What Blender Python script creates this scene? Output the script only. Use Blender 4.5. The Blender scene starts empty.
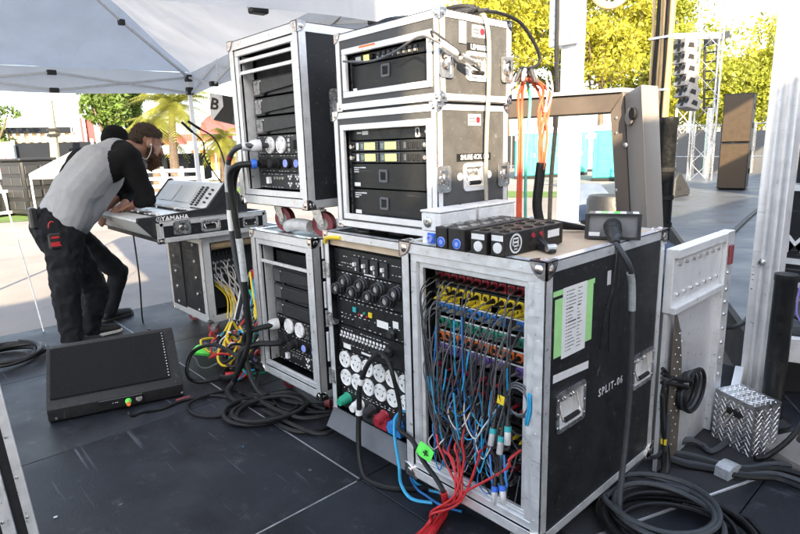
import bpy, bmesh, math, random
import numpy as np
from mathutils import Vector, Matrix, noise as mnoise

# ------------------------------------------------------------------ camera, world, sun, exposure
SC = bpy.context.scene
COL = SC.collection
RAD = math.radians
CAM_H = 1.42
F_PX, PITCH, ROLL, YAW = 565.2, .21195, .02955, -.82903     # from the vanishing points of the road cases

def cam_axes():
    p, r, y = PITCH, ROLL, YAW
    fw = np.array([math.sin(y)*math.cos(p), math.cos(y)*math.cos(p), -math.sin(p)])
    ri = np.array([math.cos(y), -math.sin(y), 0.0])
    dn = np.cross(fw, ri)
    c, s = math.cos(r), math.sin(r)
    return c*ri + s*dn, -s*ri + c*dn, fw
RI, DN, FW = cam_axes()
cam_data = bpy.data.cameras.new('camera'); cam = bpy.data.objects.new('camera', cam_data)
COL.objects.link(cam); SC.camera = cam
cam_data.sensor_width = 36.0; cam_data.lens = F_PX*36.0/800.0
cam_data.clip_start = .05; cam_data.clip_end = 2000
cam.matrix_world = Matrix(((RI[0], -DN[0], -FW[0], 0), (RI[1], -DN[1], -FW[1], 0), (RI[2], -DN[2], -FW[2], CAM_H), (0, 0, 0, 1)))

SUN_AZ = math.atan2(-.60, .80)        # direction to the sun in the ground plane
SUN_EL = RAD(25)
world = bpy.data.worlds.new('World'); SC.world = world; world.use_nodes = True
wn = world.node_tree.nodes; wl = world.node_tree.links
sky = wn.new('ShaderNodeTexSky'); sky.sky_type = 'NISHITA'; sky.sun_disc = False
sky.sun_elevation = SUN_EL; sky.sun_rotation = math.pi/2 - SUN_AZ
sky.dust_density = 2.0; sky.air_density = 1.0
wn['Background'].inputs['Strength'].default_value = .15
hsv = wn.new('ShaderNodeHueSaturation'); hsv.inputs['Saturation'].default_value = .68   # hazy, white-balanced evening sky
wl.new(sky.outputs[0], hsv.inputs['Color']); wl.new(hsv.outputs[0], wn['Background'].inputs['Color'])
sd = bpy.data.lights.new('sun', 'SUN'); sd.energy = 4.8; sd.angle = RAD(.53); sd.color = (1.0, .80, .54)
sun = bpy.data.objects.new('sun', sd); COL.objects.link(sun)
to_sun = Vector((math.cos(SUN_AZ)*math.cos(SUN_EL), math.sin(SUN_AZ)*math.cos(SUN_EL), math.sin(SUN_EL)))
sun.rotation_euler = to_sun.to_track_quat('Z', 'Y').to_euler()
SC.render.engine = 'CYCLES'
SC.view_settings.view_transform = 'Standard'; SC.view_settings.look = 'None'
SC.view_settings.exposure = 2.15; SC.view_settings.gamma = 1.0

# ------------------------------------------------------------------ pixel helpers (a pixel gives a direction; the plane it lies on gives the distance)
def _ray(px, py):
    return RI*((px-400)/F_PX) + DN*((py-267)/F_PX) + FW
def Pz(px, py, z=0.0):
    d = _ray(px, py); t = (z-CAM_H)/d[2]; return Vector((d[0]*t, d[1]*t, z))
def Py(px, py, y):
    d = _ray(px, py); t = y/d[1]; return Vector((d[0]*t, y, d[2]*t+CAM_H))
def Px(px, py, x):
    d = _ray(px, py); t = x/d[0]; return Vector((x, d[1]*t, d[2]*t+CAM_H))
def Pd(px, py, dist):
    d = _ray(px, py); h = math.hypot(d[0], d[1]); t = dist/h; return Vector((d[0]*t, d[1]*t, d[2]*t+CAM_H))
# ------------------------------------------------------------------ mesh helpers
rng = random.Random(7)
ORG = {}
def V3(*a): return Vector(a[0]) if len(a) == 1 else Vector(a)

class MB:
    """collects shapes; build() links them as ONE mesh object"""
    def __init__(s, M=None): s.v = []; s.f = []; s.M = M
    def add(s, vs, fs):
        n = len(s.v)
        if s.M is not None: vs = [s.M @ Vector(v) for v in vs]
        s.v += [tuple(v) for v in vs]; s.f += [tuple(i+n for i in f) for f in fs]
        return s
    def box(s, x0, x1, y0, y1, z0, z1):
        if x0 > x1: x0, x1 = x1, x0
        if y0 > y1: y0, y1 = y1, y0
        if z0 > z1: z0, z1 = z1, z0
        return s.add([(x0,y0,z0),(x1,y0,z0),(x1,y1,z0),(x0,y1,z0),(x0,y0,z1),(x1,y0,z1),(x1,y1,z1),(x0,y1,z1)],
                     [(0,3,2,1),(4,5,6,7),(0,1,5,4),(1,2,6,5),(2,3,7,6),(3,0,4,7)])
    def bar(s, a, b, w, h, up=(0,0,1)):
        a = Vector(a); b = Vector(b); d = (b-a).normalized(); u = Vector(up)
        if abs(d.dot(u)) > .98: u = Vector((1,0,0))
        r = d.cross(u).normalized(); u = r.cross(d)
        vs = []
        for p in (a, b):
            for sx, sy in ((-1,-1),(1,-1),(1,1),(-1,1)): vs.append(p + r*(sx*w/2) + u*(sy*h/2))
        return s.add(vs, [(0,1,2,3),(7,6,5,4),(0,4,5,1),(1,5,6,2),(2,6,7,3),(3,7,4,0)])
    def cyl(s, a, b, r0, r1=None, n=14, caps=True):
        if r1 is None: r1 = r0
        a = Vector(a); b = Vector(b); d = (b-a).normalized()
        u = Vector((0,0,1)) if abs(d.z) < .9 else Vector((1,0,0))
        e = d.cross(u).normalized(); g = d.cross(e)
        vs = []
        for p, r in ((a, r0), (b, r1)):
            for k in range(n):
                t = 2*math.pi*k/n; vs.append(p + e*(r*math.cos(t)) + g*(r*math.sin(t)))
        fs = [(k, k+n, (k+1) % n + n, (k+1) % n) for k in range(n)]
        if caps: fs += [tuple(range(n)), tuple(range(2*n-1, n-1, -1))]
        return s.add(vs, fs)
    def lathe(s, prof, a=(0,0,0), d=(0,0,1), n=20):
        """prof: (radius, distance along d)"""
        a = Vector(a); d = Vector(d).normalized()
        u = Vector((0,0,1)) if abs(d.z) < .9 else Vector((1,0,0))
        e = d.cross(u).normalized(); g = d.cross(e)
        vs = []; fs = []
        for r, h in prof:
            for k in range(n):
                t = 2*math.pi*k/n; vs.append(a + d*h + e*(max(r,1e-4)*math.cos(t)) + g*(max(r,1e-4)*math.sin(t)))
        for i in range(len(prof)-1):
            for k in range(n):
                k2 = (k+1) % n; fs.append((i*n+k, (i+1)*n+k, (i+1)*n+k2, i*n+k2))
        m = len(prof)-1
        fs += [tuple(range(n)), tuple(m*n+k for k in range(n-1, -1, -1))]
        return s.add(vs, fs)
    def tube(s, pts, r, n=8, closed=False, rad=None):
        pts = [Vector(p) for p in pts]; m = len(pts); vs = []; fs = []
        t0 = (pts[1]-pts[0]).normalized(); u = Vector((0,0,1)) if abs(t0.z) < .9 else Vector((1,0,0))
        e = t0.cross(u).normalized()
        for i, p in enumerate(pts):
            if closed: t = pts[(i+1) % m]-pts[i-1]
            else: t = pts[min(i+1, m-1)]-pts[max(i-1, 0)]
            if t.length < 1e-7: t = t0.copy()
            t.normalize(); e = (e - t*e.dot(t))
            if e.length < 1e-6: e = t.orthogonal()
            e.normalize(); g = t.cross(e); rr = rad[i] if rad else r
            for k in range(n):
                a = 2*math.pi*k/n; vs.append(p + e*(rr*math.cos(a)) + g*(rr*math.sin(a)))
        for i in range(m if closed else m-1):
            j = (i+1) % m
            for k in range(n): k2 = (k+1) % n; fs.append((i*n+k, i*n+k2, j*n+k2, j*n+k))
        if not closed: fs += [tuple(range(n-1, -1, -1)), tuple((m-1)*n+k for k in range(n))]
        return s.add(vs, fs)
    def prism(s, poly, axis, a, b):
        """poly: 2d points; axis 'x': (y,z), 'y': (x,z), 'z': (x,y); extruded from a to b"""
        def P(p, t): return {'x': (t, p[0], p[1]), 'y': (p[0], t, p[1]), 'z': (p[0], p[1], t)}[axis]
        n = len(poly); vs = [P(p, a) for p in poly] + [P(p, b) for p in poly]
        fs = [tuple(range(n)), tuple(range(2*n-1, n-1, -1))] + [(k, k+n, (k+1) % n+n, (k+1) % n) for k in range(n)]
        return s.add(vs, fs)
    def ball(s, c, r, n=12, m=8, sc=(1,1,1)):
        c = Vector(c); vs = [c + Vector((0,0,r*sc[2]))]; fs = []
        for i in range(1, m):
            ph = math.pi*i/m
            for k in range(n):
                t = 2*math.pi*k/n
                vs.append(c + Vector((r*sc[0]*math.sin(ph)*math.cos(t), r*sc[1]*math.sin(ph)*math.sin(t), r*sc[2]*math.cos(ph))))
        vs.append(c - Vector((0,0,r*sc[2])))
        for k in range(n): fs.append((0, 1+k, 1+(k+1) % n))
        for i in range(m-2):
            for k in range(n):
                a = 1+i*n+k; b = 1+i*n+(k+1) % n; fs.append((a, a+n, b+n, b))
        l = len(vs)-1; o = 1+(m-2)*n
        for k in range(n): fs.append((o+k, l, o+(k+1) % n))
        return s.add(vs, fs)
    def grid(s, fn, nu, nv):
        vs = [fn(i/nu, j/nv) for j in range(nv+1) for i in range(nu+1)]
        fs = [(j*(nu+1)+i, j*(nu+1)+i+1, (j+1)*(nu+1)+i+1, (j+1)*(nu+1)+i) for j in range(nv) for i in range(nu)]
        return s.add(vs, fs)
    def slab(s, axis, p0, p1, ar, br, holes=()):
        """a panel normal to axis ('x': a=y,b=z; 'y': a=x,b=z; 'z': a=x,b=y) with rectangular holes"""
        aa = sorted({ar[0], ar[1], *[h[0] for h in holes], *[h[1] for h in holes]})
        bb = sorted({br[0], br[1], *[h[2] for h in holes], *[h[3] for h in holes]})
        idx = {}; vs = []; fs = []
        def vid(i, j, t):
            k = (i, j, t)
            if k not in idx:
                a, b, p = aa[i], bb[j], (p0, p1)[t]
                vs.append({'x': (p,a,b), 'y': (a,p,b), 'z': (a,b,p)}[axis]); idx[k] = len(vs)-1
            return idx[k]
        na, nb = len(aa)-1, len(bb)-1
        def solid(i, j):
            if i < 0 or j < 0 or i >= na or j >= nb: return False
            ca, cb = (aa[i]+aa[i+1])/2, (bb[j]+bb[j+1])/2
            return not any(h[0] < ca < h[1] and h[2] < cb < h[3] for h in holes)
        for i in range(na):
            for j in range(nb):
                if not solid(i, j): continue
                q = [(i,j),(i+1,j),(i+1,j+1),(i,j+1)]
                fs.append(tuple(vid(*c, 0) for c in q)); fs.append(tuple(vid(*c, 1) for c in reversed(q)))
                for di, dj, e in ((-1,0,((i,j+1),(i,j))),(1,0,((i+1,j),(i+1,j+1))),(0,-1,((i,j),(i+1,j))),(0,1,((i+1,j+1),(i,j+1)))):
                    if not solid(i+di, j+dj):
                        fs.append((vid(*e[0],0), vid(*e[0],1), vid(*e[1],1), vid(*e[1],0)))
        return s.add(vs, fs)
    def mesh(s, name, bevel=0, smooth=35, org=None, seg=1):
        me = bpy.data.meshes.new(name)
        o = org or Vector((0,0,0))
        me.from_pydata([(v[0]-o[0], v[1]-o[1], v[2]-o[2]) for v in s.v], [], s.f)
        bm = bmesh.new(); bm.from_mesh(me)
        bmesh.ops.recalc_face_normals(bm, faces=bm.faces)
        if bevel:
            es = [e for e in bm.edges if len(e.link_faces) == 2 and e.calc_face_angle(0) > .6]
            bmesh.ops.bevel(bm, geom=es, offset=bevel, segments=seg, affect='EDGES', profile=.6, clamp_overlap=True)
        bm.to_mesh(me); bm.free()
        if smooth:
            me.polygons.foreach_set('use_smooth', [True]*len(me.polygons)); me.set_sharp_from_angle(angle=RAD(smooth))
        return me
    def build(s, name, mat, parent=None, bevel=0, smooth=35, local=False, seg=1, loc=None):
        """shapes are in world coordinates unless local; a top-level mesh keeps its origin at loc"""
        org = None
        if parent is not None and not local: org = ORG.get(parent.name, Vector((0,0,0)))
        if parent is None and loc is not None: org = Vector(loc)
        me = s.mesh(name, bevel, smooth, org, seg)
        me.materials.append(mat)
        o = bpy.data.objects.new(name, me); COL.objects.link(o)
        if parent is not None:
            o.parent = parent; ORG[o.name] = ORG.get(parent.name, Vector((0,0,0)))
        elif loc is not None and not local:
            o.location = loc; ORG[o.name] = Vector(loc)
        elif loc is not None: o.location = loc
        return o

def tag(o, label, cat=None, group=None, kind=None):
    if label: o['label'] = label
    if cat: o['category'] = cat
    if group: o['group'] = group
    if kind: o['kind'] = kind
    return o
def thing(name, label, cat, loc=(0,0,0), rot=(0,0,0), group=None):
    o = bpy.data.objects.new(name, None); COL.objects.link(o); o.empty_display_size = .05
    o.location = loc; o.rotation_euler = rot; ORG[o.name] = Vector(loc)
    return tag(o, label, cat, group)
def place(name, me, parent, loc=(0,0,0), rot=(0,0,0), scale=(1,1,1)):
    """a part that shares mesh data; loc in world coordinates of an unrotated thing"""
    o = bpy.data.objects.new(name, me); COL.objects.link(o)
    if parent is not None:
        o.parent = parent; g = ORG.get(parent.name, Vector((0,0,0)))
        # part of a part: mesh origins of parts coincide with the thing's origin
        o.location = Vector(loc)-g
        ORG[o.name] = Vector(loc)
    else: o.location = loc; ORG[o.name] = Vector(loc)
    o.rotation_euler = rot; o.scale = scale
    return o
def copy_tree(o, parent=None):
    c = o.copy(); COL.objects.link(c); c.parent = parent
    for ch in list(o.children): copy_tree(ch, c)
    return c
def struct(o): o['kind'] = 'structure'; return o

def spline(pts, n=8, closed=False):
    pts = [Vector(p) for p in pts]; m = len(pts); out = []
    rngs = range(m if closed else m-1)
    for i in rngs:
        if closed: p0, p1, p2, p3 = pts[i-1], pts[i], pts[(i+1) % m], pts[(i+2) % m]
        else: p0, p1, p2, p3 = pts[max(i-1,0)], pts[i], pts[i+1], pts[min(i+2, m-1)]
        for k in range(n):
            t = k/n; t2 = t*t; t3 = t2*t
            out.append(.5*((2*p1)+(p2-p0)*t+(2*p0-5*p1+4*p2-p3)*t2+(3*p1-p0-3*p2+p3)*t3))
    if not closed: out.append(pts[-1].copy())
    return out
def cable(name, pts, r, mat, label, group=None, n=8, sub=8, cat='cable', floor=None, parent=None):
    sp = spline(pts, sub)
    if floor is not None:
        for p in sp: p.z = max(p.z, floor+r+.001)
    o = MB().tube(sp, r, n).build(name, mat, parent)
    if parent is None: tag(o, label, cat, group)
    return o, sp

_fonts = {}
def text_mesh(txt, size, depth=.0008, spacing=1.0, bold=0.0):
    cu = bpy.data.curves.new('t', 'FONT'); cu.body = txt; cu.size = size; cu.extrude = depth; cu.space_character = spacing
    cu.align_x = 'CENTER'; cu.align_y = 'CENTER'; cu.offset = bold; cu.resolution_u = 2
    ob = bpy.data.objects.new('t', cu); COL.objects.link(ob)
    dg = bpy.context.evaluated_depsgraph_get(); dg.update()
    me = bpy.data.meshes.new_from_object(ob.evaluated_get(dg))
    bpy.data.objects.remove(ob); bpy.data.curves.remove(cu)
    return me
def text_part(name, txt, size, mat, parent, o, u, n, spacing=1.0, bold=0.0, depth=.0008, sx=1.0):
    """lettering standing on a face: o centre (world), u reading direction, n outward normal"""
    me = text_mesh(txt, size, depth, spacing, bold); me.name = name; me.materials.clear(); me.materials.append(mat)
    u = Vector(u).normalized(); n = Vector(n).normalized(); v = n.cross(u)
    g = ORG.get(parent.name, Vector((0,0,0)))
    for vt in me.vertices:
        c = vt.co; vt.co = Vector(o)-g + u*(c.x*sx) + v*c.y + n*(c.z+depth+.0006)
    ob = bpy.data.objects.new(name, me); COL.objects.link(ob); ob.parent = parent; ORG[ob.name] = g
    return ob
def frame_M(o, u, n):
    """local x = u, local y = up on the face, local z = outward"""
    u = Vector(u).normalized(); n = Vector(n).normalized(); v = n.cross(u); o = Vector(o)
    return Matrix(((u.x, v.x, n.x, o.x), (u.y, v.y, n.y, o.y), (u.z, v.z, n.z, o.z), (0,0,0,1)))
def rrect(w, h, r, k=4):
    pts = []
    for cx, cy, a0 in ((w/2-r, h/2-r, 0), (-w/2+r, h/2-r, 90), (-w/2+r, -h/2+r, 180), (w/2-r, -h/2+r, 270)):
        for i in range(k+1):
            a = RAD(a0+90*i/k); pts.append((cx+r*math.cos(a), cy+r*math.sin(a)))
    return pts
def ring_plate(mb, outer, inner, z0, z1):
    n = len(outer); vs = [(p[0],p[1],z) for z in (z0, z1) for q in (outer, inner) for p in q]
    fs = []
    for k in range(n):
        k2 = (k+1) % n
        fs += [(2*n+k, 2*n+k2, 3*n+k2, 3*n+k), (k, n+k, n+k2, k2), (k, k2, 2*n+k2, 2*n+k), (n+k, 3*n+k, 3*n+k2, n+k2)]
    mb.add(vs, fs)

# ------------------------------------------------------------------ procedural materials
def _n(nt, t, **kw):
    nd = nt.nodes.new(t)
    for k, v in kw.items():
        if k in nd.inputs: nd.inputs[k].default_value = v
        else: setattr(nd, k, v)
    return nd
def mat(name, col, rough=.5, metal=0.0, var=.12, scale=12.0, bump=0.0, bscale=150.0, scratch=0.0, scol=(.5,.5,.5), smap=(4,70,4),
        dirt=0.0, dcol=(.2,.17,.14), dscale=4.0, rvar=.15, trans=0.0, sheen=0, coat=0, emit=None, spec=.5, dirt2=None, stretch=(1,1,1), tr=0.0):
    m = bpy.data.materials.new(name); m.use_nodes = True; nt = m.node_tree
    b = nt.nodes['Principled BSDF']; L = nt.links.new
    b.inputs['Roughness'].default_value = rough; b.inputs['Metallic'].default_value = metal
    b.inputs['Specular IOR Level'].default_value = spec
    if coat: b.inputs['Coat Weight'].default_value = coat; b.inputs['Coat Roughness'].default_value = .15
    if trans: b.inputs['Transmission Weight'].default_value = trans
    if sheen: b.inputs['Sheen Weight'].default_value = sheen
    tc = _n(nt, 'ShaderNodeTexCoord'); oi = _n(nt, 'ShaderNodeObjectInfo')
    mul = _n(nt, 'ShaderNodeVectorMath', operation='SCALE'); L(oi.outputs['Random'], mul.inputs['Scale']); mul.inputs[0].default_value = (37, 19, 53)
    ad = _n(nt, 'ShaderNodeVectorMath', operation='ADD'); L(tc.outputs['Object'], ad.inputs[0]); L(mul.outputs[0], ad.inputs[1])
    mp = _n(nt, 'ShaderNodeMapping'); mp.inputs['Scale'].default_value = stretch; L(ad.outputs[0], mp.inputs['Vector'])
    n1 = _n(nt, 'ShaderNodeTexNoise', Scale=scale, Detail=6.0, Roughness=.62); L(mp.outputs[0], n1.inputs['Vector'])
    mr = _n(nt, 'ShaderNodeMapRange'); mr.inputs['To Min'].default_value = 1-var*1.6; mr.inputs['To Max'].default_value = 1+var*1.6
    mr.inputs['From Min'].default_value = .25; mr.inputs['From Max'].default_value = .75; L(n1.outputs['Fac'], mr.inputs['Value'])
    mx = _n(nt, 'ShaderNodeMix', data_type='RGBA', blend_type='MULTIPLY'); mx.inputs[0].default_value = 1.0
    mx.inputs[6].default_value = (*col, 1); L(mr.outputs[0], mx.inputs[7]); out = mx.outputs[2]
    if dirt:
        n3 = _n(nt, 'ShaderNodeTexNoise', Scale=dscale, Detail=8.0, Roughness=.7); L(ad.outputs[0], n3.inputs['Vector'])
        r3 = _n(nt, 'ShaderNodeMapRange'); r3.inputs['From Min'].default_value = .5; r3.inputs['From Max'].default_value = .72; r3.inputs['To Max'].default_value = dirt
        L(n3.outputs['Fac'], r3.inputs['Value'])
        md = _n(nt, 'ShaderNodeMix', data_type='RGBA'); L(r3.outputs[0], md.inputs[0]); L(out, md.inputs[6]); md.inputs[7].default_value = (*dcol, 1); out = md.outputs[2]
    if dirt2:
        n5 = _n(nt, 'ShaderNodeTexNoise', Scale=dirt2[2], Detail=10.0, Roughness=.75); L(ad.outputs[0], n5.inputs['Vector'])
        r5 = _n(nt, 'ShaderNodeMapRange'); r5.inputs['From Min'].default_value = dirt2[3]; r5.inputs['From Max'].default_value = dirt2[4]; r5.inputs['To Max'].default_value = dirt2[0]
        L(n5.outputs['Fac'], r5.inputs['Value'])
        m5 = _n(nt, 'ShaderNodeMix', data_type='RGBA'); L(r5.outputs[0], m5.inputs[0]); L(out, m5.inputs[6]); m5.inputs[7].default_value = (*dirt2[1], 1); out = m5.outputs[2]
    if scratch:
        facs = []
        for k, (rot, sc_) in enumerate((((.5,.3,.6), 1.0), ((-.7,.2,-.4), .6), ((.1,-.6,1.1), 1.6))):
            m2 = _n(nt, 'ShaderNodeMapping'); m2.inputs['Rotation'].default_value = rot; m2.inputs['Scale'].default_value = tuple(q*sc_ for q in smap); L(ad.outputs[0], m2.inputs['Vector'])
            n4 = _n(nt, 'ShaderNodeTexNoise', Scale=1.0, Detail=2.0, Roughness=.5); L(m2.outputs[0], n4.inputs['Vector'])
            r4 = _n(nt, 'ShaderNodeMapRange'); r4.inputs['From Min'].default_value = .69; r4.inputs['From Max'].default_value = .76; L(n4.outputs['Fac'], r4.inputs['Value'])
            facs.append(r4.outputs[0])
        a1 = _n(nt, 'ShaderNodeMath', operation='MAXIMUM'); L(facs[0], a1.inputs[0]); L(facs[1], a1.inputs[1])
        a2 = _n(nt, 'ShaderNodeMath', operation='MAXIMUM'); L(a1.outputs[0], a2.inputs[0]); L(facs[2], a2.inputs[1])
        a3 = _n(nt, 'ShaderNodeMath', operation='MULTIPLY'); L(a2.outputs[0], a3.inputs[0]); a3.inputs[1].default_value = scratch
        ms = _n(nt, 'ShaderNodeMix', data_type='RGBA'); L(a3.outputs[0], ms.inputs[0]); L(out, ms.inputs[6]); ms.inputs[7].default_value = (*scol, 1); out = ms.outputs[2]
    L(out, b.inputs['Base Color'])
    if rvar:
        rr = _n(nt, 'ShaderNodeMapRange'); rr.inputs['To Min'].default_value = max(.03, rough-rvar); rr.inputs['To Max'].default_value = min(1, rough+rvar)
        rr.inputs['From Min'].default_value = .3; rr.inputs['From Max'].default_value = .7; L(n1.outputs['Fac'], rr.inputs['Value']); L(rr.outputs[0], b.inputs['Roughness'])
    if bump:
        n2 = _n(nt, 'ShaderNodeTexNoise', Scale=bscale, Detail=3.0); L(mp.outputs[0], n2.inputs['Vector'])
        bp = _n(nt, 'ShaderNodeBump'); bp.inputs['Strength'].default_value = bump; bp.inputs['Distance'].default_value = .004; L(n2.outputs['Fac'], bp.inputs['Height']); L(bp.outputs[0], b.inputs['Normal'])
    if tr:
        t = _n(nt, 'ShaderNodeBsdfTranslucent'); L(out, t.inputs['Color']); ms = _n(nt, 'ShaderNodeMixShader'); ms.inputs[0].default_value = tr
        L(b.outputs[0], ms.inputs[1]); L(t.outputs[0], ms.inputs[2]); L(ms.outputs[0], nt.nodes['Material Output'].inputs['Surface'])
    if emit: b.inputs['Emission Color'].default_value = (*emit[:3], 1); b.inputs['Emission Strength'].default_value = emit[3]
    return m
M = {}
M['lam'] = mat('black_laminate', (.011,.0125,.015), .45, 0, .2, 9, .35, 500, .4, (.22,.23,.24), (3,60,60), .2, (.035,.035,.035), 6, spec=.35, dirt2=(.35,(.055,.056,.056),9,.60,.74))
M['lam_grey'] = mat('charcoal_laminate', (.068,.068,.068), .5, 0, .12, 14, .5, 420, .3, (.3,.3,.3), (3,60,60), .3, (.13,.125,.12), 7)
M['alu'] = mat('aluminium_extrusion', (.80,.81,.82), .4, .6, .05, 30, .06, 120, .6, (.38,.38,.39), (7,150,150), .10, (.5,.49,.48), 14)
M['alu_white'] = mat('bright_aluminium', (.82,.82,.82), .42, .35, .05, 20, .06, 100, .45, (.45,.45,.45), (6,110,110), .10, (.5,.48,.45), 9)
M['steel'] = mat('zinc_steel', (.6,.6,.6), .3, .9, .15, 40, .1, 200, .3, (.25,.24,.22), (9,90,90), .3, (.3,.26,.22), 15)
M['chrome'] = mat('chrome_cap', (.72,.68,.66), .18, 1, .15, 60, .05, 100, .4, (.3,.26,.22), (20,120,20), .3, (.4,.3,.22), 30)
M['rackblk'] = mat('rack_black', (.010,.011,.012), .4, .1, .2, 25, .1, 300, .2, (.14,.14,.15), (8,120,120))
M['rackgrey'] = mat('amplifier_grey', (.035,.037,.04), .45, .3, .12, 25, .1, 300)
M['foam'] = mat('foam_black', (.012,.012,.013), .95, 0, .2, 60, .6, 200)
M['dark'] = mat('interior_black', (.008,.008,.009), .8, 0, .2, 20)
M['rubber'] = mat('cable_rubber', (.008,.0085,.0095), .5, 0, .2, 40, .1, 200, .2, (.1,.1,.1), (20,90,20), .35, (.03,.029,.027), 10, spec=.35)
M['rubber_grey'] = mat('cable_grey', (.045,.05,.056), .5, 0, .15, 40)
M['pvc'] = mat('thin_cable_grey', (.11,.115,.125), .45, 0, .2, 40)
M['pvc_dark'] = mat('thin_cable_dark', (.03,.031,.034), .45, 0, .2, 40)
def paint(name, c, rough=.4, **k): return mat(name, c, rough, 0, .12, 30, **k)
M['red'] = paint('cable_red', (.5,.025,.03)); M['blue'] = paint('cable_blue', (.03,.2,.55)); M['cyan'] = paint('cable_cyan', (.03,.35,.62))
M['green'] = paint('cable_green', (.02,.33,.2)); M['yellow'] = paint('cable_yellow', (.75,.55,.03)); M['orange'] = paint('cable_orange', (.8,.2,.04)); M['purple'] = paint('cable_purple', (.2,.12,.45))
M['white'] = paint('white_plastic', (.78,.78,.77)); M['whitecable'] = paint('cable_white', (.6,.6,.6))
M['neon'] = paint('neon_green_tape', (.14,.85,.12)); M['tapegreen'] = mat('pale_green_tape', (.4,.78,.3), .6, 0, .06, 30, .3, 200)
M['paper'] = mat('paper_white', (.8,.8,.78), .7, 0, .04, 30); M['gaff'] = mat('white_gaffer_tape', (.75,.75,.74), .7, 0, .08, 40, .2, 300, .3, (.3,.3,.3), (30,90,30))
M['silver_tape'] = mat('silver_duct_tape', (.55,.58,.6), .4, .4, .15, 50, .4, 80)
M['ink'] = paint('black_ink', (.01,.01,.01)); M['letter'] = paint('white_lettering', (.72,.72,.72), .6)
M['tealplug'] = paint('teal_plug', (.03,.35,.38)); M['redplug'] = paint('red_plug', (.35,.02,.035)); M['caster'] = mat('caster_maroon', (.22,.04,.05), .5, 0, .2, 30)
M['tyre'] = mat('caster_grey_tyre', (.3,.3,.29), .6, 0, .2, 30)
M['blueconn'] = paint('blue_connector', (.03,.14,.6)); M['skyblue'] = paint('pale_blue_connector', (.3,.38,.85))
M['greenlcd'] = mat('lit_display', (.5,.55,.15), .3, 0, .15, 60, emit=(.75,.75,.2,.35))
M['consil'] = mat('console_light_panel', (.62,.64,.65), .45, .1, .05, 20)
M['led'] = mat('display_grey', (.25,.3,.25), .25, 0, .2, 60)
M['wood'] = mat('birch_ply', (.45,.33,.2), .6, 0, .2, 5, .2, 80, stretch=(1,8,8))
M['plywhite'] = mat('worn_plywood_edge', (.56,.44,.31), .6, 0, .2, 8, .2, 80, dirt=.5, dcol=(.28,.19,.11))
# ------------------------------------------------------------------ the setting
GZ = -.2
M['ground'] = mat('pale_concrete', (.215,.20,.19), .85, 0, .18, .35, .3, 30, .25, (.14,.13,.125), (.3,3,.3), .6, (.15,.14,.135), .15, dirt2=(.5,(.12,.115,.11),1.7,.5,.7))
M['grass'] = mat('lawn_soil', (.07,.13,.02), .9, 0, .3, 3, .6, 60)
M['deck'] = mat('deck_black', (.0155,.018,.024), .5, 0, .4, 2.2, .3, 160, .8, (.11,.12,.14), (1.2,26,26), .55, (.045,.05,.058), 1.7, rvar=.12, spec=.3, dirt2=(.75,(.10,.105,.115),8,.57,.76))
M['mat'] = mat('ribbed_rubber', (.02,.021,.024), .65, 0, .2, 5, .2, 200, .2, (.12,.12,.12), (2,40,2), .5, (.038,.037,.036), 4)
M['stagefloor'] = mat('stage_grey', (.07,.078,.09), .42, 0, .15, 1.5, .08, 60, .3, (.08,.09,.1), (.6,10,.6), .4, (.10,.10,.105), 1.2)

g = MB().grid(lambda u, v: ((u-.5)*900, (v-.5)*900, GZ), 8, 8).build('ground', M['ground'], smooth=0); struct(g)
def patch(name, poly, z, m, kind='structure'):
    o = MB().add([(p[0], p[1], z) for p in poly], [tuple(range(len(poly)))]).build(name, m, smooth=0); o['kind'] = kind; return o
patch('lawn', [(-45,10.5),(-22,12),(-9.5,16.5),(-8.2,15.2),(-14,11.5),(-30,8.2),(-60,5)], GZ+.008, M['grass'])
patch('verge', [(-27,1.2),(-17.4,1.6),(-16.9,3.3),(-27,5.4)], GZ+.008, M['grass'])

# deck of 4 x 8 ft platform panels, each its own piece
deck = tag(bpy.data.objects.new('deck_floor', None), 'black platform deck under the equipment racks'); COL.objects.link(deck); struct(deck)
XS = [-5.43, -4.21, -2.99, -1.77, -.55, .67, 1.89]; YS = [-6, -3.53, -1.09, 1.35, 3.79]
M['joint'] = mat('panel_edge_aluminium', (.4,.42,.44), .5, .6, .2, 20)
for i in range(len(XS)-1):
    for j in range(len(YS)-1):
        gp = .0022
        mb = MB().box(XS[i]+gp, XS[i+1]-gp, YS[j]+gp, YS[j+1]-gp, -.03, 0)
        mb.build('deck_panel', M['deck'], deck, bevel=.002)
        fr = MB()
        for x in (XS[i]+gp, XS[i+1]-gp-.03): fr.box(x, x+.03, YS[j]+.004, YS[j+1]-.004, -.16, -.032)
        fr.box(XS[i]+.036, XS[i+1]-.036, YS[j]+.004, YS[j]+.034, -.16, -.032).box(XS[i]+.036, XS[i+1]-.036, YS[j+1]-.034, YS[j+1]-.004, -.16, -.032)
        fr.build('panel_frame', M['alu'], deck)
# pale aluminium joint strips between the panels: along x at y = 1.35 and the short ones
for i in range(1, len(XS)-2):
    if XS[i+1] < -1.0: MB().box(XS[i]+.01, XS[i+1]-.01, 1.3465, 1.3535, -.02, .0012).build('joint_strip', M['joint'], deck)
MB().box(XS[0]+.01, XS[1]-.01, 1.3465, 1.3535, -.02, .0012).build('joint_strip', M['joint'], deck)
MB().box(-1.7735, -1.7665, -1.0, 1.33, -.02, .0012).build('joint_strip', M['joint'], deck)

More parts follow.
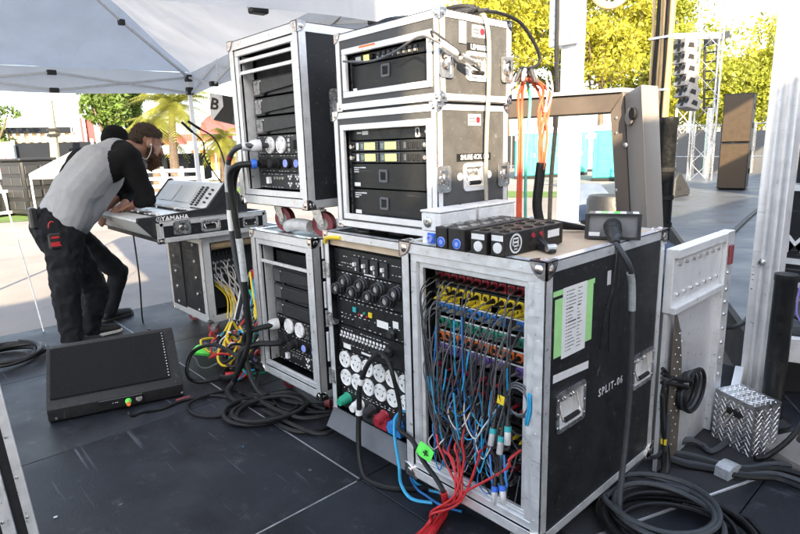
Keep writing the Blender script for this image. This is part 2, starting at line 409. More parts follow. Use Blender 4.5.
# ribbed rubber mat right of the split rack, laid askew, with a pale edge strip
MAT0 = Vector((-.865,1.75)); MD = Vector((.345,.94)).normalized(); MN = Vector((-MD.y, MD.x))
def mpt(a, b, z): q = MAT0+MD*a+MN*b; return (q.x, q.y, z)
mm = MB()
poly = [mpt(-.12,0,0), mpt(1.35,0,0), mpt(1.35,.62,0), mpt(-.12,.62,0)]
mm.add([(p[0],p[1],.002) for p in poly]+[(p[0],p[1],.007) for p in poly], [(3,2,1,0),(4,5,6,7),(0,1,5,4),(1,2,6,5),(2,3,7,6),(3,0,4,7)])
k = 0.004
while k < .61:
    a0 = mpt(-.115,k,0); a1 = mpt(1.345,k,0); b1 = mpt(1.345,k+.005,0); b0 = mpt(-.115,k+.005,0); c0 = mpt(-.115,k+.0025,0); c1 = mpt(1.345,k+.0025,0)
    mm.add([(a0[0],a0[1],.007),(a1[0],a1[1],.007),(b1[0],b1[1],.007),(b0[0],b0[1],.007),(c0[0],c0[1],.0092),(c1[0],c1[1],.0092)], [(0,1,5,4),(4,5,2,3)])
    k += .0085
struct(mm.build('rubber_mat', M['mat'], smooth=0))
ms = MB()
e = [mpt(-.12,-.009,0), mpt(1.35,-.009,0), mpt(1.35,-.001,0), mpt(-.12,-.001,0)]
ms.add([(p[0],p[1],.001) for p in e]+[(p[0],p[1],.008) for p in e], [(3,2,1,0),(4,5,6,7),(0,1,5,4),(1,2,6,5),(2,3,7,6),(3,0,4,7)])
struct(ms.build('mat_edge', M['alu'], smooth=0))

# the main stage, turned against the deck
SZ = .40; S0 = Vector((-.92,3.42)); E1 = Vector((-.46,.888)).normalized(); E2 = Vector((E1.y, -E1.x))
def spt(a, b): q = S0+E1*a+E2*b; return (q.x, q.y)
stage = tag(bpy.data.objects.new('stage_floor', None), 'grey main stage floor beyond the racks'); COL.objects.link(stage); struct(stage)
for i in range(12):
    for j in range(6):
        a0, a1, b0, b1 = i*1.22+.002, (i+1)*1.22-.002, j*2.0+.002, (j+1)*2.0-.002
        q = [spt(a0,b0), spt(a1,b0), spt(a1,b1), spt(a0,b1)]
        mb = MB().add([(p[0],p[1],SZ-.05) for p in q]+[(p[0],p[1],SZ) for p in q], [(3,2,1,0),(4,5,6,7),(0,1,5,4),(1,2,6,5),(2,3,7,6),(3,0,4,7)])
        mb.build('stage_panel', M['stagefloor'], stage, smooth=0)
sk = MB()
def skirt(p, q): sk.add([(p[0],p[1],.004),(q[0],q[1],.004),(q[0],q[1],SZ-.055),(p[0],p[1],SZ-.055)], [(0,1,2,3)])
M['skirt'] = mat('stage_skirt_black', (.01,.01,.011), .9, 0, .2, 6)
skirt(spt(.05,.05), spt(14.6,.05)); skirt(spt(.05,.05), spt(.05,12)); struct(sk.build('stage_skirt', M['skirt'], smooth=0))
# ------------------------------------------------------------------ flight case construction
def corner_mesh(s=.034):
    """chromed ball corner: a ball with three leaves, at the +++ corner"""
    mb = MB(); mb.ball((-.012,-.012,-.012), .021, 14, 10)
    for ax in range(3):
        pts = [(.006,.006)] + [(-s*math.cos(RAD(a))*1.0+.006*(1-math.cos(RAD(a))), -s*math.sin(RAD(a))+.006*(1-math.sin(RAD(a)))) for a in range(0, 91, 15)]
        a = 'xyz'[ax]; mb.prism(pts, a, .0012, .006)
    me = mb.mesh('corner_cap', bevel=.0012); me.materials.append(M['chrome']); return me
CORNER = corner_mesh()
def put_corner(root, x, y, z, sx, sy, sz, k=1.0): place('corner_cap', CORNER, root, (x,y,z), (0,0,0), (sx*k,sy*k,sz*k))

def edge(root, a, b, n1, n2, w=.03, t=.003, m='alu', rivets=True):
    """aluminium angle on the edge a-b, legs along -n1 and -n2 (n1, n2 outward normals)"""
    a = Vector(a); b = Vector(b); n1 = Vector(n1); n2 = Vector(n2); mb = MB()
    def leg(no, along):
        vs = []
        for p in (a, b):
            for q, r in ((-.001, -.001), (t, -.001), (t, w), (-.001, w)):
                vs.append(p + no*q - along*(r if r > 0 else 0) + along*(t if r < 0 else 0))
        mb.add(vs, [(0,1,2,3),(7,6,5,4),(0,4,5,1),(1,5,6,2),(2,6,7,3),(3,7,4,0)])
    leg(n1, n2); leg(n2, n1)
    d = (b-a); L = d.length
    if rivets and L > .15:
        k = max(2, int(L/.14))
        for i in range(k):
            p = a + d*((i+.5)/k)
            mb.lathe([(.0034,0),(.003,.0007),(.0015,.0011),(.0003,.0012)], p+n1*t-n2*w*.6, n1, 8)
            mb.lathe([(.0034,0),(.003,.0007),(.0015,.0011),(.0003,.0012)], p+n2*t-n1*w*.6, n2, 8)
    return mb.build('edge_trim', M[m], root, bevel=.0008)

def box_edges(root, x0, x1, y0, y1, z0, z1, w=.03, m='alu', k=1.0):
    X, Y, Z = Vector((1,0,0)), Vector((0,1,0)), Vector((0,0,1)); g = .012
    for sy, y in ((-1,y0),(1,y1)):
        for sz, z in ((-1,z0),(1,z1)): edge(root, (x0+g,y,z), (x1-g,y,z), Y*sy, Z*sz, w, m=m)
    for sx, x in ((-1,x0),(1,x1)):
        for sz, z in ((-1,z0),(1,z1)): edge(root, (x,y0+g,z), (x,y1-g,z), X*sx, Z*sz, w*.9, .0027, m=m)
        for sy, y in ((-1,y0),(1,y1)): edge(root, (x,y,z0+g), (x,y,z1-g), X*sx, Y*sy, w*.95, .0033, m=m)
    for sx, x in ((-1,x0),(1,x1)):
        for sy, y in ((-1,y0),(1,y1)):
            for sz, z in ((-1,z0),(1,z1)): put_corner(root, x, y, z, sx, sy, sz, k)

def recess_handle(root, o, u, n, w=.15, h=.115, m='steel', depth=.035):
    """sprung handle in a rounded steel dish; the panel has a matching hole"""
    Mx = frame_M(o, u, n)
    mb = MB(Mx); ring_plate(mb, rrect(w+.03, h+.03, .018), rrect(w, h, .008), .0005, .0045)
    for sx in (-1,1):
        for sy in (-1,0,1): mb.lathe([(.005,.0045),(.0045,.006),(.002,.007),(.0003,.0071)], (sx*(w/2+.008), sy*h*.42, 0), (0,0,1), 8)
    h0 = mb.build('handle', M[m], root)
    d = MB(Mx); d.slab('z', -depth, -depth+.002, (-w/2,w/2), (-h/2,h/2))
    d.box(-w/2,-w/2+.002,-h/2,h/2,-depth+.002,.001).box(w/2-.002,w/2,-h/2,h/2,-depth+.002,.001).box(-w/2+.002,w/2-.002,-h/2,-h/2+.002,-depth+.002,.001).box(-w/2+.002,w/2-.002,h/2-.002,h/2,-depth+.002,.001)
    d.build('dish', M['alu_white'], h0)
    b = MB(Mx); pts = spline([(-w*.36, h*.26, -.012), (-w*.37, -h*.02, -.004), (-w*.36, -h*.24, .004), (-w*.30, -h*.3, .004), (0, -h*.3, .004), (w*.30, -h*.3, .004), (w*.36,-h*.24,.004), (w*.37,-h*.02,-.004), (w*.36,h*.26,-.012)], 5)
    b.tube(pts, .0042, 8); b.cyl((-w*.4,h*.28,-.014), (w*.4,h*.28,-.014), .004)
    b.build('bail', M['steel'], h0)
    gr = MB(Mx); gr.tube([(-w*.28,-h*.3,.004),(w*.28,-h*.3,.004)], .0085, 10); gr.build('grip', M['dark'], h0)
    sp = MB(Mx)
    for s_ in (-1,1):
        sp.tube([(s_*w*.18+ .03*(t/40)-.015, h*.28+.0075*math.cos(t*1.1), -.014+.0075*math.sin(t*1.1)) for t in range(41)], .0016, 5)
    sp.build('spring', M['steel'], h0)
    return h0
def butterfly(root, o, u, n, w=.085, h=.1, m='steel'):
    """recessed butterfly latch"""
    Mx = frame_M(o, u, n); mb = MB(Mx); ring_plate(mb, rrect(w+.024, h+.024, .014), rrect(w, h, .007), .0005, .0045)
    mb.box(-w/2, w/2, -h/2, h/2, .0005, .0016)
    lt = mb.build('latch', M[m], root)
    b = MB(Mx); b.lathe([(.022,.0016),(.022,.006),(.016,.009),(.006,.0095)], (0,0,0), (0,0,1), 16); b.prism([(-.006,-.02),(.006,-.02),(.01,0),(.006,.02),(-.006,.02),(-.01,0)], 'z', .009, .015); b.box(-.018,.018,h*.22,h*.44,.0016,.008)
    b.build('twist_grip', M['chrome'], lt)
    return lt
def caster(root, x, y, zb, r=.05, yaw=0, wheel='caster', side=1):
    """swivel caster whose plate is under zb"""
    c, s = math.cos(yaw), math.sin(yaw); Mx = Matrix.Translation((x,y,0)) @ Matrix.Rotation(yaw, 4, 'Z')
    z0 = zb
    fk = MB(Mx); fk.box(-.045,.045,-.04,.04,z0-.005,z0-.0005).lathe([(.03,0),(.03,.012),(.02,.018)], (0,0,z0-.023), (0,0,1), 16)
    zc = zb - .125 + r if False else zb-.022-.018-r*.86
    for sy in (-1,1): fk.prism([(-.028,z0-.022),(.028,z0-.022),(.045,zc+.01),(.04,zc-.012),(.02,zc-.012),(-.012,zc+.03)], 'y', sy*.024-.002, sy*.024+.002)
    fk.cyl((.03,-.03,zc), (.03,.03,zc), .006)
    fo = fk.build('caster_fork', M['steel'], root)
    w = MB(Mx); w.lathe([(r*.55,-.019),(r*.97,-.018),(r,-.012),(r,.012),(r*.97,.018),(r*.55,.019)], (.03,0,zc), (0,1,0), 24); w.build('caster_wheel', M[wheel], fo)
    hb = MB(Mx); hb.lathe([(.012,-.0205),(r*.52,-.0195),(r*.52,.0195),(.012,.0205)], (.03,0,zc), (0,1,0), 18); hb.build('hub', M['tyre'], fo)
    return zc-r
CASTER_H = lambda r: .04+r*1.86
def screws(mb, pts, d=(0,-1,0), r=.005):
    for p in pts: mb.lathe([(r,0),(r*.9,.0012),(r*.4,.002),(.0003,.002)], p, d, 8)

def shell(root, x0, x1, y0, y1, z0, z1, m, front=None, left_holes=(), right_holes=(), back=True, th=.012, top_m=None):
    """case panels; front None = open, else holes list in (x0,x1,z0,z1)"""
    e = .002
    MB().slab('x', x0, x0+th, (y0+e,y1-e), (z0+e,z1-e), left_holes).build('side_panel', M[m], root)
    MB().slab('x', x1-th, x1, (y0+e,y1-e), (z0+e,z1-e), right_holes).build('side_panel', M[m], root)
    MB().box(x0+th+.0005, x1-th-.0005, y0+e, y1-e, z1-th, z1).build('top_panel', M[top_m or m], root)
    MB().box(x0+th+.0005, x1-th-.0005, y0+e, y1-e, z0, z0+th).build('bottom_panel', M[m], root)
    if back: MB().box(x0+th+.0005, x1-th-.0005, y1-th, y1-.0005, z0+th+.0005, z1-th-.0005).build('back_panel', M[m], root)
    if front is not None: MB().slab('y', y0, y0+th, (x0+th+.0005,x1-th-.0005), (z0+th+.0005,z1-th-.0005), front).build('front_panel', M[m], root)

def front_frame(root, x0, x1, z0, z1, y, w, d, m='alu_white'):
    """rectangular frame round an opening, as four mitred bars"""
    for (a, b, up) in (((x0,z1),(x1,z1),0), ((x0,z0),(x1,z0),0), ((x0,z0),(x0,z1),1), ((x1,z0),(x1,z1),1)):
        if up: mb = MB().box(a[0]-w/2, a[0]+w/2, y-d, y+.01, a[1]+w/2, b[1]-w/2)
        else: mb = MB().box(a[0]-w/2, b[0]+w/2, y-d, y+.01, a[1]-w/2, a[1]+w/2)
        mb.build('frame_bar', M[m], root, bevel=.002)
# ------------------------------------------------------------------ split rack (open front, patch panel)
YN = Vector((0,-1,0)); XP = Vector((1,0,0)); ZP = Vector((0,0,1))
dx0, dx1, dy0, dy1, dz0, dz1 = -1.528, -.906, 1.4125, 2.24, .114, 1.067
split = thing('split_rack_case', 'large black flight case lettered SPLIT-06, open front full of coloured plugs', 'flight case', ((dx0+dx1)/2, (dy0+dy1)/2, 0))
hw, hh = .15, .115
hl = (1.582, .556); hr = (2.118, .532)
shell(split, dx0, dx1, dy0, dy1, dz0, dz1, 'lam', None, right_holes=[(hl[0]-hw/2,hl[0]+hw/2,hl[1]-hh/2,hl[1]+hh/2),(hr[0]-hw/2,hr[0]+hw/2,hr[1]-hh/2,hr[1]+hh/2)], top_m='plywhite')
box_edges(split, dx0, dx1, dy0, dy1, dz0, dz1, .036, k=1.55)
for c in (hl, hr): recess_handle(split, (dx1, c[0], c[1]), (0,1,0), (1,0,0), hw, hh)
# bright hybrid extrusion inside the open front
front_frame(split, dx0+.052, dx1-.052, dz0+.052, dz1-.052, dy0+.014, .03, .008, 'alu')
front_frame(split, dx0+.078, dx1-.078, dz0+.078, dz1-.078, dy0+.026, .02, .006, 'alu')
for x in (dx0+.085, dx1-.085-.02): 
    MB().box(x, x+.02, dy0+.09, dy0+.094, dz0+.09, dz1-.09).box(x if x < -1.2 else x+.017, (x if x < -1.2 else x+.017)+.003, dy0+.095, dy0+.14, dz0+.09, dz1-.09).build('rack_rail', M['steel'], split)
MB().box(dx0+.0125, dx0+.055, dy0+.03, dy1-.02, dz0+.014, dz1-.014).build('foam_wall', M['foam'], split)
MB().box(dx1-.055, dx1-.046, dy0+.03, dy1-.02, dz0+.014, dz1-.014).build('foam_wall', M['foam'], split)
MB().box(dx0+.056, dx1-.056, dy0+.03, dy1-.02, dz0+.0125, dz0+.06).build('foam_floor', M['foam'], split)
rcs = (dz0-.04)/1.86
for x in (dx0+.1, dx1-.1):
    for y in (dy0+.1, dy1-.1): caster(split, x, y, dz0, rcs, rng.uniform(0,6), 'tyre')
PY = dy0+.096
def conn_mesh(cm, nm):
    """panel connector with a plugged-in coloured plug, axis towards -y, at the origin; three meshes"""
    a = MB().prism(rrect(.029,.033,.004,2), 'y', -.004, 0); a.lathe([(.0128,.004),(.0128,.009),(.0108,.009),(.0108,.0045)], (0,0,0), (0,-1,0), 14)
    me = a.mesh('connector_'+nm, bevel=.0008); me.materials.append(M[cm]); 
    p = MB().lathe([(.0078,.003),(.0078,.018),(.0066,.021),(.0062,.032),(.004,.042),(.003,.046)], (0,0,0), (0,-1,0), 10)
    pm = p.mesh('plug_'+nm); 
    return me, pm
rows = [(.937,'redplug','rackblk'),(.886,'yellow','rackblk'),(.860,'yellow','rackblk'),(.818,'blue','steel'),(.760,'green','steel'),(.705,'orange','rackblk'),(.655,'purple','steel'),(.592,'rackblk','redplug'),(.535,'rackblk','redplug'),(.478,'rackblk','steel'),(.42,'rackblk','yellow'),(.36,'rackblk','steel'),(.30,'rackblk','redplug'),(.245,'rackblk','steel')]
panx0, panx1 = dx0+.075, dx1-.085
CABLE_STARTS = []
for ri, (z, cm, pm) in enumerate(rows):
    if ri != 2:
        hgt = .047
        pn = MB().box(panx0, panx1, PY, PY+.003, z-hgt/2, z+hgt/2).build('patch_panel', M['rackblk'], split, bevel=.0006)
        if ri in (3,4,5,6): MB().box(panx0+.01, panx1-.01, PY-.0012, PY-.0002, z+.017, z+.0225).build('label_strip', M['gaff'], pn)
    me, pl = conn_mesh(cm, cm); pl.materials.append(M[pm] if ri != 2 else M['yellow'])
    hm = MB().lathe([(.0100,.0046),(.0003,.0046)], (0,0,0), (0,-1,0), 12); hm.lathe([(.0022,.0048),(.0022,.0085)], (.004,0,.002), (0,-1,0), 6); hm = hm.mesh('socket_face'); hm.materials.append(M['ink']); sc_ = MB()
    for q in ((-.011,.013),(.011,-.013)): sc_.lathe([(.002,.004),(.002,.0052)], (q[0],0,q[1]), (0,-1,0), 6)
    sc_ = sc_.mesh('flange_screws'); sc_.materials.append(M['chrome'])
    for k in range(12):
        x = panx0+.032+k*(panx1-panx0-.064)/11 + (.008 if ri == 2 else 0)
        if ri == 2 and k % 4 == 3: continue
        if ri in (3,4,6) and k % 5 == 4 and k > 4: continue
        c = place('connector', me, pn, (x, PY-.0006, z))
        place('socket_face', hm, c, (x, PY-.0006, z)); place('flange_screws', sc_, c, (x, PY-.0006, z))['kind'] = 'stuff'
        if rng.random() < (.72 if ri < 7 else .6):
            if True: place('plug', pl, c, (x, PY-.0006, z)); CABLE_STARTS.append((ri, k, Vector((x, PY-.05, z))))
# paper list held by green tape, white tape, stencilled lettering
def side_quad(name, x, y0, y1, z0, z1, m, parent, sk=0.0, th=.0006):
    mb = MB(); vs = [(x,y0,z0),(x,y1,z0-sk),(x,y1,z1-sk),(x,y0,z1)]
    mb.add(vs+[(v[0]+th,v[1],v[2]) for v in vs], [(3,2,1,0),(4,5,6,7),(0,1,5,4),(1,2,6,5),(2,3,7,6),(3,0,4,7)]); return mb.build(name, m, parent, smooth=0)
sx = dx1+.0002
side_quad('tape', sx, 1.455, 1.705, .955, .972, M['tapegreen'], split, .0)
side_quad('tape', sx+.0007, 1.465, 1.53, .755, .945, M['tapegreen'], split)
side_quad('tape', sx+.0007, 1.64, 1.695, .762, .955, M['tapegreen'], split)
pp = side_quad('paper_list', sx+.0014, 1.508, 1.652, .742, .974, M['paper'], split)
tx = MB()
for i in range(18):
    z = .958-i*.0115
    for (a, b) in ((1.529,1.537), (1.541, 1.541+rng.uniform(.02,.05)), (1.597, 1.597+rng.uniform(.008,.03))):
        tx.box(sx+.0021, sx+.0024, a, b, z, z+.0024 + (.002 if i in (5,9) else 0))
tx.build('printed_lines', M['pvc_dark'], pp)['kind'] = 'stuff'
side_quad('white_tape_strip', sx, 1.468, 1.685, .672, .699, M['gaff'], split, .012)
text_part('stencil', 'SPLIT-06', .042, M['letter'], split, (dx1, 1.856, .538), (0,1,0), (1,0,0), 1.3, .0006, .0002, .92)

# ------------------------------------------------------------------ power distribution rack
cx0, cx1, cy0, cy1, cz0, cz1 = -2.15, -1.536, 1.50, 2.2, .13, 1.042
dist = thing('power_rack_case', 'power rack with two rows of white round outlets and coloured cam plugs', 'flight case', ((cx0+cx1)/2, (cy0+cy1)/2, 0))
shell(dist, cx0, cx1, cy0, cy1, cz0, cz1, 'lam')
box_edges(dist, cx0, cx1, cy0, cy1, cz0, cz1, .03)
for x in (cx0+.1, cx1-.1):
    for y in (cy0+.1, cy1-.1): caster(dist, x, y, cz0, (cz0-.04)/1.86, rng.uniform(0,6), 'tyre')
MB().box(cx0+.02, cx1-.02, cy0+.012, cy0+.10, cz1-.062, cz1-.014).build('ply_shelf', M['plywhite'], dist)
MB().box(cx0+.012, cx0+.05, cy0-.004, cy0+.02, .6, .62).build('strike', M['steel'], dist)
# hinges on the left edge
for z in (.33,.62,.86):
    h = MB().cyl((cx0-.006,cy0-.008,z-.04),(cx0-.006,cy0-.008,z+.04),.007); h.box(cx0-.005,cx0+.03,cy0-.006,cy0-.0035,z-.035,z+.035); screws(h, [(cx0+.015,cy0-.006,z-.02),(cx0+.015,cy0-.006,z+.02)]); h.build('hinge', M['steel'], dist)
for z0, z1 in ((.40,.55),(.67,.8),(.91,1.0)): MB().box(cx0-.016,cx0-.0065,cy0-.012,cy0+.016,z0,z1).build('hinge_guard', M['alu'], dist, bevel=.002)
fy = cy0+.03; px0, px1 = cx0+.03, cx1-.03
def rpanel(root, z0, z1, y=fy, m='rackblk', a=px0, b=px1):
    mb = MB().slab('y', y, y+.003, (a,b), (z0+.0015,z1-.0015)); screws(mb, [(x,y,z) for x in (a+.008,b-.008) for z in (z0+.01,z1-.01)], r=.0045); return mb.build('rack_panel', M[m], root, bevel=.0005)
# breaker panel
p1 = rpanel(dist, .862, .965)
for k in range(4):
    x = -1.955+k*.063
    b = MB().box(x-.024,x+.024,fy-.008,fy,.872,.938).build('breaker', M['rackgrey'], p1, bevel=.002)
    MB().box(x-.006,x+.006,fy-.022,fy-.008,.900,.916).box(x-.004,x+.004,fy-.0095,fy-.0082,.878,.893).build('toggle', M['white'], b)
MB().box(-1.905,-1.83,fy-.001,fy,.8635,.8705).build('name_strip', M['gaff'], p1)
# multi-pin knobs in two staggered rows
p2 = rpanel(dist, .735, .86)
for k in range(8):
    x = -2.085+k*.0575; z = .778 if k % 2 == 0 else .82
    a = MB().lathe([(.033,0),(.033,.006),(.027,.008),(.027,.035),(.024,.038),(.017,.038),(.017,.028)], (x,fy,z), YN, 20).build('multipin_socket', M['rackgrey'], p2)
    MB().lathe([(.0275,.014),(.0285,.016),(.0285,.022),(.0275,.024)], (x,fy,z), YN, 20).build('ring', M['pvc'], a)
    MB().lathe([(.0165,.029),(.012,.033),(.001,.0335)], (x,fy,z), YN, 14).build('cap', M['tyre'], a)
# status panel: green and yellow lamps, small keys
p3 = rpanel(dist, .60, .733)
for i, (x, z, m, w) in enumerate(((-1.982,.69,'tealplug',.024),(-1.87,.686,'yellow',.024))):
    MB().box(x-w/2,x+w/2,fy-.008,fy,z-.012,z+.012).build('lamp', M[m], p3, bevel=.002)
for i, (x, m) in enumerate(((-1.952,'redplug'),(-1.932,'white'),(-1.912,'green'),(-1.895,'redplug'))):
    MB().lathe([(.006,0),(.006,.006),(.002,.008)], (x,fy,.672 + (.014 if i == 2 else 0)), YN, 10).build('lamp', M[m], p3)
for x in (-2.08,-2.055,-2.03,-2.0): MB().lathe([(.005,0),(.004,.006),(.002,.007)], (x,fy,.638), YN, 8).build('key', M['steel'], p3)
MB().box(-1.83,-1.755,fy-.0008,fy-.0001,.642,.674).build('paper_label', M['paper'], p3)
MB().box(-1.725,-1.69,fy-.0008,fy-.0001,.66,.69).build('paper_label', M['paper'], p3)
MB().lathe([(.022,0),(.022,.012),(.016,.02),(.016,.024)], (-1.728,fy,.632), YN, 16).build('socket', M['rackgrey'], p3)
# switch strip
p4 = rpanel(dist, .472, .598)
for k in range(14):
    x = -2.085+k*.0235
    s_ = MB().box(x-.0095,x+.0095,fy-.006,fy,.512,.572).build('breaker', M['rackgrey'], p4, bevel=.001)
    MB().box(x-.004,x+.004,fy-.016,fy-.006,.543,.552).box(x-.007,x+.007,fy-.0075,fy-.0062,.556,.568).build('toggle', M['white'], s_)
MB().box(-2.085,-2.03,fy-.0008,fy-.0001,.482,.506).build('paper_label', M['paper'], p4)
MB().box(-1.95,-1.86,fy-.0008,fy-.0001,.484,.494).build('name_strip', M['gaff'], p4)
MB().lathe([(.024,0),(.024,.01),(.017,.02),(.012,.03),(.012,.05)], (-1.755,fy,.545), YN, 16).build('socket', M['rackgrey'], p4)
# white round outlets, two rows of six
p5 = rpanel(dist, .27, .47)
om = MB().lathe([(.041,0),(.041,.007),(.038,.010),(.0365,.007),(.0003,.0065)], (0,0,0), YN, 26).mesh('outlet'); om.materials.append(M['white'])
sl = MB()
for a in (90, 210, 330):
    t = RAD(a); c = Vector((.019*math.cos(t),0,.019*math.sin(t))); d_ = Vector((-math.sin(t),0,math.cos(t)))
    sl.bar(c+Vector((0,-.0078,0))-d_*.006, c+Vector((0,-.0078,0))+d_*.006, .0035, .002, up=(0,1,0))
for a in (150, 30): sl.lathe([(.003,.0066),(.003,.0082),(.0005,.0084)], (.031*math.cos(RAD(a)),0,.031*math.sin(RAD(a))), YN, 8)
sm = sl.mesh('slots'); sm.materials.append(M['ink'])
for r_ in range(2):
    for k in range(6):
        x = -2.075+k*.084+r_*.003; z = .424-r_*.092
        o = place('outlet', om, p5, (x,fy-.0002,z)); place('slots', sm, o, (x,fy-.0002,z))
# cam inlets
p6 = rpanel(dist, .165, .268)
for x, m, big in ((-2.072,'green',0),(-1.975,'white',0),(-1.80,'redplug',1),(-1.71,'blue',1),(-1.885,'rackgrey',1)):
    a = MB().lathe([(.03,0),(.03,.004),(.025,.006),(.024,.04),(.02,.046),(.018,.06),(.013,.06)], (x,fy,.226), Vector((.1,-1,-.1)), 18)
    if big: a.box(x-.042,x+.042,fy-.03,fy-.0004,.172,.224)
    a.build('cam_inlet', M[m], p6, bevel=.001)
# kick plate lip sloping to the floor side
kp = MB(); kp.prism([(cy0-.004,cz0+.036),(cy0+.002,cz0+.036),(cy0-.05,cz0-.05),(cy0-.056,cz0-.048)], 'x', cx0+.004, cx1-.05); kp.build('kick_plate', mat('shaded_kick_alu', (.11,.115,.125), .5, .3, .12, 12, .1, 80, .4, (.1,.1,.1), (6,60,6), .3, (.12,.12,.12), 8), dist, bevel=.001)  # aluminium in shade: the shade is put into a darker grey
MB().box(px0, px1, fy+.02, fy+.024, cz0+.03, cz1-.07).build('rear_screen', M['dark'], dist)
ytp = cable('yellow_strap', [(cx0+.012,cy0-.008,.99),(cx0+.03,cy0-.012,1.012),(cx0+.075,cy0-.012,1.02),(cx0+.13,cy0-.004,1.022)], .009, M['yellow'], 'yellow tape tied at the top corner of the power rack', cat='tape')

# ------------------------------------------------------------------ amplifier racks (two alike, stacked)
def amp_rack(name, label, x0, x1, y0, y1, z0, z1, bars, amps, cz, lit, wheels, holes=True):  # lit picks paler panels and grilles, putting light into their colours
    root = thing(name, label, 'flight case', ((x0+x1)/2, (y0+y1)/2, z0-(.15 if z0 > 1 else z0)), group='amplifier racks')
    hc = (y0+.25, z0+(z1-z0)*.57)
    shell(root, x0, x1, y0, y1, z0, z1, 'lam', None, right_holes=[(hc[0]-.08,hc[0]+.08,hc[1]-.065,hc[1]+.065)])
    box_edges(root, x0, x1, y0, y1, z0, z1, .042, k=1.3)
    recess_handle(root, (x1, hc[0], hc[1]), (0,1,0), (1,0,0), .16, .13)
    front_frame(root, x0+.055, x1-.055, z0+.06, z1-.06, y0+.012, .03, .008, 'alu')
    MB().box(x0+.0125,x0+.05,y0+.03,y1-.02,z0+.014,z1-.014).build('foam_wall', M['foam'], root)
    MB().box(x1-.05,x1-.046,y0+.03,y1-.02,z0+.014,z1-.014).build('foam_wall', M['foam'], root)
    for x in (x0+.072, x1-.078): MB().box(x,x+.006,y0+.03,y0+.09,z0+.075,z1-.075).build('rack_rail', M['alu'], root)
    a, b = x0+.085, x1-.085; fy = y0+.075
    for z in bars:
        MB().box(x0+.06,x1-.06,y0+.02,y0+.034,z-.009,z+.009).build('rack_bar', M['alu'], root, bevel=.002)
    for z in bars[:1]:
        bk = MB().box(a,b,fy+.03,fy+.034,z-.12,z+.05); bk.build('blank_panel', M['dark'], root)
        for x in (a+.13,a+.18): MB().lathe([(.006,0),(.004,.004)], (x,fy+.03,z-.035), YN, 8).build('screw', M['steel'], root)
    for (zt, zb) in amps:
        am = MB().slab('y', fy, fy+.3, (a,b), (zb+.003,zt-.003)).build('amplifier', M['rackgrey'], root, bevel=.002)
        # raised sloping fascia, display window, side grille
        MB().prism([(a+.10,zt-.010),(b-.012,zt-.010),(b-.012,zt-.062),(a+.16,zt-.078),(a+.10,zt-.085)], 'y', fy-.014, fy-.0005).build('fascia', M['rackgrey'], am, bevel=.003)
        gl = MB()
        for k in range(7): gl.box(a+.02+k*.009, a+.025+k*.009, fy-.006, fy-.0005, zb+.012, zt-.012)
        gl.build('grille', M['steel'] if lit else M['pvc'], am)
        MB().lathe([(.011,0),(.011,.012),(.009,.014),(.001,.0145)], (a+.125,fy,zb+.012), YN, 14).build('knob', M['dark'], am)
        MB().box(a+.103,a+.111,fy-.016,fy-.0141,zt-.022,zt-.014).build('badge', M['white'], am)
        MB().box(b-.008,b+.004,fy-.02,fy-.0005,zt-.045,zt-.018).build('ear_tab', M['white'], am)
    # connector panels
    pa = MB().slab('y', fy, fy+.003, (a,b), (cz-.045,cz+.05)).build('rack_panel', M['rackgrey' if lit else 'rackblk'], root, bevel=.0005)
    for i, x in enumerate((a+.14, a+.25)):
        o = MB().lathe([(.044,0),(.044,.008),(.04,.012),(.0385,.008),(.0003,.0075)], (x,fy-.0002,cz), YN, 24).build('outlet', M['white'], pa)
        s_ = MB()
        for k in range(4):
            t = RAD(45+90*k); s_.lathe([(.003,.0077),(.003,.0095),(.0005,.0097)], (x+.033*math.cos(t),fy-.0002,cz+.033*math.sin(t)), YN, 6)
        s_.build('slots', M['ink'], o)
    sw = MB()
    for k in range(3): sw.box(a+.315,a+.335,fy-.006,fy-.0005,cz-.034+k*.024,cz-.018+k*.024)
    sw.build('switch', M['steel'], pa)
    for x in (a+.37, a+.395): MB().box(x-.009,x+.009,fy-.005,fy-.0005,cz-.022,cz+.022).build('breaker', M['dark'], pa, bevel=.001)
    pb = MB().slab('y', fy, fy+.003, (a,b), (cz-.14,cz-.048)).build('rack_panel', M['rackblk'], root, bevel=.0005)
    for x in (a+.10, a+.20): MB().lathe([(.03,0),(.03,.012),(.024,.016),(.024,.05),(.019,.055)], (x,fy,cz-.093), YN, 18).build('multipin_socket', M['dark'], pb)
    for x in (a+.30, a+.40):
        o = MB().lathe([(.027,0),(.027,.016),(.022,.018)], (x,fy,cz-.093), YN, 18).build('powercon_socket', M['dark'], pb)
        MB().lathe([(.021,.017),(.019,.021),(.011,.021),(.011,.0182)], (x,fy,cz-.093), YN, 16).build('collar', M['skyblue'], o)
    pc = MB().slab('y', fy, fy+.003, (a,b), (cz-.225,cz-.143)).build('rack_panel', M['rackgrey' if lit else 'rackblk'], root, bevel=.0005)
    MB().box(a+.10,a+.125,fy-.02,fy-.0005,cz-.20,cz-.165).build('toggle', M['white'], pc, bevel=.002)
    for k in range(4): MB().lathe([(.008,0),(.008,.006),(.005,.006)], (a+.165+k*.026,fy,cz-.17), YN, 10).build('jack', M['steel'], pc)
    for (ox, oz) in ((a+.31,cz-.165),(a+.38,cz-.165),(a+.31,cz-.2),(a+.38,cz-.2)):
        q = MB()
        for dx, dz in ((-.012,.006),(.012,.006),(0,-.006)): q.box(ox+dx-.006,ox+dx+.006,fy-.004,fy-.0005,oz+dz-.005,oz+dz+.005)
        q.build('duplex_outlet', M['white'], pc)
    MB().box(a-.01,b+.01,fy+.31,fy+.315,z0+.02,z1-.02).build('rear_screen', M['dark'], root)
    return root
bx0, bx1, by0, by1, bz0, bz1 = -2.94, -2.322, 1.543, 2.25, .127, .975
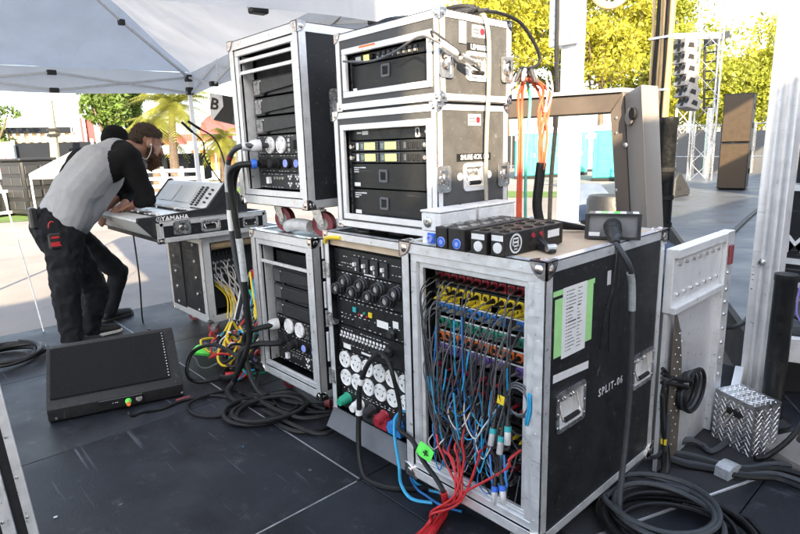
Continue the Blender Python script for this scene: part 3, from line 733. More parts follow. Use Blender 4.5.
rackB = amp_rack('amplifier_rack_case', 'aluminium edged amplifier rack standing on the deck beside the power rack', bx0, bx1, by0, by1, bz0, bz1, [.80], [(.765,.67),(.667,.572),(.569,.48)], .428, 0, 'caster')
for x in (bx0+.09, bx1-.09):
    for y in (by0+.1, by1-.1): caster(rackB, x, y, bz0, (bz0-.04)/1.86, rng.uniform(0,6), 'caster')
ax0, ax1, ay0, ay1, az0, az1 = -2.925, -2.268, 1.50, 2.2, 1.137, 1.972
rackA = amp_rack('amplifier_rack_case', 'aluminium edged amplifier rack on red casters, stacked on another rack', ax0, ax1, ay0, ay1, az0, az1, [1.872,1.815], [(1.785,1.69),(1.687,1.592),(1.589,1.495)], 1.44, 1, 'caster')
ra = (az0-bz1-.001-.04)/1.86-.0002
for x, yw in ((ax0+.17, .2), (ax1-.12, .35)):
    for y in (ay0+.14, ay1-.12): caster(rackA, x, y, az0, ra, yw, 'caster')
wh = MB().tube(spline([(-2.62,1.60,1.012),(-2.55,1.585,1.03),(-2.47,1.59,1.035),(-2.41,1.60,1.03)],6), .032, 12, rad=None).build('rolled_towel', M['whitecable']); tag(wh, 'rolled pale grey cloth between the stacked amplifier racks', 'cloth')

# ------------------------------------------------------------------ wireless receiver case and the case on top
M['lamf'] = M['lam_grey']
def road_case(name, label, x0, x1, y0, y1, z0, z1, ox0, ox1, oz0, oz1, hz, hole_h=.07, lat_z=None):
    root = thing(name, label, 'flight case', ((x0+x1)/2,(y0+y1)/2,z0))
    hy = (y0+y1)/2
    shell(root, x0, x1, y0, y1, z0, z1, 'lam_grey', [(ox0,ox1,oz0,oz1)], right_holes=[(hy-.052,hy+.052,hz-hole_h/2,hz+hole_h/2)])
    box_edges(root, x0, x1, y0, y1, z0, z1, .026, 'alu_white')
    recess_handle(root, (x1,hy,hz), (0,1,0), (1,0,0), .104, hole_h, 'alu_white')
    front_frame(root, ox0, ox1, oz0, oz1, y0, .024, .006)
    for y in (y0+.028, y1-.028): butterfly(root, (x1+.0034, y, lat_z or hz), (0,1,0), (1,0,0), .05, .075, 'steel')
    mb = MB().box(x0-.01,x0-.0005,y0+.0,y0+.04,hz-.03,hz+.03); mb.build('latch', M['steel'], root, bevel=.002)
    MB().box(ox0+.014,ox1-.014,y0+.32,y0+.325,oz0+.01,oz1-.01).build('rear_screen', M['dark'], root)
    for x in (ox0, ox1): MB().box(x-.012 if x == ox1 else x, x if x == ox1 else x+.012, y0+.03, y0+.036, oz0+.003, oz1-.003).build('rack_rail', M['steel'], root)
    return root
sx0, sx1, sy0, sy1, sz0, sz1 = -2.067, -1.45, 1.53, 1.948, 1.0735, 1.565
wire = road_case('wireless_case', 'charcoal flight case holding wireless receivers with yellow displays, stacked under another', sx0, sx1, sy0, sy1, sz0, sz1, -2.013, -1.49, 1.12, 1.501, 1.292, .078)
# feet between the power rack top and the case
for x in (sx0+.05, sx1-.35): MB().box(x, x+.09, sy0+.06, sy1-.06, 1.0465, sz0-.004).build('runner', M['dark'], wire)
fy = sy0+.03; a, b = -2.0, -1.503
def unit(root, z0, z1, m='rackblk', dep=.25): return MB().slab('y', fy, fy+dep, (a,b), (z0+.0012,z1-.0012)).build('rack_unit', M[m], root, bevel=.0015)
u = unit(wire, 1.445, 1.492)
MB().box(a+.085,a+.125,fy-.001,fy-.0002,1.468,1.484).build('paper_label', M['paper'], u); MB().box(a+.05,a+.08,fy-.001,fy-.0002,1.473,1.480).build('name_strip', M['gaff'], u)
o = MB(frame_M((b-.075,fy,1.468), (1,0,0), YN)); ring_plate(o, rrect(.022,.036,.004), rrect(.014,.026,.003), .0003, .004); o.build('power_switch', M['white'], u)
MB().lathe([(.008,0),(.007,.008),(.001,.009)], (b-.025,fy,1.468), YN, 12).build('knob', M['steel'], u)
for zz in (1.398, 1.351):
    u = unit(wire, zz, zz+.045, 'rackgrey')
    MB().lathe([(.012,0),(.012,.01),(.009,.018),(.006,.018)], (a+.022,fy,zz+.022), YN, 14).build('antenna_port', M['chrome'], u)
    MB().box(a+.045,a+.06,fy-.004,fy-.0004,zz+.008,zz+.038).build('battery_mark', M['white'], u)
    for x in (a+.07, a+.20):
        s_ = MB().box(x,x+.118,fy-.004,fy-.0004,zz+.004,zz+.041).build('display_bezel', M['pvc'], u, bevel=.001)
        MB().box(x+.032,x+.1,fy-.0052,fy-.0042,zz+.008,zz+.037).build('display', M['greenlcd'], s_)
        MB().box(x+.006,x+.026,fy-.0052,fy-.0042,zz+.012,zz+.033).build('meter', M['led'], s_)
        q = MB()
        for k in range(3): q.box(x+.104,x+.112,fy-.0056,fy-.0042,zz+.008+k*.011,zz+.015+k*.011)
        q.build('key', M['rackblk'], s_)
    for x in (b-.155,b-.13,b-.105,b-.08): MB().box(x,x+.012,fy-.005,fy-.0004,zz+.01,zz+.035).build('key', M['pvc' if x == b-.155 else 'rackblk'], u, bevel=.001)
    MB().lathe([(.012,0),(.012,.01),(.009,.018),(.006,.018)], (b-.025,fy,zz+.022), YN, 14).build('antenna_port', M['chrome'], u)
for z0, z1 in ((1.243,1.349),(1.124,1.24)):
    u = unit(wire, z0, z1)
    zc = z0+(z1-z0)*.52
    lk = MB(frame_M((a+.215,fy,zc), (1,0,0), YN)); ring_plate(lk, rrect(.052,.052,.006), rrect(.034,.034,.003), .0003, .005); l_ = lk.build('drawer_latch', M['pvc'], u)
    MB().box(a+.2,a+.23,fy-.003,fy-.0004,zc-.015,zc+.012).build('thumb_catch', M['dark'], l_, bevel=.001)
    q = MB()
    for k in range(3): q.box(a+.02,a+.02+rng.uniform(.02,.05),fy-.0008,fy-.0002,z1-.02-k*.009,z1-.016-k*.009)
    q.box(a+.065,a+.1,fy-.0008,fy-.0002,z1-.02,z1-.015); q.build('printed_lines', M['letter'], u)
    MB().box(a+.02,a+.06,fy-.0012,fy-.0002,z0+.008,z0+.024).build('paper_label', M['paper'], u)
lb = MB().box(sx1+.0002,sx1+.001,1.635,1.84,1.353,1.382).build('label_tape', M['ink'], wire)
text_part('lettering', 'SHURE 4CH. 003', .026, M['letter'], lb, (sx1+.001,1.741,1.3675), (0,1,0), (1,0,0), .98, .0006, .0002, .92)
def sticker(root, x, y, z, w=.075, h=.042):
    s_ = MB().box(x+.0002,x+.0008,y-w/2,y+w/2,z-h/2,z+h/2).build('asset_sticker', M['paper'], root)
    MB(frame_M((x+.0008,y+w*.27,z),(0,1,0),(1,0,0))).lathe([(.013,.0002),(.013,.0006),(.0003,.0006)], (0,0,0), (0,0,1), 16).build('sticker_mark', M['redplug'], s_)
    q = MB()
    for k in range(2): q.box(x+.0009,x+.0011,y-w*.42,y+w*.05,z+.002-k*.012,z+.008-k*.012)
    q.build('printed_lines', M['pvc'], s_)
sticker(wire, sx1, 1.74, 1.508)
for y in (1.655, 1.83): MB().lathe([(.016,0),(.014,.003),(.001,.0035)], (sx1,y,1.295), XP, 14).build('rivet_cap', M['alu_white'], wire)

ux0, ux1, uy0, uy1, uz0, uz1 = -2.03, -1.432, 1.53, 1.94, 1.574, 1.878
upper = road_case('monitor_rack_case', 'charcoal flight case at the top of the stack with a sunlit end', ux0, ux1, uy0, uy1, uz0, uz1, -1.977, -1.48, 1.634, 1.805, 1.70, .075)
fy = uy0+.028; a, b = -1.964, -1.493
u = unit(upper, 1.752, 1.792)
MB().box(a+.005,a+.022,fy-.004,fy-.0004,1.762,1.78).build('switch', M['rackgrey'], u)
MB().box(a+.03,a+.065,fy-.002,fy-.0004,1.762,1.782).build('paper_label', M['paper'], u)
MB().box(a+.082,a+.117,fy-.003,fy-.0004,1.758,1.784).build('display', M['greenlcd'], u, bevel=.001)
MB().lathe([(.011,0),(.011,.01),(.008,.014),(.001,.0145)], (a+.14,fy,1.772), YN, 14).build('knob', M['dark'], u)
for k in range(8):
    q = MB().box(a+.165+k*.03,a+.188+k*.03,fy-.003,fy-.0004,1.757,1.787); k_ = q.build('channel_strip', M['rackgrey'], u, bevel=.001)
    MB().lathe([(.005,0),(.005,.006),(.001,.0065)], (a+.176+k*.03,fy-.003,1.765), YN, 8).build('knob', M['tyre'], k_)
    MB().box(a+.17+k*.03,a+.182+k*.03,fy-.0036,fy-.0031,1.776,1.783).build('printed_lines', M['pvc'], k_)
u = unit(upper, 1.638, 1.749)
lk = MB(frame_M((a+.215,fy,1.712), (1,0,0), YN)); ring_plate(lk, rrect(.05,.05,.006), rrect(.034,.032,.003), .0003, .005); l_ = lk.build('drawer_latch', M['pvc'], u)
MB().box(a+.2,a+.23,fy-.003,fy-.0004,1.7,1.724).build('thumb_catch', M['dark'], l_, bevel=.001)
MB().box(a+.005,a+.03,fy-.0012,fy-.0002,1.643,1.66).build('paper_label', M['paper'], u)
MB().box(-1.87,-1.77,uy0-.0068,uy0-.0061,1.807,1.814).build('orange_tape', M['orange'], upper)
lb = MB().box(ux1+.0002,ux1+.001,1.675,1.812,1.754,1.781).build('label_tape', M['ink'], upper)
text_part('lettering', 'LEM00350', .026, M['letter'], lb, (ux1+.001,1.7435,1.7675), (0,1,0), (1,0,0), .95, .0006, .0002, .9)
sticker(upper, ux1, 1.742, 1.825)
MB().box(ux1+.003,ux1+.0055,1.63,1.668,1.775,1.85).build('lid_clasp', M['alu_white'], upper, bevel=.002)

# small printed legends and scuffed tape on the rack panels
rl = random.Random(77)
def legends(panel, x0, x1, y, zs, step, m='letter'):
    mb = MB()
    for z in zs:
        x = x0
        while x < x1:
            w = rl.uniform(.006,.016)
            if rl.random() < .8: mb.box(x, x+w, y-.0011, y-.0002, z, z+rl.uniform(.0018,.0032))
            x += step*rl.uniform(.8,1.2)
    o = mb.build('printed_legend', M[m], panel, smooth=0); o['kind'] = 'stuff'
fyc = cy0+.03
legends(p1, -1.975, -1.75, fyc, (.944,), .03); legends(p1, -2.09, -2.0, fyc, (.93,.90,.885), .02); legends(p1, -1.72, -1.6, fyc, (.93,.89), .022)
legends(p2, -2.1, -1.6, fyc, (.852,.738), .028); legends(p3, -2.09, -1.62, fyc, (.722,.655,.61), .034); legends(p4, -2.09, -1.76, fyc, (.578,.505), .0235); legends(p5, -2.1, -1.62, fyc, (.466,.272), .03); legends(p6, -2.1, -1.62, fyc, (.262,), .03)
for root in (rackA, rackB):
    for ch in root.children:
        if ch.name.startswith('rack_panel'):
            zz = [v.co.z for v in ch.data.vertices]; xx = [v.co.x for v in ch.data.vertices]; yy = min(v.co.y for v in ch.data.vertices); g_ = ORG[ch.name]
            legends(ch, min(xx)+g_.x+.02, max(xx)+g_.x-.02, yy+g_.y, (max(zz)+g_.z-.008, min(zz)+g_.z+.006), .03)
# ------------------------------------------------------------------ pop-up tent over the mixing desk
M['canopy'] = mat('canopy_fabric', (.52,.545,.59), .8, 0, .06, 3, .6, 7, .25, (.42,.44,.48), (2,12,2), .35, (.46,.49,.55), 1.6, tr=.4, dirt2=(.5,(.4,.42,.47),5,.6,.75))
M['tentbar'] = mat('tent_frame', (.5,.53,.56), .45, .3, .1, 20); M['tentwhite_sunlit'] = mat('tent_frame_white_sunlit', (.8,.8,.79), .5, .0, .05, 20)
M['blkplastic'] = mat('black_plastic', (.015,.016,.018), .5, 0, .15, 30)
TP0 = Vector((-7.04,3.08)); TD2 = Vector((.985,-.173)).normalized(); TD1 = Vector((-.173,-.985)).normalized(); TL_, TW_ = 4.57, 2.95
def tpt(a, b, z): q = TP0 + TD2*a + TD1*b; return Vector((q.x, q.y, z))
tent = thing('canopy_tent', 'large white pop-up canopy tent over the mixing desk', 'tent', (TP0.x, TP0.y, GZ))
ZE, ZV, ZT = 2.36, 2.095, 3.22
cn = [tpt(0,0,ZE), tpt(TL_,0,ZE), tpt(TL_,TW_,ZE), tpt(0,TW_,ZE)]; rA = tpt(TW_/2,TW_/2,ZT); rB = tpt(TL_-TW_/2,TW_/2,ZT)
def hip(p, q, r, s, n=10):
    """panel p-q (eave) to s-r (ridge) with a little sag and pucker"""
    mb = MB()
    def fn(u, v):
        a = p.lerp(q, u); b = s.lerp(r, u); w = a.lerp(b, v)
        sag = -.10*math.sin(math.pi*min(1, v*1.05))*math.sin(math.pi*u) + (.022*mnoise.noise(Vector((w.x*2.2, w.y*2.2, 1.7)))+.010*(1-2*abs(mnoise.noise(Vector((w.x*5+w.y*3, w.y*2, 4.7))))))*math.sin(math.pi*min(1,v*1.2+.1))
        return (w.x, w.y, w.z+sag)
    mb.grid(fn, 60, 26); return mb.build('roof_panel', M['canopy'], tent, smooth=60)
hip(cn[0], cn[1], rB, rA); hip(cn[1], cn[2], rB, rB); hip(cn[2], cn[3], rA, rB); hip(cn[3], cn[0], rA, rA)
for i in range(4):
    p, q = cn[i], cn[(i+1) % 4]
    def fv(u, v, p=p, q=q):
        w = p.lerp(q, u); out = Vector((q.y-p.y, p.x-q.x, 0)).normalized()
        return (w.x+out.x*.004*math.sin(u*40)*v, w.y+out.y*.004*math.sin(u*40)*v, ZE+.004-(ZE-ZV)*v + .01*math.sin(u*9)*v)
    MB().grid(fv, 40, 2).build('valance', M['canopy'], tent, smooth=60)
IN = .05
def tin(a, b, z): return tpt(min(max(a, IN), TL_-IN), min(max(b, IN), TW_-IN), z)
corners = [(0,0),(TL_,0),(TL_,TW_),(0,TW_)]
for i in range(4):
    a, b = corners[i], corners[(i+1) % 4]
    nseg = 2 if i == 3 else 4; white = (i == 1)  # near eave bars coloured white to look sunlit
    for k in range(nseg):
        f0, f1 = k/nseg, (k+1)/nseg
        def at(f, z): return tin(a[0]+(b[0]-a[0])*f, a[1]+(b[1]-a[1])*f, z)
        zt, zb = ZE-.06, ZV+.02
        lo0, lo1 = (zt, zb) if k % 2 == 0 else (zb, zt)
        off = Vector((.012,.012,0))
        MB().bar(at(f0,lo0), at(f1,lo1), .014, .026).build('truss_bar', M['tentwhite_sunlit' if white else 'tentbar'], tent, bevel=.002)
        MB().bar(at(f0,lo1)+off, at(f1,lo0)+off, .014, .026).build('truss_bar', M['tentwhite_sunlit' if white else 'tentbar'], tent, bevel=.002)
    for k in range(1,nseg):
        p = tin(a[0]+(b[0]-a[0])*k/nseg, a[1]+(b[1]-a[1])*k/nseg, 0)
        for z in (ZE-.06, ZV+.02):
            if (z < ZE-.1) == (k % 2 == 1) or k*2 == nseg:
                MB().box(p.x-.03,p.x+.03,p.y-.045,p.y+.045,z-.025,z+.025).build('bracket', M['blkplastic'], tent, bevel=.006)
for (a, b) in corners:
    p = tin(a, b, 0)
    MB().box(p.x-.022,p.x+.022,p.y-.022,p.y+.022,GZ,ZE-.02).build('leg', M['tentwhite_sunlit'], tent, bevel=.004)
    MB().box(p.x-.05,p.x+.05,p.y-.05,p.y+.05,GZ+.001,GZ+.012).build('foot', M['steel'], tent)
    for za, zb in ((ZV,ZV+.09),(ZE-.11,ZE-.03)): MB().box(p.x-.036,p.x+.036,p.y-.036,p.y+.036,za,zb).build('bracket', M['blkplastic'], tent, bevel=.006)
for (a, b), r in zip(corners, (rA, rB, rB, rA)):
    p = tin(a, b, ZE-.05); e = r+Vector((0,0,-.10)); mid = p.lerp(e, .55)+Vector((0,0,-.03))
    MB().bar(p, mid, .022, .026).bar(mid, e, .018, .022).build('rafter', M['tentbar'], tent, bevel=.002)
    MB().box(mid.x-.03,mid.x+.03,mid.y-.03,mid.y+.03,mid.z-.035,mid.z+.02).build('bracket', M['blkplastic'], tent, bevel=.006)
    MB().bar(tin(a, b, ZV+.3-.1), p.lerp(e,.2)+Vector((0,0,-.02)), .012, .02).build('rafter_strut', M['tentbar'], tent)
MB().bar(rA+Vector((0,0,-.09)), rB+Vector((0,0,-.09)), .025, .03).build('ridge_bar', M['tentbar'], tent)

# guy rope of the tent at the far left
cable('guy_rope', [Pd(-40,60,6.3), Pd(20,248,5.9), Pz(44,332,0.0)], .006, M['whitecable'], 'thin white guy rope slanting down to the deck behind the leaning man', cat='rope')

# ------------------------------------------------------------------ steel arm frame behind the split rack
M['beigesteel'] = mat('grey_and_lit_steel', (.25,.23,.21), .55, .1, .1, 4, .1, 60, .3, (.2,.17,.14), (1,14,1), .35, (.22,.18,.14), 2)
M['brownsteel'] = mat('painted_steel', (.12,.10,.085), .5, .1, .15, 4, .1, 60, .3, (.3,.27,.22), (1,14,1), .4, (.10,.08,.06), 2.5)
FY = 2.52
arm = thing('steel_arm_frame', 'grey-brown box steel arm with a large window, standing behind the split rack', 'frame', (-1.3, FY, 0))
def F(px, py, y=FY): q = Py(px, py, y); return (q.x, q.z)
o_ = [F(478,102), F(623.5,92), F(631,240)]
t_bl = F(478,120); w_tr = F(610,112.5); w_br = F(617.5,240)
bot = .02
ext = lambda a, b: (b[0]+(b[0]-a[0])*((bot-b[1])/(b[1]-a[1])), bot)
pr_ = ext(o_[1], o_[2]); pl_ = ext(w_tr, w_br)
MB().prism([o_[0], o_[1], w_tr, t_bl], 'y', FY, FY+.14).build('beam', M['brownsteel'], arm, bevel=.004)
MB().prism([(w_tr[0]+.0006,w_tr[1]), (o_[1][0]-.0,o_[1][1]-.0), pr_, pl_], 'y', FY+.0008, FY+.139).build('post', M['brownsteel'], arm, bevel=.003)
# outer cheek plate, standing proud towards the camera, its lit look put into a paler grey
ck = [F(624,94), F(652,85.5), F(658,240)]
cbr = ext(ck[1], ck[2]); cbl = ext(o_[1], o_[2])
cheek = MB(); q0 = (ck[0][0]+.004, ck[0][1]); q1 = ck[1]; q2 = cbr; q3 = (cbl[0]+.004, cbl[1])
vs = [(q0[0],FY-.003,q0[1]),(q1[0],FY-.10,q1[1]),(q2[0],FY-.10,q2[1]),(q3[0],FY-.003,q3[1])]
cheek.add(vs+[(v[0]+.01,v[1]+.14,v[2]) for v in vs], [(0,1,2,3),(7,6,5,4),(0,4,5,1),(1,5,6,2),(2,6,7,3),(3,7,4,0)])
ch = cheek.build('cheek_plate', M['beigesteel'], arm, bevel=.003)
# strip along the beam whose sunlit look is put into its bright colour
MB().prism([F(478,98.5), F(624,87.5), (o_[1][0],o_[1][1]+.001), (o_[0][0],o_[0][1]+.001)], 'y', FY-.012, FY+.14).build('lit_edge_strip', M['alu_white'], arm, bevel=.002)
dq = Vector((q1[0]-q0[0],-.097,0)); n_ = Vector((dq.y,-dq.x,0)).normalized(); c = Vector((q0[0]+dq.x*.58,FY-.003+dq.y*.58,Py(640,113,FY-.06).z)); c2b = Vector((q0[0]+dq.x*.36,FY-.003+dq.y*.36,c.z-.012))
MB().lathe([(.036,-.005),(.036,.003),(.034,.004),(.0003,.004)], c2b, n_, 20).build('boss', M['beigesteel'], ch)
MB().lathe([(.026,-.004),(.026,.006),(.001,.0062)], c, n_, 18).build('pin_hole', M['dark'], ch)
sb = MB(); screws(sb, [Py(616,y_,FY) for y_ in (118,133,190)], r=.008); sb.lathe([(.012,0),(.012,.008),(.006,.010)], Py(626,145,FY-.003), YN, 6); sb.build('bolt', M['steel'], arm)

# ------------------------------------------------------------------ masts
def mast_white():
    x0, x1, y0 = -.882, -.758, 3.30
    t = thing('aluminium_mast', 'wide white aluminium mast with ribs standing beside the diamond plate box', 'mast', ((x0+x1)/2, y0+.06, 0))
    prof = [(x0,y0),(x0+.036,y0),(x0+.042,y0+.012),(x0+.05,y0+.012),(x0+.056,y0),(x0+.078,y0),(x0+.084,y0+.012),(x0+.09,y0+.012),(x0+.096,y0),(x1,y0),(x1,y0+.12),(x0,y0+.12)]
    MB().prism(prof, 'z', .0, 5.2).build('extrusion', M['alu_white'], t, bevel=.002)
    MB().lathe([(.017,0),(.017,.006),(.011,.008),(.011,.016),(.001,.018)], Py(762,262,y0), YN, 10).build('bolt', M['steel'], t)
    for z in (.93,.96,1.0,.88): MB().lathe([(.005,0),(.004,.004),(.001,.005)], (x0+.012,y0,z-.25), YN, 8).build('screw', M['steel'], t)
mast_white()
def mast_cable_bundle():
    y = 4.2; t = thing('steel_mast', 'tall warm-toned steel mast with cables strapped to it and a black sleeve below', 'mast', (-1.79,y,0))
    M['tansteel'] = mat('galvanised_tan_steel', (.5,.35,.18), .4, .35, .15, 6, .1, 60, .4, (.2,.13,.08), (30,30,1.2), .3, (.24,.16,.1), 3)
    MB().box(-1.855,-1.765,y,y+.09,0,5).build('tube', M['tansteel'], t, bevel=.01)
    for i, x in enumerate((-1.872,-1.846,-1.82,-1.80,-1.783,-1.758)):
        pts = [(x+rng.uniform(-.006,.006), y-.014-.004*(i % 2), z) for z in np.linspace(1.3,4.9,14)]
        MB().tube(spline(pts,3), .011, 7).build('strapped_cable', M['rubber' if i in (1,4) else 'tansteel'], t)
    for z in (1.75,2.1,2.45,3.1): MB().box(-1.89,-1.742,y-.032,y-.001,z-.008,z+.008).build('strap', M['gaff'], t)
    MB().lathe([(.078,0),(.078,.02),(.066,.03),(.066,1.2),(.072,1.21),(.072,1.26),(.03,1.26)], (-1.74,y+.02,.3), ZP, 22).build('sleeve', M['rackblk'], t)
    for z in (.78,.98,1.18): MB().lathe([(.073,0),(.073,.03)], (-1.74,y+.02,z), ZP, 20).build('clamp_ring', M['dark'], t)
mast_cable_bundle()
def mast_back():
    y = 6.0; t = thing('square_mast', 'white square aluminium mast seen through the window of the steel arm', 'mast', (-3.6,y,GZ))
    MB().box(-3.725,-3.535,y,y+.19,GZ,3.4).build('tube', M['alu_white'], t, bevel=.006)
    MB().box(-3.85,-3.485,y-.06,y-.002,2.47,3.6).box(-3.85,-3.8,y-.002,y+.2,2.47,3.6).build('bracket', M['alu_white'], t, bevel=.004)
    sb = MB(); screws(sb, [(x,y-.06,z) for x in (-3.79,-3.58) for z in (2.55,2.62,2.8,2.87)], r=.016); sb.build('bolt', M['steel'], t)
    cable('mast_cable', [(-3.74,y-.09,3.5),(-3.735,y-.085,2.9),(-3.73,y-.08,2.3),(-3.72,y-.06,1.8),(-3.77,y-.06,1.0),(-3.78,y-.06,.3),(-3.79,y-.05,GZ+.03)], .026, M['rubber'], 'thick black cable running down the white square mast')
mast_back()

# ------------------------------------------------------------------ folded aluminium wing panel behind the split rack
wing = thing('folded_wing_panel', 'white aluminium folding stage wing with rivets, standing beside the split rack', 'panel', (-.87,2.6,0))
wx = -.872
MB().box(wx-.03,wx-.012,2.27,2.82,.012,.72).build('skin', M['alu'], wing)
MB().box(wx-.034,wx,2.262,2.80,.725,.99).build('hinge_channel', M['alu_white'], wing, bevel=.003)
MB().box(wx+.0005,wx+.02,2.262,2.80,.955,.99).box(wx+.0005,wx+.02,2.262,2.80,.725,.752).build('channel_lip', M['alu_white'], wing, bevel=.002)
MB().box(wx-.03,wx+.018,2.806,2.90,.012,.992).build('flange', M['alu'], wing, bevel=.003)
for k in range(7):
    for zz in (.925,.80):
        h = MB().lathe([(.0085,0),(.0085,.008),(.005,.010),(.001,.0102)], (wx+.0002,2.31+k*.072,zz), XP, 6); h.build('bolt', M['steel'], wing)
for z in (.08,.2,.3,.38,.46,.53,.6,.66,.72,.8,.9): MB().lathe([(.010,0),(.008,.006),(.003,.009),(.0003,.0095)], (wx+.0182,2.84,z), XP, 8).build('rivet', M['steel'], wing)
MB().box(wx+.0185,wx+.032,2.825,2.86,.84,.93).build('catch', M['caster'], wing, bevel=.003)
# brown curved brace plate with rivets beside it
br = MB(); pts = [(2.30,.05),(2.43,.05),(2.42,.3),(2.40,.5),(2.36,.64),(2.30,.74)]
br.prism(pts, 'x', wx+.002, wx+.009); bo = br.build('perforated_brace', mat('dusty_brown_steel', (.13,.11,.09), .6, .3, .2, 20), wing, bevel=.002)
rvm = MB().lathe([(.0045,0),(.003,.003),(.0005,.0035)], (0,0,0), XP, 6).mesh('rivet'); rvm.materials.append(M['steel'])
for k in range(26): place('rivet', rvm, bo, (wx+.0092, 2.32+.03*(k % 3), .1+k*.021))
# edge beam between the wing and the mast
eb = MB().bar((-.80,2.93,.16),(-.885,3.29,.16),.04,.07).build('brace_beam', M['alu_white'], None, bevel=.003); tag(eb, 'short aluminium beam running from the folded wing to the white mast', 'beam')
eb2 = MB().bar((-.742,3.36,.32),(.35,3.72,.32),.05,.13).build('brace_beam', M['alu_white'], None, bevel=.003); tag(eb2, 'aluminium edge beam of the stage to the right of the white mast', 'beam')

# ------------------------------------------------------------------ diamond plate step box
M['diamond'] = mat('diamond_plate', (.85,.85,.86), .3, .7, .15, 20, .1, 80, .2, (.3,.3,.3), (9,60,9), .35, (.2,.2,.2), 12)
dO = Vector((-.838,2.775,0)); dU = Vector((.894,-.447,0)); dV = Vector((.447,.894,0))
step = thing('diamond_plate_box', 'small bright diamond plate aluminium box on the deck beside the white mast', 'box', tuple(dO+dU*.12+dV*.11))
M['diamond_base'] = mat('diamond_plate_field', (.36,.365,.375), .35, .85, .2, 20, .1, 80, .2, (.1,.1,.1), (9,60,9), .35, (.08,.08,.08), 12)
W_, D_, H_ = .215, .155, .245
def dplate(name, o, u, v, w, h, parent, th=.004):
    n = u.cross(v).normalized(); Mx = Matrix(((u.x,v.x,n.x,o.x),(u.y,v.y,n.y,o.y),(u.z,v.z,n.z,o.z),(0,0,0,1)))
    p = MB(Mx).box(0,w,0,h,-th,0).build(name, M['diamond_base'], parent)
    lug = MB(Mx); s_ = .024; i = 0; yy = .012
    while yy < h-.01:
        xx = .012 + (s_/2 if i % 2 else 0); j = 0
        while xx < w-.01:
            a = RAD(45 if (i+j) % 2 else -45); c, s2 = math.cos(a), math.sin(a); L, B = .0125, .0036
            pts = [(-L,0),(0,-B),(L,0),(0,B)]
            vs = [(xx+p_[0]*c-p_[1]*s2, yy+p_[0]*s2+p_[1]*c, 0) for p_ in pts]+[(xx+p_[0]*.6*c-p_[1]*.6*s2, yy+p_[0]*.6*s2+p_[1]*.6*c, .0016) for p_ in pts]
            lug.add(vs, [(4,5,6,7),(0,1,5,4),(1,2,6,5),(2,3,7,6),(3,0,4,7)]); xx += s_; j += 1
        yy += s_*.62; i += 1
    l = lug.build('tread_lugs', M['diamond'], p, smooth=0); l['kind'] = 'stuff'
    return p
fr = dplate('front_plate', dO+Vector((0,0,.001)), dU, ZP, W_, H_-.001, step)
dplate('side_plate', dO+dU*W_+dV*.0045+Vector((0,0,.001)), dV, ZP, D_-.009, H_-.001, step)
dplate('top_plate', dO+dU*.0002+dV*.0002+Vector((0,0,H_+.0045)), dU, dV, W_-.0004, D_-.0004, step)
Mx = Matrix(((dU.x,dV.x,0,dO.x),(dU.y,dV.y,0,dO.y),(0,0,1,0),(0,0,0,1)))
MB(Mx).box(-.0005,.004,.0045,D_-.005,.001,H_).box(.0045,W_-.0045,D_-.0045,D_-.0005,.001,H_).build('back_plate', M['alu'], step)
hk = MB(Mx); hk.box(.08,.155,-.012,-.002,.165,.195); hk.build('latch', M['dark'], step, bevel=.003)
hb = MB(Mx); hb.cyl((.088,-.016,.185),(.07,-.024,.14),.005).cyl((.125,-.016,.185),(.105,-.03,.125),.005).box(.05,.09,-.006,-.002,.09,.102); hb.build('latch_lever', M['chrome'], step)
low = dplate('lower_plate', dO+dU*(-.07)+dV*.06+Vector((0,0,.001)), dU, ZP, .068, .15, step)
# base plate with bolts beside it
bp = thing('mast_base_plate', 'flat steel base plate with bolts beside the diamond plate box', 'plate', (-.55,2.98,0))
Mb = Matrix(((dU.x,dV.x,0,-.66),(dU.y,dV.y,0,2.85),(0,0,1,0),(0,0,0,1)))
MB(Mb).box(.03,.26,-.06,.24,.001,.05).build('plate', M['beigesteel'], bp, bevel=.004)
for (a_, b_) in ((.06,0),(.1,.05),(.2,.03),(.2,.15)): MB(Mb).lathe([(.016,0),(.016,.012),(.009,.012),(.009,.022)], (a_,b_,.0505), ZP, 6).build('bolt', M['steel'], bp)
# black stand post
ptop = Py(787,273,3.02); qx = ptop.x; po = thing('black_stand_post', 'black round stand post with a clamp, rising beside the white mast', 'stand', (qx,3.02,.05))
MB().lathe([(.09,0),(.09,.012),(.05,.03),(.046,.04),(.046,ptop.z-.09),(.049,ptop.z-.085),(.049,ptop.z-.055),(.01,ptop.z-.05)], (qx,3.02,.0505), ZP, 22).build('post', M['rackblk'], po)
cl = MB().box(-.52,-.44,2.96,3.0,.52,.56).cyl((-.45,2.98,.44),(-.45,2.98,.6),.01).build('clamp', M['steel'], po, bevel=.004)
MB().cyl((-.475,2.955,.40),(-.475,2.955,.47),.014).build('connector', M['alu'], po); MB().cyl((-.475,2.955,.375),(-.475,2.955,.399),.0145).build('boot', M['redplug'], po)

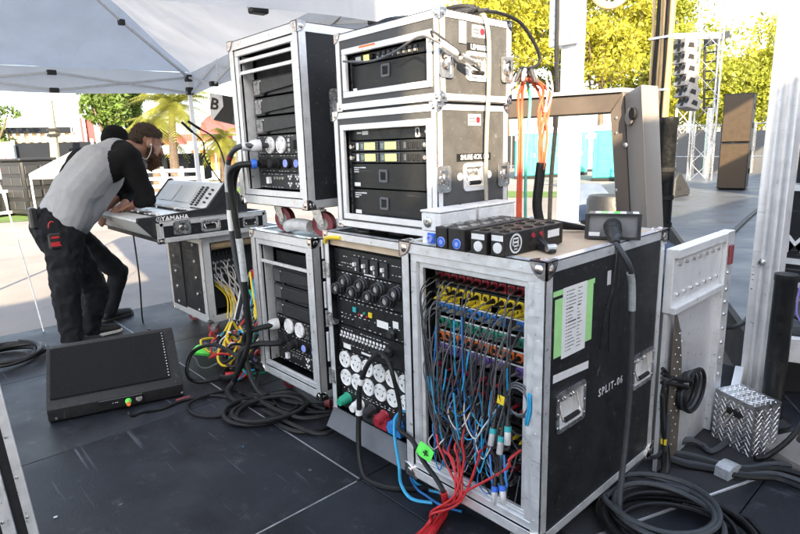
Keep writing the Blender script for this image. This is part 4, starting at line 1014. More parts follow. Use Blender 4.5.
# case with a letter M on the stage, far right
mc = thing('stage_case', 'black flight case with a white M, standing on the stage behind the mast', 'flight case', (-.45,4.0,SZ))
mx0, mx1, my0, my1 = -.90, -.1, 4.05, 4.7
MB().box(mx0,mx1,my0,my1,SZ+.10,SZ+.72).build('body', M['lam'], mc, bevel=.004)
for za, zb in ((.24,.275),(.685,.722),(.1,.13)): MB().box(mx0-.002,mx1,my0-.006,my0-.0005,SZ+za,SZ+zb).build('edge_trim', M['alu_white'], mc)
MB().box(mx0,mx1,my0+.02,my1,SZ+.73,SZ+1.15).build('lid', M['lam'], mc, bevel=.004)
for z in (SZ+.86, SZ+1.1): 
    k_ = MB(frame_M((-.82,my0+.0195,z),(1,0,0),YN)); ring_plate(k_, rrect(.12,.1,.015), rrect(.08,.06,.01), .0005, .006); k_.box(-.02,.02,-.012,.012,.0005,.012); k_.build('latch', M['alu_white'], mc)
text_part('lettering', 'MON', .15, M['letter'], mc, (-.735,my0,SZ+.36), (1,0,0), (0,-1,0), 1.1, .003, .0004)
for x in (mx0+.1,mx1-.1):
    for y in (my0+.1,my1-.1): MB().lathe([(.02,-.015),(.049,-.015),(.049,.015),(.02,.015)], (x,y,SZ+.05), (0,1,0), 16).box(x-.02,x+.02,y-.025,y+.025,SZ+.06,SZ+.099).build('caster', M['tyre'], mc)

# ------------------------------------------------------------------ added blockers outside the frame: keep the low sun off the racks, shape its patches
sunblk = thing('added_sun_blocker', 'added unseen white box, trailer shaped, that blocks the low sun beside the deck', 'trailer', (3.6,2.6,GZ))
MB().box(2.5,4.9,-1.6,6.8,.95,3.62).build('body', mat('blocker_white', (.7,.7,.7), .5, 0, .08, 1), sunblk, bevel=.03)
MB().box(2.8,4.6,-1.4,6.6,.7,.949).build('chassis', M['dark'], sunblk)
for y in (-.6,.5,5.2):
    for x in (2.6,4.5): MB().lathe([(.3,-.12),(.5,-.12),(.5,.12),(.3,.12)], (x,y,GZ+.5), XP, 24).build('wheel', M['rubber'], sunblk)
tw = thing('added_sun_screen', 'added unseen black screen that blocks the low sun behind the deck', 'tower', (2.58,-3.6,GZ))
for x in (2.5,2.68):
    for y in (-8.6,-6.2,-3.9,-1.75): MB().cyl((x,y,GZ),(x,y,5.7),.03).build('standard', M['steel'], tw)
scr = mat('blocker_black', (.02,.02,.022), .9, 0, .2, 3)
MB().grid(lambda u,v: (2.46+.02*math.sin(u*60), -8.65+u*6.95, GZ+.05+v*5.75), 60, 6).build('scrim', scr, tw)
MB().grid(lambda u,v: (2.46+u*.25, -1.71, GZ+.05+v*5.75), 6, 6).build('scrim', scr, tw)
for z in (1.8,3.8,5.6):
    for x in (2.5,2.68): MB().cyl((x,-8.65,z),(x,-1.72,z),.025).build('ledger', M['steel'], tw)
tw2 = thing('added_sun_screen', 'added unseen screen in two bands that shapes the sun beside the stage', 'tower', (2.58,10.5,GZ))  # added for the gap that lets a sun patch onto the speaker
for y in (6.95,9.0,11.5,14.2): MB().cyl((2.6,y,GZ),(2.6,y,7.4),.03).build('standard', M['steel'], tw2)
for z0, z1 in ((GZ+.05,4.62),(5.62,7.3)): MB().grid(lambda u,v: (2.64+.02*math.sin(u*60), 6.9+u*7.4, z0+v*(z1-z0)), 60, 4).build('scrim', scr, tw2)
for z in (2.2,4.6,5.65,7.3): MB().cyl((2.6,6.9,z),(2.6,14.25,z),.025).build('ledger', M['steel'], tw2)
# ------------------------------------------------------------------ small boxes on the split rack
TZ = dz1+.0035
def white_box(label, x0, x1, y0, y1, base):
    t = thing('junction_box', label, 'junction box', ((x0+x1)/2,(y0+y1)/2,TZ), group='white junction boxes on the split rack')
    z0 = TZ
    if base:
        MB().box(x0+.002,x1-.002,y0+.002,y1-.01,z0,z0+.045).build('base', M['white'], t, bevel=.003)
        b = MB().box(x0+.035,x0+.07,y0-.006,y0+.0018,z0+.004,z0+.042).build('socket', M['blueconn'], t, bevel=.002)
        MB().lathe([(.013,.006),(.013,.014),(.008,.014),(.008,.008)], (x0+.0525,y0,z0+.023), YN, 14).build('socket_ring', M['skyblue'], b)
    MB().box(x0,x1,y0,y1,z0+.047,z0+.112).build('body', M['white'], t, bevel=.004)
    MB().box(x0-.003,x1+.003,y0-.003,y1+.003,z0+.1135,z0+.122).build('lid', M['white'], t, bevel=.003)
    if base: MB().lathe([(.02,0),(.02,.003),(.014,.006),(.006,.006),(.006,.003)], (x0+.035,y0,z0+.08), YN, 16).build('socket', M['steel'], t)
    return t
white_box('white plastic junction box with a blue socket below its front, on the split rack', -1.441, -1.347, 1.43, 1.63, True)
white_box('plain white plastic junction box behind the one with the blue socket', -1.441, -1.35, 1.65, 1.87, True)
M['splitblk'] = mat('worn_black_box', (.02,.019,.018), .45, .2, .2, 20, .1, 200, .5, (.25,.2,.16), (14,90,14), .5, (.12,.085,.06), 25)
for i, (x0, w, m, lbl) in enumerate(((-1.336,.056,'blue','black splitter box with a blue socket, beside the white junction boxes'),(-1.276,.075,'blue','wider black splitter box with a blue socket'),(-1.178,.068,'white','worn black splitter box with a white dial label, in the middle of its row'),(-1.106,.06,'white','worn black splitter box with a round white emblem on its side'))):
    y0 = 1.392+(.012 if i > 2 else 0); y1 = 1.735 if i > 1 else 1.76
    t = thing('splitter_box', lbl, 'splitter box', (x0+w/2,(y0+y1)/2,TZ), group='black splitter boxes on the split rack')
    MB().box(x0,x0+w-.003,y0,y1,TZ,TZ+.074).build('body', M['splitblk'], t, bevel=.003)
    if m == 'blue':
        s_ = MB().lathe([(.015,0),(.015,.006),(.009,.006),(.009,.001)], (x0+w*.55,y0,TZ+.024), YN, 16).build('socket', M['blueconn'], t)
        MB().lathe([(.016,.0005),(.0175,.0005),(.0175,.004),(.016,.004)], (x0+w*.55,y0,TZ+.024), YN, 16).build('socket_ring', M['skyblue'], t)
    else:
        MB().lathe([(.017,0),(.017,.004),(.012,.005),(.0003,.005)], (x0+w*.5,y0,TZ+.026), YN, 18).build('dial', M['gaff'], t)
        MB().box(x0+.006,x0+w-.01,y0-.0012,y0-.0003,TZ+.048,TZ+.066).build('name_label', M['gaff'], t)
    for k in range(5):
        y = y0+.035+k*.064
        c_ = MB().lathe([(.017,0),(.017,.004),(.012,.004),(.012,.001)], (x0+w*.48,y,TZ+.0742), ZP, 16).build('xlr_socket', M['steel' if i < 2 else 'splitblk'], t)
        for a_ in (0,120,240): MB().lathe([(.0022,.001),(.0022,.006)], (x0+w*.48+.006*math.cos(RAD(a_)),y+.006*math.sin(RAD(a_)),TZ+.0742), ZP, 6).build('pin', M['chrome'], c_)
    if i == 3:
        em = MB(frame_M((x0+w-.0028,1.46,TZ+.036),(0,1,0),XP)); ring_plate(em, [(.032*math.cos(2*math.pi*k/24),.032*math.sin(2*math.pi*k/24)) for k in range(24)], [(.026*math.cos(2*math.pi*k/24),.026*math.sin(2*math.pi*k/24)) for k in range(24)], .0003, .0009)
        for (u_, v_, w_, h_) in ((0,.016,.028,.005),(-.004,.004,.03,.006),(.004,-.008,.026,.006),(0,-.018,.016,.004),(-.014,.004,.005,.02),(.012,0,.005,.022)): em.box(u_-w_/2,u_+w_/2,v_-h_/2,v_+h_/2,.0003,.0008)
        em.build('round_emblem', M['letter'], t)
        for y in (1.555,1.60): MB().lathe([(.009,0),(.008,.004),(.001,.005)], (x0+w-.003,y,TZ+.05), XP, 12).build('knob', M['redplug'], t)
        MB().box(x0+w-.0028,x0+w-.002,1.64,1.71,TZ+.03,TZ+.055).build('name_label', M['gaff'], t)
    if i == 1: MB().lathe([(.007,0),(.006,.004),(.001,.005)], (x0+w-.003,1.43,TZ+.04), XP, 10).build('screw', M['chrome'], t)
# cables lying on top towards the back
for k, (px_, py_) in enumerate(((520,214),(528,217),(536,220))):
    q = Pz(px_,py_,TZ+.02)
    cable('lead', [(-1.30+.03*k,1.78+.015*k,TZ+.055),(-1.24+.03*k,1.86+.02*k,TZ+.045),(-1.2+.05*k,1.98+.02*k,TZ+.012),(-1.08+.04*k,2.05+.01*k,TZ+.01),(-1.0+.02*k,2.0,TZ+.012),(-1.01,1.93+.01*k,TZ+.03+.01*k),(-1.09+.01*k,1.93,TZ+.05)], .0075, M['rubber'], 'black lead curled on the split rack behind the splitter boxes', 'leads on the split rack', floor=TZ)
# multi-tool
t = thing('folding_clip', 'small black spring clip lying on the split rack near its front corner', 'clip', (-1.01,1.58,TZ))
Mc = Matrix.Translation((-1.02,1.575,TZ)) @ Matrix.Rotation(RAD(-28),4,'Z')
MB(Mc).prism([(-.065,0),(.06,0),(.062,.012),(-.065,.016)], 'y', -.012, .012).build('jaw', M['blkplastic'], t, bevel=.003)
MB(Mc).prism([(-.068,.042),(-.062,.046),(.03,.02),(.05,.013),(.02,.013)], 'y', -.011, .011).build('jaw', M['blkplastic'], t, bevel=.002)
MB(Mc).cyl((.045,-.016,.016),(.045,.016,.016),.012).build('pivot', M['steel'], t)
# grey power box at the right rear of the top
pb = thing('stage_power_box', 'grey metal power box with a big cable plug on the split rack', 'power box', (-.96,1.93,TZ))
pd = Vector((.75,.36,0)).normalized(); pv = Vector((-pd.y,pd.x,0)); Mp = Matrix(((pd.x,pv.x,0,-1.03),(pd.y,pv.y,0,1.862),(0,0,1,TZ),(0,0,0,1)))
M['boxgrey'] = mat('hammer_grey', (.2,.205,.215), .5, .2, .1, 30)
MB(Mp).box(0,.175,.01,.11,.002,.085).build('body', M['boxgrey'], pb, bevel=.003)
MB(Mp).slab('y',-.004,.009,(-.006,.181),(0,.092),[(.006,.169,.008,.084)]).build('front_rim', M['rackgrey'], pb, bevel=.001)
for k, m in enumerate(('pvc','gaff','tapegreen','gaff','neon','gaff','pvc','gaff')): MB(Mp).box(.004+k*.0212,.0245+k*.0212,.012,.1,.0855,.089).build('top_label', M[m], pb)
gl = MB(Mp).lathe([(.03,0),(.03,.012),(.027,.014),(.027,.03),(.029,.031),(.029,.036),(.026,.038),(.024,.062),(.026,.063),(.026,.068),(.018,.085),(.014,.105)], (.085,.008,.05), Vector((.15,-.82,-.45)), 22).build('cable_plug', M['rackgrey'], pb)
MB(Mp).box(.008,.045,-.0052,-.0042,.012,.026).build('name_label', M['gaff'], pb)
gp = Mp @ Vector((.085+.016,-.078,.003))
dn = [gp+Vector((-.0,.02,.022)), gp, (-.862,1.85,1.0), (-.868,1.895,.93), (-.872,1.925,.75), (-.87,1.935,.5), (-.868,1.92,.3), (-.85,1.86,.12), (-.82,1.80,.02), (-.79,1.70,.018), (-.70,1.55,.02)]
cable('power_cable', dn, .0108, M['rubber_grey'], 'thick grey cable hanging from the power box down the side of the split rack', sub=10)
MB().tube(spline([(-.8655,1.873,.965),(-.869,1.90,.915),(-.8715,1.917,.82)],6), .0128, 10).build('tape_wrap', M['silver_tape'], bpy.data.objects['power_cable'])
for a_, b_ in ((-.02,.72),(.02,.69)):
    cable('tie_cord', [gp+Vector((.008,0,-.005)), (-.875,1.79+a_,.95), (-.89,1.77+a_,.85), (-.893,1.77+a_*1.6,b_)], .0032, M['rubber'], 'thin black tie cord dangling beside the thick grey cable', 'tie cords')
side_quad('tape_scrap', dx1+.0002, 1.79,1.815,.93,.98, M['gaff'], split)
# blue jacket on the wing
jk = MB(); JX, JY = -1.02, 2.62
arr = MB()
def jf(u, v):
    x = -1.34+.38*u; y = 2.36+.5*v
    z = .62+.37*math.exp(-((u-.5)*2.2)**2)*(1-.2*v)+.06*mnoise.noise(Vector((u*5,v*7,.3)))+.03*mnoise.noise(Vector((u*13,v*15,2)))
    return (x, y, z)
jc = MB().grid(jf, 26, 30).build('crumpled_jacket', mat('blue_cloth', (.07,.10,.16), .9, 0, .3, 14, .3, 120), None, smooth=50); tag(jc, 'crumpled blue cloth heaped behind the split rack', 'cloth')
so = jc.modifiers.new('s','SOLIDIFY'); so.thickness = .006

# cables lying on the top case and down its side
top = uz1+.006
for k in range(3):
    cable('lead', [(-1.95+.02*k,1.62+.03*k,top+.012),(-1.80,1.60+.02*k,top+.014+.012*(k==1)),(-1.62,1.66+.03*k,top+.02),(-1.50,1.70+.02*k,top+.03),(-1.45,1.74,top+.025)], .012, M['rubber'], 'black cable lying on the uppermost case', 'cables on the uppermost case', floor=top-.002)
cl = thing('cable_plug_cluster', 'cluster of plugs lying at the top end of the uppermost case', 'plug', (-1.47,1.72,top))
for k in range(4): MB().lathe([(.008,0),(.011,.005),(.011,.05),(.008,.055),(.006,.075)], (-1.50+.005*k,1.69+.024*k,top+.012), Vector((.9,.2,.1*(k%2))), 12).build('plug', M['rackgrey'], cl)
M['tancable'] = mat('tan_cable', (.33,.3,.25), .5, 0, .1, 20)
cable('tan_cable', [(-1.5,1.74,top+.02),(-1.44,1.755,top+.012),(-1.412,1.765,top-.03),(-1.405,1.772,1.75),(-1.41,1.775,1.6),(-1.418,1.775,1.45),(-1.425,1.78,1.3),(-1.425,1.785,1.16),(-1.42,1.79,1.085)], .008, M['tancable'], 'tan cable running over the uppermost case and down its end', sub=8)
cable('lead', [(-1.46,1.74,top+.02),(-1.42,1.85,top+.016),(-1.40,1.96,top-.01),(-1.38,2.03,1.80),(-1.375,2.06,1.74),(-1.38,2.02,1.71),(-1.40,1.96,1.705)], .007, M['rubber'], 'black lead looping off the far top corner of the uppermost case')
# antenna lead drooping across its front
cable('antenna_lead', [(-1.95,1.505,1.765),(-1.88,1.50,1.755),(-1.75,1.492,1.742),(-1.62,1.488,1.757),(-1.5,1.49,1.79),(-1.42,1.485,1.772),(-1.40,1.56,1.735),(-1.395,1.66,1.715),(-1.40,1.71,1.69)], .0045, M['pvc'], 'thin grey lead drooping across the front of the uppermost case')
cable('antenna_lead', [(-1.47,1.545,1.78),(-1.43,1.492,1.80),(-1.395,1.56,1.75),(-1.385,1.64,1.70),(-1.39,1.70,1.68)], .0045, M['pvc_dark'], 'thin dark lead from the uppermost case front round to its handle')
fp = thing('loose_plugs', 'pair of pale metal plugs hanging at the latch of the uppermost case', 'plug', (-1.4,1.55,1.7))
MB().lathe([(.012,0),(.012,.06),(.008,.075)], (-1.392,1.50,1.755), Vector((.1,.8,-.35)), 14).build('plug', M['alu_white'], fp)
MB().lathe([(.012,0),(.012,.05),(.008,.065)], (-1.384,1.59,1.72), Vector((.1,.8,-.25)), 14).build('plug', M['steel'], fp)

# red and green bundle hanging beside the stack
M['redorange'] = mat('faded_red_cable', (.62,.10,.045), .5, 0, .15, 20); M['seafoam'] = mat('sea_green_cable', (.10,.42,.36), .5, 0, .1, 20)
hub = thing('plug_bunch', 'bunch of metal plugs tied at the rear top of the uppermost case', 'plug', (-1.37,2.0,1.66))
for k in range(6):
    a_ = k*1.05; MB().lathe([(.007,0),(.0085,.006),(.0085,.04),(.005,.055)], (-1.385+.02*math.cos(a_),1.985+.03*math.sin(a_),1.70), Vector((.3*math.cos(a_),.5*math.sin(a_),-.8)), 10).build('plug', M['steel' if k % 2 else 'rackgrey'], hub)
def hang(k, m, x, y, r, spread, zb, lab, grp):
    pts = [(-1.385+.02*math.cos(k),1.99+.02*math.sin(k),1.67)]
    for t_ in (.12,.35,.6,.82,1.0):
        z = 1.67-(1.67-zb)*t_
        pts.append((x+spread*math.sin(k*2.1+t_*5)*(1-t_)+.0, y+spread*math.cos(k*1.7+t_*4)*(1-t_)*1.3, z))
    cable('hanging_cable', pts, r, M[m], lab, grp, n=7, sub=6)
for k in range(5): hang(k, 'redorange', -1.40+.007*(k%3), 2.12+.008*(k//3), .0058, .024, 1.30, 'red cable in the bundle hanging beside the stacked cases', 'red hanging cables')
for k in range(3): hang(k+9, 'redorange', -1.445+.004*k, 2.02+.006*k, .0055, .012, 1.08, 'red cable hanging close against the end of the stacked cases', 'red cables against the stack')
hang(15, 'seafoam', -1.43, 2.06, .0065, .01, 1.075, 'sea green cable hanging beside the red bundle', None)
for k in range(2):
    cable('white_tail', [(-1.38,2.0+.01*k,1.68),(-1.36+.01*k,2.06+.02*k,1.70-.01*k),(-1.36+.012*k,2.10+.015*k,1.62),(-1.385+.004*k,2.115+.01*k,1.54)], .004, M['whitecable'], 'short white cable tail above the red bundle', 'white cable tails', n=6, sub=5)
cable('bundle_sleeve', [(-1.40,2.125,1.33),(-1.405,2.12,1.25),(-1.41,2.115,1.15),(-1.40,2.12,1.082)], .021, M['rubber'], 'black sleeve gathering the red cable bundle onto the split rack', n=12)
# ------------------------------------------------------------------ leads hanging in the open front of the split rack
r8 = random.Random(21)
def sleeve(parent, sp, i0, i1, r, m, n=7):
    seg = sp[i0:i1]
    if len(seg) > 2: MB().tube(seg, r, n).build('colour_sleeve', M[m], parent)
GL = 'thin grey lead hanging from the coloured plugs of the split rack'
for (ri, k, p) in CABLE_STARTS:
    if ri > 6: continue
    if ri in (0,1,2) and r8.random() < .12: continue
    if ri in (3,4,5,6) and r8.random() < .15: continue
    dx = r8.uniform(-.17,.02) if ri < 4 else r8.uniform(-.11,.06)
    xe = max(p.x+dx, dx0+.12+r8.uniform(0,.05)); ze = r8.uniform(.26,.55) if ri < 4 else r8.uniform(.2,.46)
    yo = r8.uniform(1.395,1.44)
    pts = [p, p+Vector((dx*.06,-.018,-.006)), Vector((p.x+dx*.22, yo, p.z-.07)), Vector((p.x+(xe-p.x)*.6, yo+.0, p.z+(ze-p.z)*.55)), Vector((xe, yo+.012, ze+.09)), Vector((xe+r8.uniform(-.05,.05), 1.455, ze)), Vector((xe+r8.uniform(-.09,.09), 1.475, ze+r8.uniform(-.05,.07)))]
    m = r8.choice(['pvc','pvc','pvc','rubber_grey','pvc_dark'])
    o, sp = cable('patch_lead', pts, .0024, M[m], GL, 'patch leads of the split rack', n=6, sub=6)
    if r8.random() < .42:
        i0 = r8.randint(12,24); sleeve(o, sp, i0, i0+r8.randint(5,9), .0034, r8.choice(['cyan','cyan','blue']), 6)
# free loops across the lower half
for k in range(44):
    x = r8.uniform(dx0+.13,dx1-.14); z = r8.uniform(.22,.56); w = r8.uniform(.05,.13)*r8.choice([-1,1]); d = r8.uniform(.05,.14); y = r8.uniform(1.40,1.455)
    x2 = min(max(x+w, dx0+.12), dx1-.12)
    pts = [(x,1.475,z),(x,y+.02,z-.01),(x+(x2-x)*.15,y,z-d*.6),(x+(x2-x)*.5,y,z-d),(x+(x2-x)*.85,y,z-d*.5),(x2,1.47,z+r8.uniform(-.03,.06))]
    cable('loop_lead', pts, .0025, M[r8.choice(['pvc','pvc_dark','pvc_dark','cyan','blue','whitecable','pvc'])], 'thin lead looping across the lower half of the split rack', 'looping leads of the split rack', n=6, sub=6)
# round coil on the right
cc = Py(519,400,1.43)
for k in range(3):
    R_ = .055-.006*k; MB_ = [cc+Vector((R_*math.cos(t),-.006*k,R_*1.05*math.sin(t))) for t in np.linspace(0,6.283,28)[:-1]]
    o = MB().tube(MB_, .0033, 6, closed=True).build('coiled_lead', M['pvc']); tag(o, 'small coil of grey lead hanging at the right of the split rack opening', 'cable', 'coiled leads in the split rack')
for k in range(2):
    R_ = .045; q = cc+Vector((.035+.008*k,-.01,-.01)); o, sp = cable('blue_lead', [q+Vector((0,.05,.06)), q+Vector((.008,0,.05)), q+Vector((.012,-.005,0)), q+Vector((0,0,-.06)), q+Vector((-.012,.05,-.1))], .0042, M['cyan'], 'short bright blue lead beside the small grey coil', 'blue leads at the coil', n=6)
tg = MB(frame_M(Py(501,400,1.40),(1,.1,-.15),YN)).box(-.013,.013,-.016,.016,0,.002).build('yellow_tag', M['yellow']); tag(tg, 'small yellow paper tag among the grey leads', 'tag')
# loose metal plugs with teal and blue rings
def xlr(px, py, y, ring, lab, d=(0,-.25,-1), s=1.15):
    p = Py(px, py, y); t = thing('xlr_plug', lab, 'plug', p, group='loose metal plugs in the split rack')
    d = Vector(d).normalized()
    MB().lathe([(.0095*s,.022*s),(.0095*s,.058*s),(.0085*s,.06*s),(.0085*s,.05*s)], p, d, 14).build('shell', M['alu'], t)
    MB().lathe([(.0105*s,.006*s),(.0105*s,.022*s)], p, d, 14).build('ring', M[ring], t)
    MB().lathe([(.0035*s,-.03*s),(.0075*s,-.002*s),(.009*s,.006*s)], p, d, 12).build('boot', M['rackblk'], t)
    e = p-d*.03*s; cable('plug_lead', [e, e-d*.04+Vector((0,-.004,0)), e+Vector((-.02,.0,.13)), e+Vector((-.01,.05,.24)), e+Vector((.02,.07,.30))], .0035, M['pvc_dark'], 'dark lead of a loose metal plug in the split rack', 'loose plug leads', n=6)
for a in ((494,426,1.40,'tealplug',(-.05,-.2,-1)),(502,434,1.395,'tealplug',(0,-.2,-1)),(508,424,1.40,'tealplug',(.12,-.2,-1)),(495,484,1.39,'blueconn',(.1,-.2,-1)),(502,483,1.39,'blueconn',(.25,-.2,-1))): xlr(a[0],a[1],a[2],a[3],'loose metal plug with a %s ring hanging in the split rack' % ('teal' if a[3] == 'tealplug' else 'blue'), a[4])
for x, m in ((490,'blue'),(500,'cyan'),(504,'blue')):
    cable('blue_lead', [Py(x,455,1.42),Py(x+1,470,1.40),Py(x+3,487,1.395)], .004, M[m], 'short blue lead above the lower metal plugs', 'blue leads at the lower plugs', n=6)
# red leads gathered over the sill
gat = Py(459,497,1.375)
for k in range(8):
    s0 = Py(438+k*6+r8.uniform(-4,4), 428+r8.uniform(-14,16), 1.45)
    m0 = Py(448+k*3.2, 464+r8.uniform(-6,6), 1.40)
    e0 = Pz(444-k*2.4+r8.uniform(-3,3), 512+k*1.5, .02+.006*(k%3)); e1 = Pz(428-k*3.0, 536+k, .01)
    if k == 6: m0 = Py(505,470,1.40); s0 = Py(521,450,1.44)
    if k == 7: m0 = Py(478,460,1.41); s0 = Py(487,446,1.45)
    cable('red_lead', [s0, s0.lerp(m0,.5)+Vector((0,-.02,.01)), m0, gat+Vector((.012*math.sin(k*2),-.008*(k%3),.012*math.cos(k*1.3))), e0+Vector((.02,-.01,.05)), e0, e1, e1+Vector((.03,-.22,0))], .0044, M['red'], 'red lead gathered over the sill of the split rack and down to the deck', 'red leads over the sill', n=8, sub=7, floor=0)
o, sp = cable('tagged_cable', [Py(372,352,1.50), Py(385,356,1.45), Py(392,372,1.42), (-1.585,1.43,.37), (-1.56,1.40,.30), Py(412,440,1.385), Py(424,462,1.375), Py(437,480,1.37), Py(444,494,1.36), Pz(445,512,.02), Pz(432,534,.01), Pz(420,560,.01)], .0095, M['rubber'], 'black cable with a neon green tag, running from the power rack past the split rack', sub=8)
sleeve(o, sp, 63, 86, .0135, 'red', 9)
ta = Py(425,452,1.362); Mt = frame_M(ta,(1,.1,-.42),(.2,-1,.12))
g1 = MB(Mt); g1.grid(lambda u,v: ((u-.5)*.07, (v-.5)*.055, .004*math.sin(u*5+v*2)), 6, 4); g1o = g1.build('green_tag', M['neon'], o)
MB(Mt).box(-.006,.02,-.004,.001,.0045,.006).box(-.002,.012,.006,.010,.0045,.006).box(.004,.008,-.012,.014,.0045,.006).build('handwriting', M['ink'], g1o)
cable('blue_cable', [Pz(408,470,.02),Pz(415,482,.008),Pz(428,490,.006),Pz(442,494,.006),Pz(470,505,.01),(-1.2,1.55,.008)], .006, M['cyan'], 'bright blue cable on the deck under the front sill of the split rack', floor=0)
cable('blue_cable', [Py(410,462,1.44),Py(411,478,1.44),Pz(420,492,.006),Pz(440,505,.006),Pz(462,512,.006)], .0055, M['blue'], 'darker blue cable dropping beside the front left caster of the split rack', floor=0)
cable('white_blue_cable', [(-1.66,1.535,.30),(-1.665,1.48,.29),(-1.66,1.46,.24),(-1.63,1.44,.18),(-1.58,1.41,.12),(-1.56,1.40,.05),(-1.50,1.40,.012),(-1.42,1.44,.012)], .007, M['cyan'], 'blue cable leaving the lowest corner of the power rack', floor=0)
o, sp = cable('power_lead', [(-1.755,1.488,.545),(-1.765,1.45,.54),(-1.80,1.43,.48),(-1.835,1.42,.38),(-1.845,1.42,.28),(-1.845,1.41,.18),(-1.82,1.39,.08),(-1.77,1.37,.015),(-1.70,1.36,.012),(-1.6,1.40,.012),(-1.5,1.50,.012)], .012, M['rubber'], 'black lead with white tape from the power rack down over its kick plate', sub=8)
for i0 in (20, 32): MB().tube(sp[i0:i0+3], .0155, 10).build('tape_wrap', M['gaff'], o)

# ------------------------------------------------------------------ thick feeders of the upper amplifier rack
f1 = [(-2.70,1.555,1.44),(-2.70,1.47,1.44),(-2.76,1.42,1.435),(-2.86,1.42,1.39),(-2.93,1.43,1.30),(-2.965,1.44,1.18),(-2.985,1.45,1.0),(-2.985,1.46,.80),(-2.95,1.47,.62),(-2.915,1.475,.48),(-2.93,1.475,.34),(-3.02,1.46,.22),(-3.12,1.47,.12),(-3.2,1.58,.06)]
o, sp = cable('feeder_cable', f1, .0145, M['rubber_grey'], 'thick grey feeder cable from the white plug of the upper amplifier rack', n=12, sub=8)
MB().lathe([(.02,0),(.032,.004),(.034,.03),(.03,.05),(.022,.06),(.02,.10)], (-2.70,1.52,1.44), Vector((-.35,-1,-.05)), 18).build('plug', M['whitecable'], o)
MB().tube(sp[28:40], .0168, 12).build('tape_wrap', M['silver_tape'], o); MB().tube(sp[44:50], .0168, 12).build('tape_wrap', M['gaff'], o); MB().tube(sp[24:26], .017, 12).build('tape_wrap', M['redplug'], o)
f2 = [(-2.74,1.555,1.347),(-2.74,1.47,1.347),(-2.80,1.425,1.34),(-2.875,1.42,1.30),(-2.905,1.43,1.20),(-2.905,1.44,1.05),(-2.90,1.45,.90),(-2.895,1.455,.72),(-2.90,1.46,.5),(-2.91,1.46,.34),(-2.96,1.43,.2),(-3.05,1.42,.09),(-3.2,1.40,.04),(-3.33,1.5,.03)]
o, sp = cable('feeder_cable', f2, .017, M['rubber'], 'thick black feeder cable from the blue plug of the upper amplifier rack', n=12, sub=8)
MB().lathe([(.018,0),(.026,.004),(.026,.022),(.02,.03)], (-2.728,1.50,1.347), Vector((-.3,-1,0)), 18).build('plug', M['blueconn'], o)
MB().tube(sp[46:58], .0195, 12).build('tape_wrap', M['silver_tape'], o)
f3 = [(-2.84,1.555,1.347),(-2.84,1.48,1.345),(-2.875,1.46,1.31),(-2.935,1.465,1.22),(-2.955,1.47,1.08),(-2.955,1.475,.9),(-2.96,1.48,.7),(-2.97,1.485,.5),(-2.98,1.485,.3),(-3.08,1.5,.13),(-3.2,1.66,.06)]
cable('feeder_cable', f3, .013, M['rubber'], 'black feeder cable squeezed between the other feeders and the racks', n=10)
cable('feeder_cable', [(-2.80,1.62,.43),(-2.80,1.545,.43),(-2.86,1.49,.41),(-2.955,1.46,.36),(-2.97,1.455,.25),(-2.93,1.45,.14),(-2.86,1.45,.06),(-2.78,1.47,.02),(-2.62,1.55,.018),(-2.4,1.62,.018)], .016, M['rubber'], 'black feeder cable from the white plug of the lower amplifier rack', n=10)
pl = MB().lathe([(.02,0),(.033,.004),(.035,.03),(.03,.05),(.024,.06)], (-2.80,1.60,.43), Vector((-.3,-1,-.03)), 18).build('feeder_plug', M['whitecable']); tag(pl, 'round white plug in the lower amplifier rack', 'plug')
cable('feeder_cable', [(-2.755,1.62,.335),(-2.76,1.55,.33),(-2.87,1.49,.315),(-2.97,1.44,.26),(-3.0,1.42,.14),(-3.05,1.40,.05),(-3.0,1.34,.02),(-2.85,1.32,.02),(-2.7,1.42,.02)], .017, M['rubber'], 'black feeder cable from the blue sockets of the lower amplifier rack', n=10)

# ------------------------------------------------------------------ coils on the deck
def coil(name, c, rx, ry, turns, r, m, label, rot=0.0, z=0.0, jit=.06, seed=1, tail=None, lead=None, group=None, h=.5):
    rr = random.Random(seed); pts = []; n = int(turns*14); c = Vector(c)
    ph = rr.uniform(0,6)
    for i in range(n+1):
        t = i/14; a = ph+2*math.pi*t; k = 1+jit*math.sin(t*2.3+seed)+jit*.7*math.sin(t*5.1+seed*2)
        ox = .12*rx*math.sin(t*1.3+seed); oy = .12*ry*math.cos(t*1.7+seed)
        x, y = rx*k*math.cos(a)+ox, ry*k*math.sin(a)+oy
        pts.append(Vector((c.x+x*math.cos(rot)-y*math.sin(rot), c.y+x*math.sin(rot)+y*math.cos(rot), z+r+min(t,turns)*r*h+ .6*r*(1+math.sin(a*1.5+t)))))
    if lead: pts = [Vector(p) for p in lead]+pts
    if tail: pts += [Vector(p) for p in tail]
    return cable(name, pts, r, M[m], label, group, n=8, sub=3, floor=z)
coil('cable_coil', Pz(676,538), .235, .20, 8.2, .0105, 'rubber', 'large coil of black cable on the ribbed mat beside the split rack', .3, .009, .12, 5, tail=[Pz(735,515,.02),Pz(770,545,.02)], lead=None)
coil('cable_coil', Pz(662,528), .19, .165, 3.4, .0105, 'rubber_grey', 'dark grey cable coiled on top of the large black coil', .1, .06, .1, 8, tail=[Pz(640,470,.02)+Vector((0,0,.02)), Px(664,450,-.86), Px(668,415,-.86)])
coil('cable_coil', Pz(8,360), .23, .21, 4.2, .017, 'rubber', 'coil of black cable lying on the deck behind the floor monitor wedge', .2, 0, .08, 3)
c2 = Pz(268,414)
coil('cable_coil', c2, .20, .155, 3.6, .0125, 'rubber', 'loose coil of black cable on the deck in front of the amplifier racks', 1.2, 0, .1, 11, lead=[Pz(258,372,.05),Pz(253,392,.012)], tail=[Pz(290,392,.02),Pz(262,395,.02),Pz(240,393,.012)])
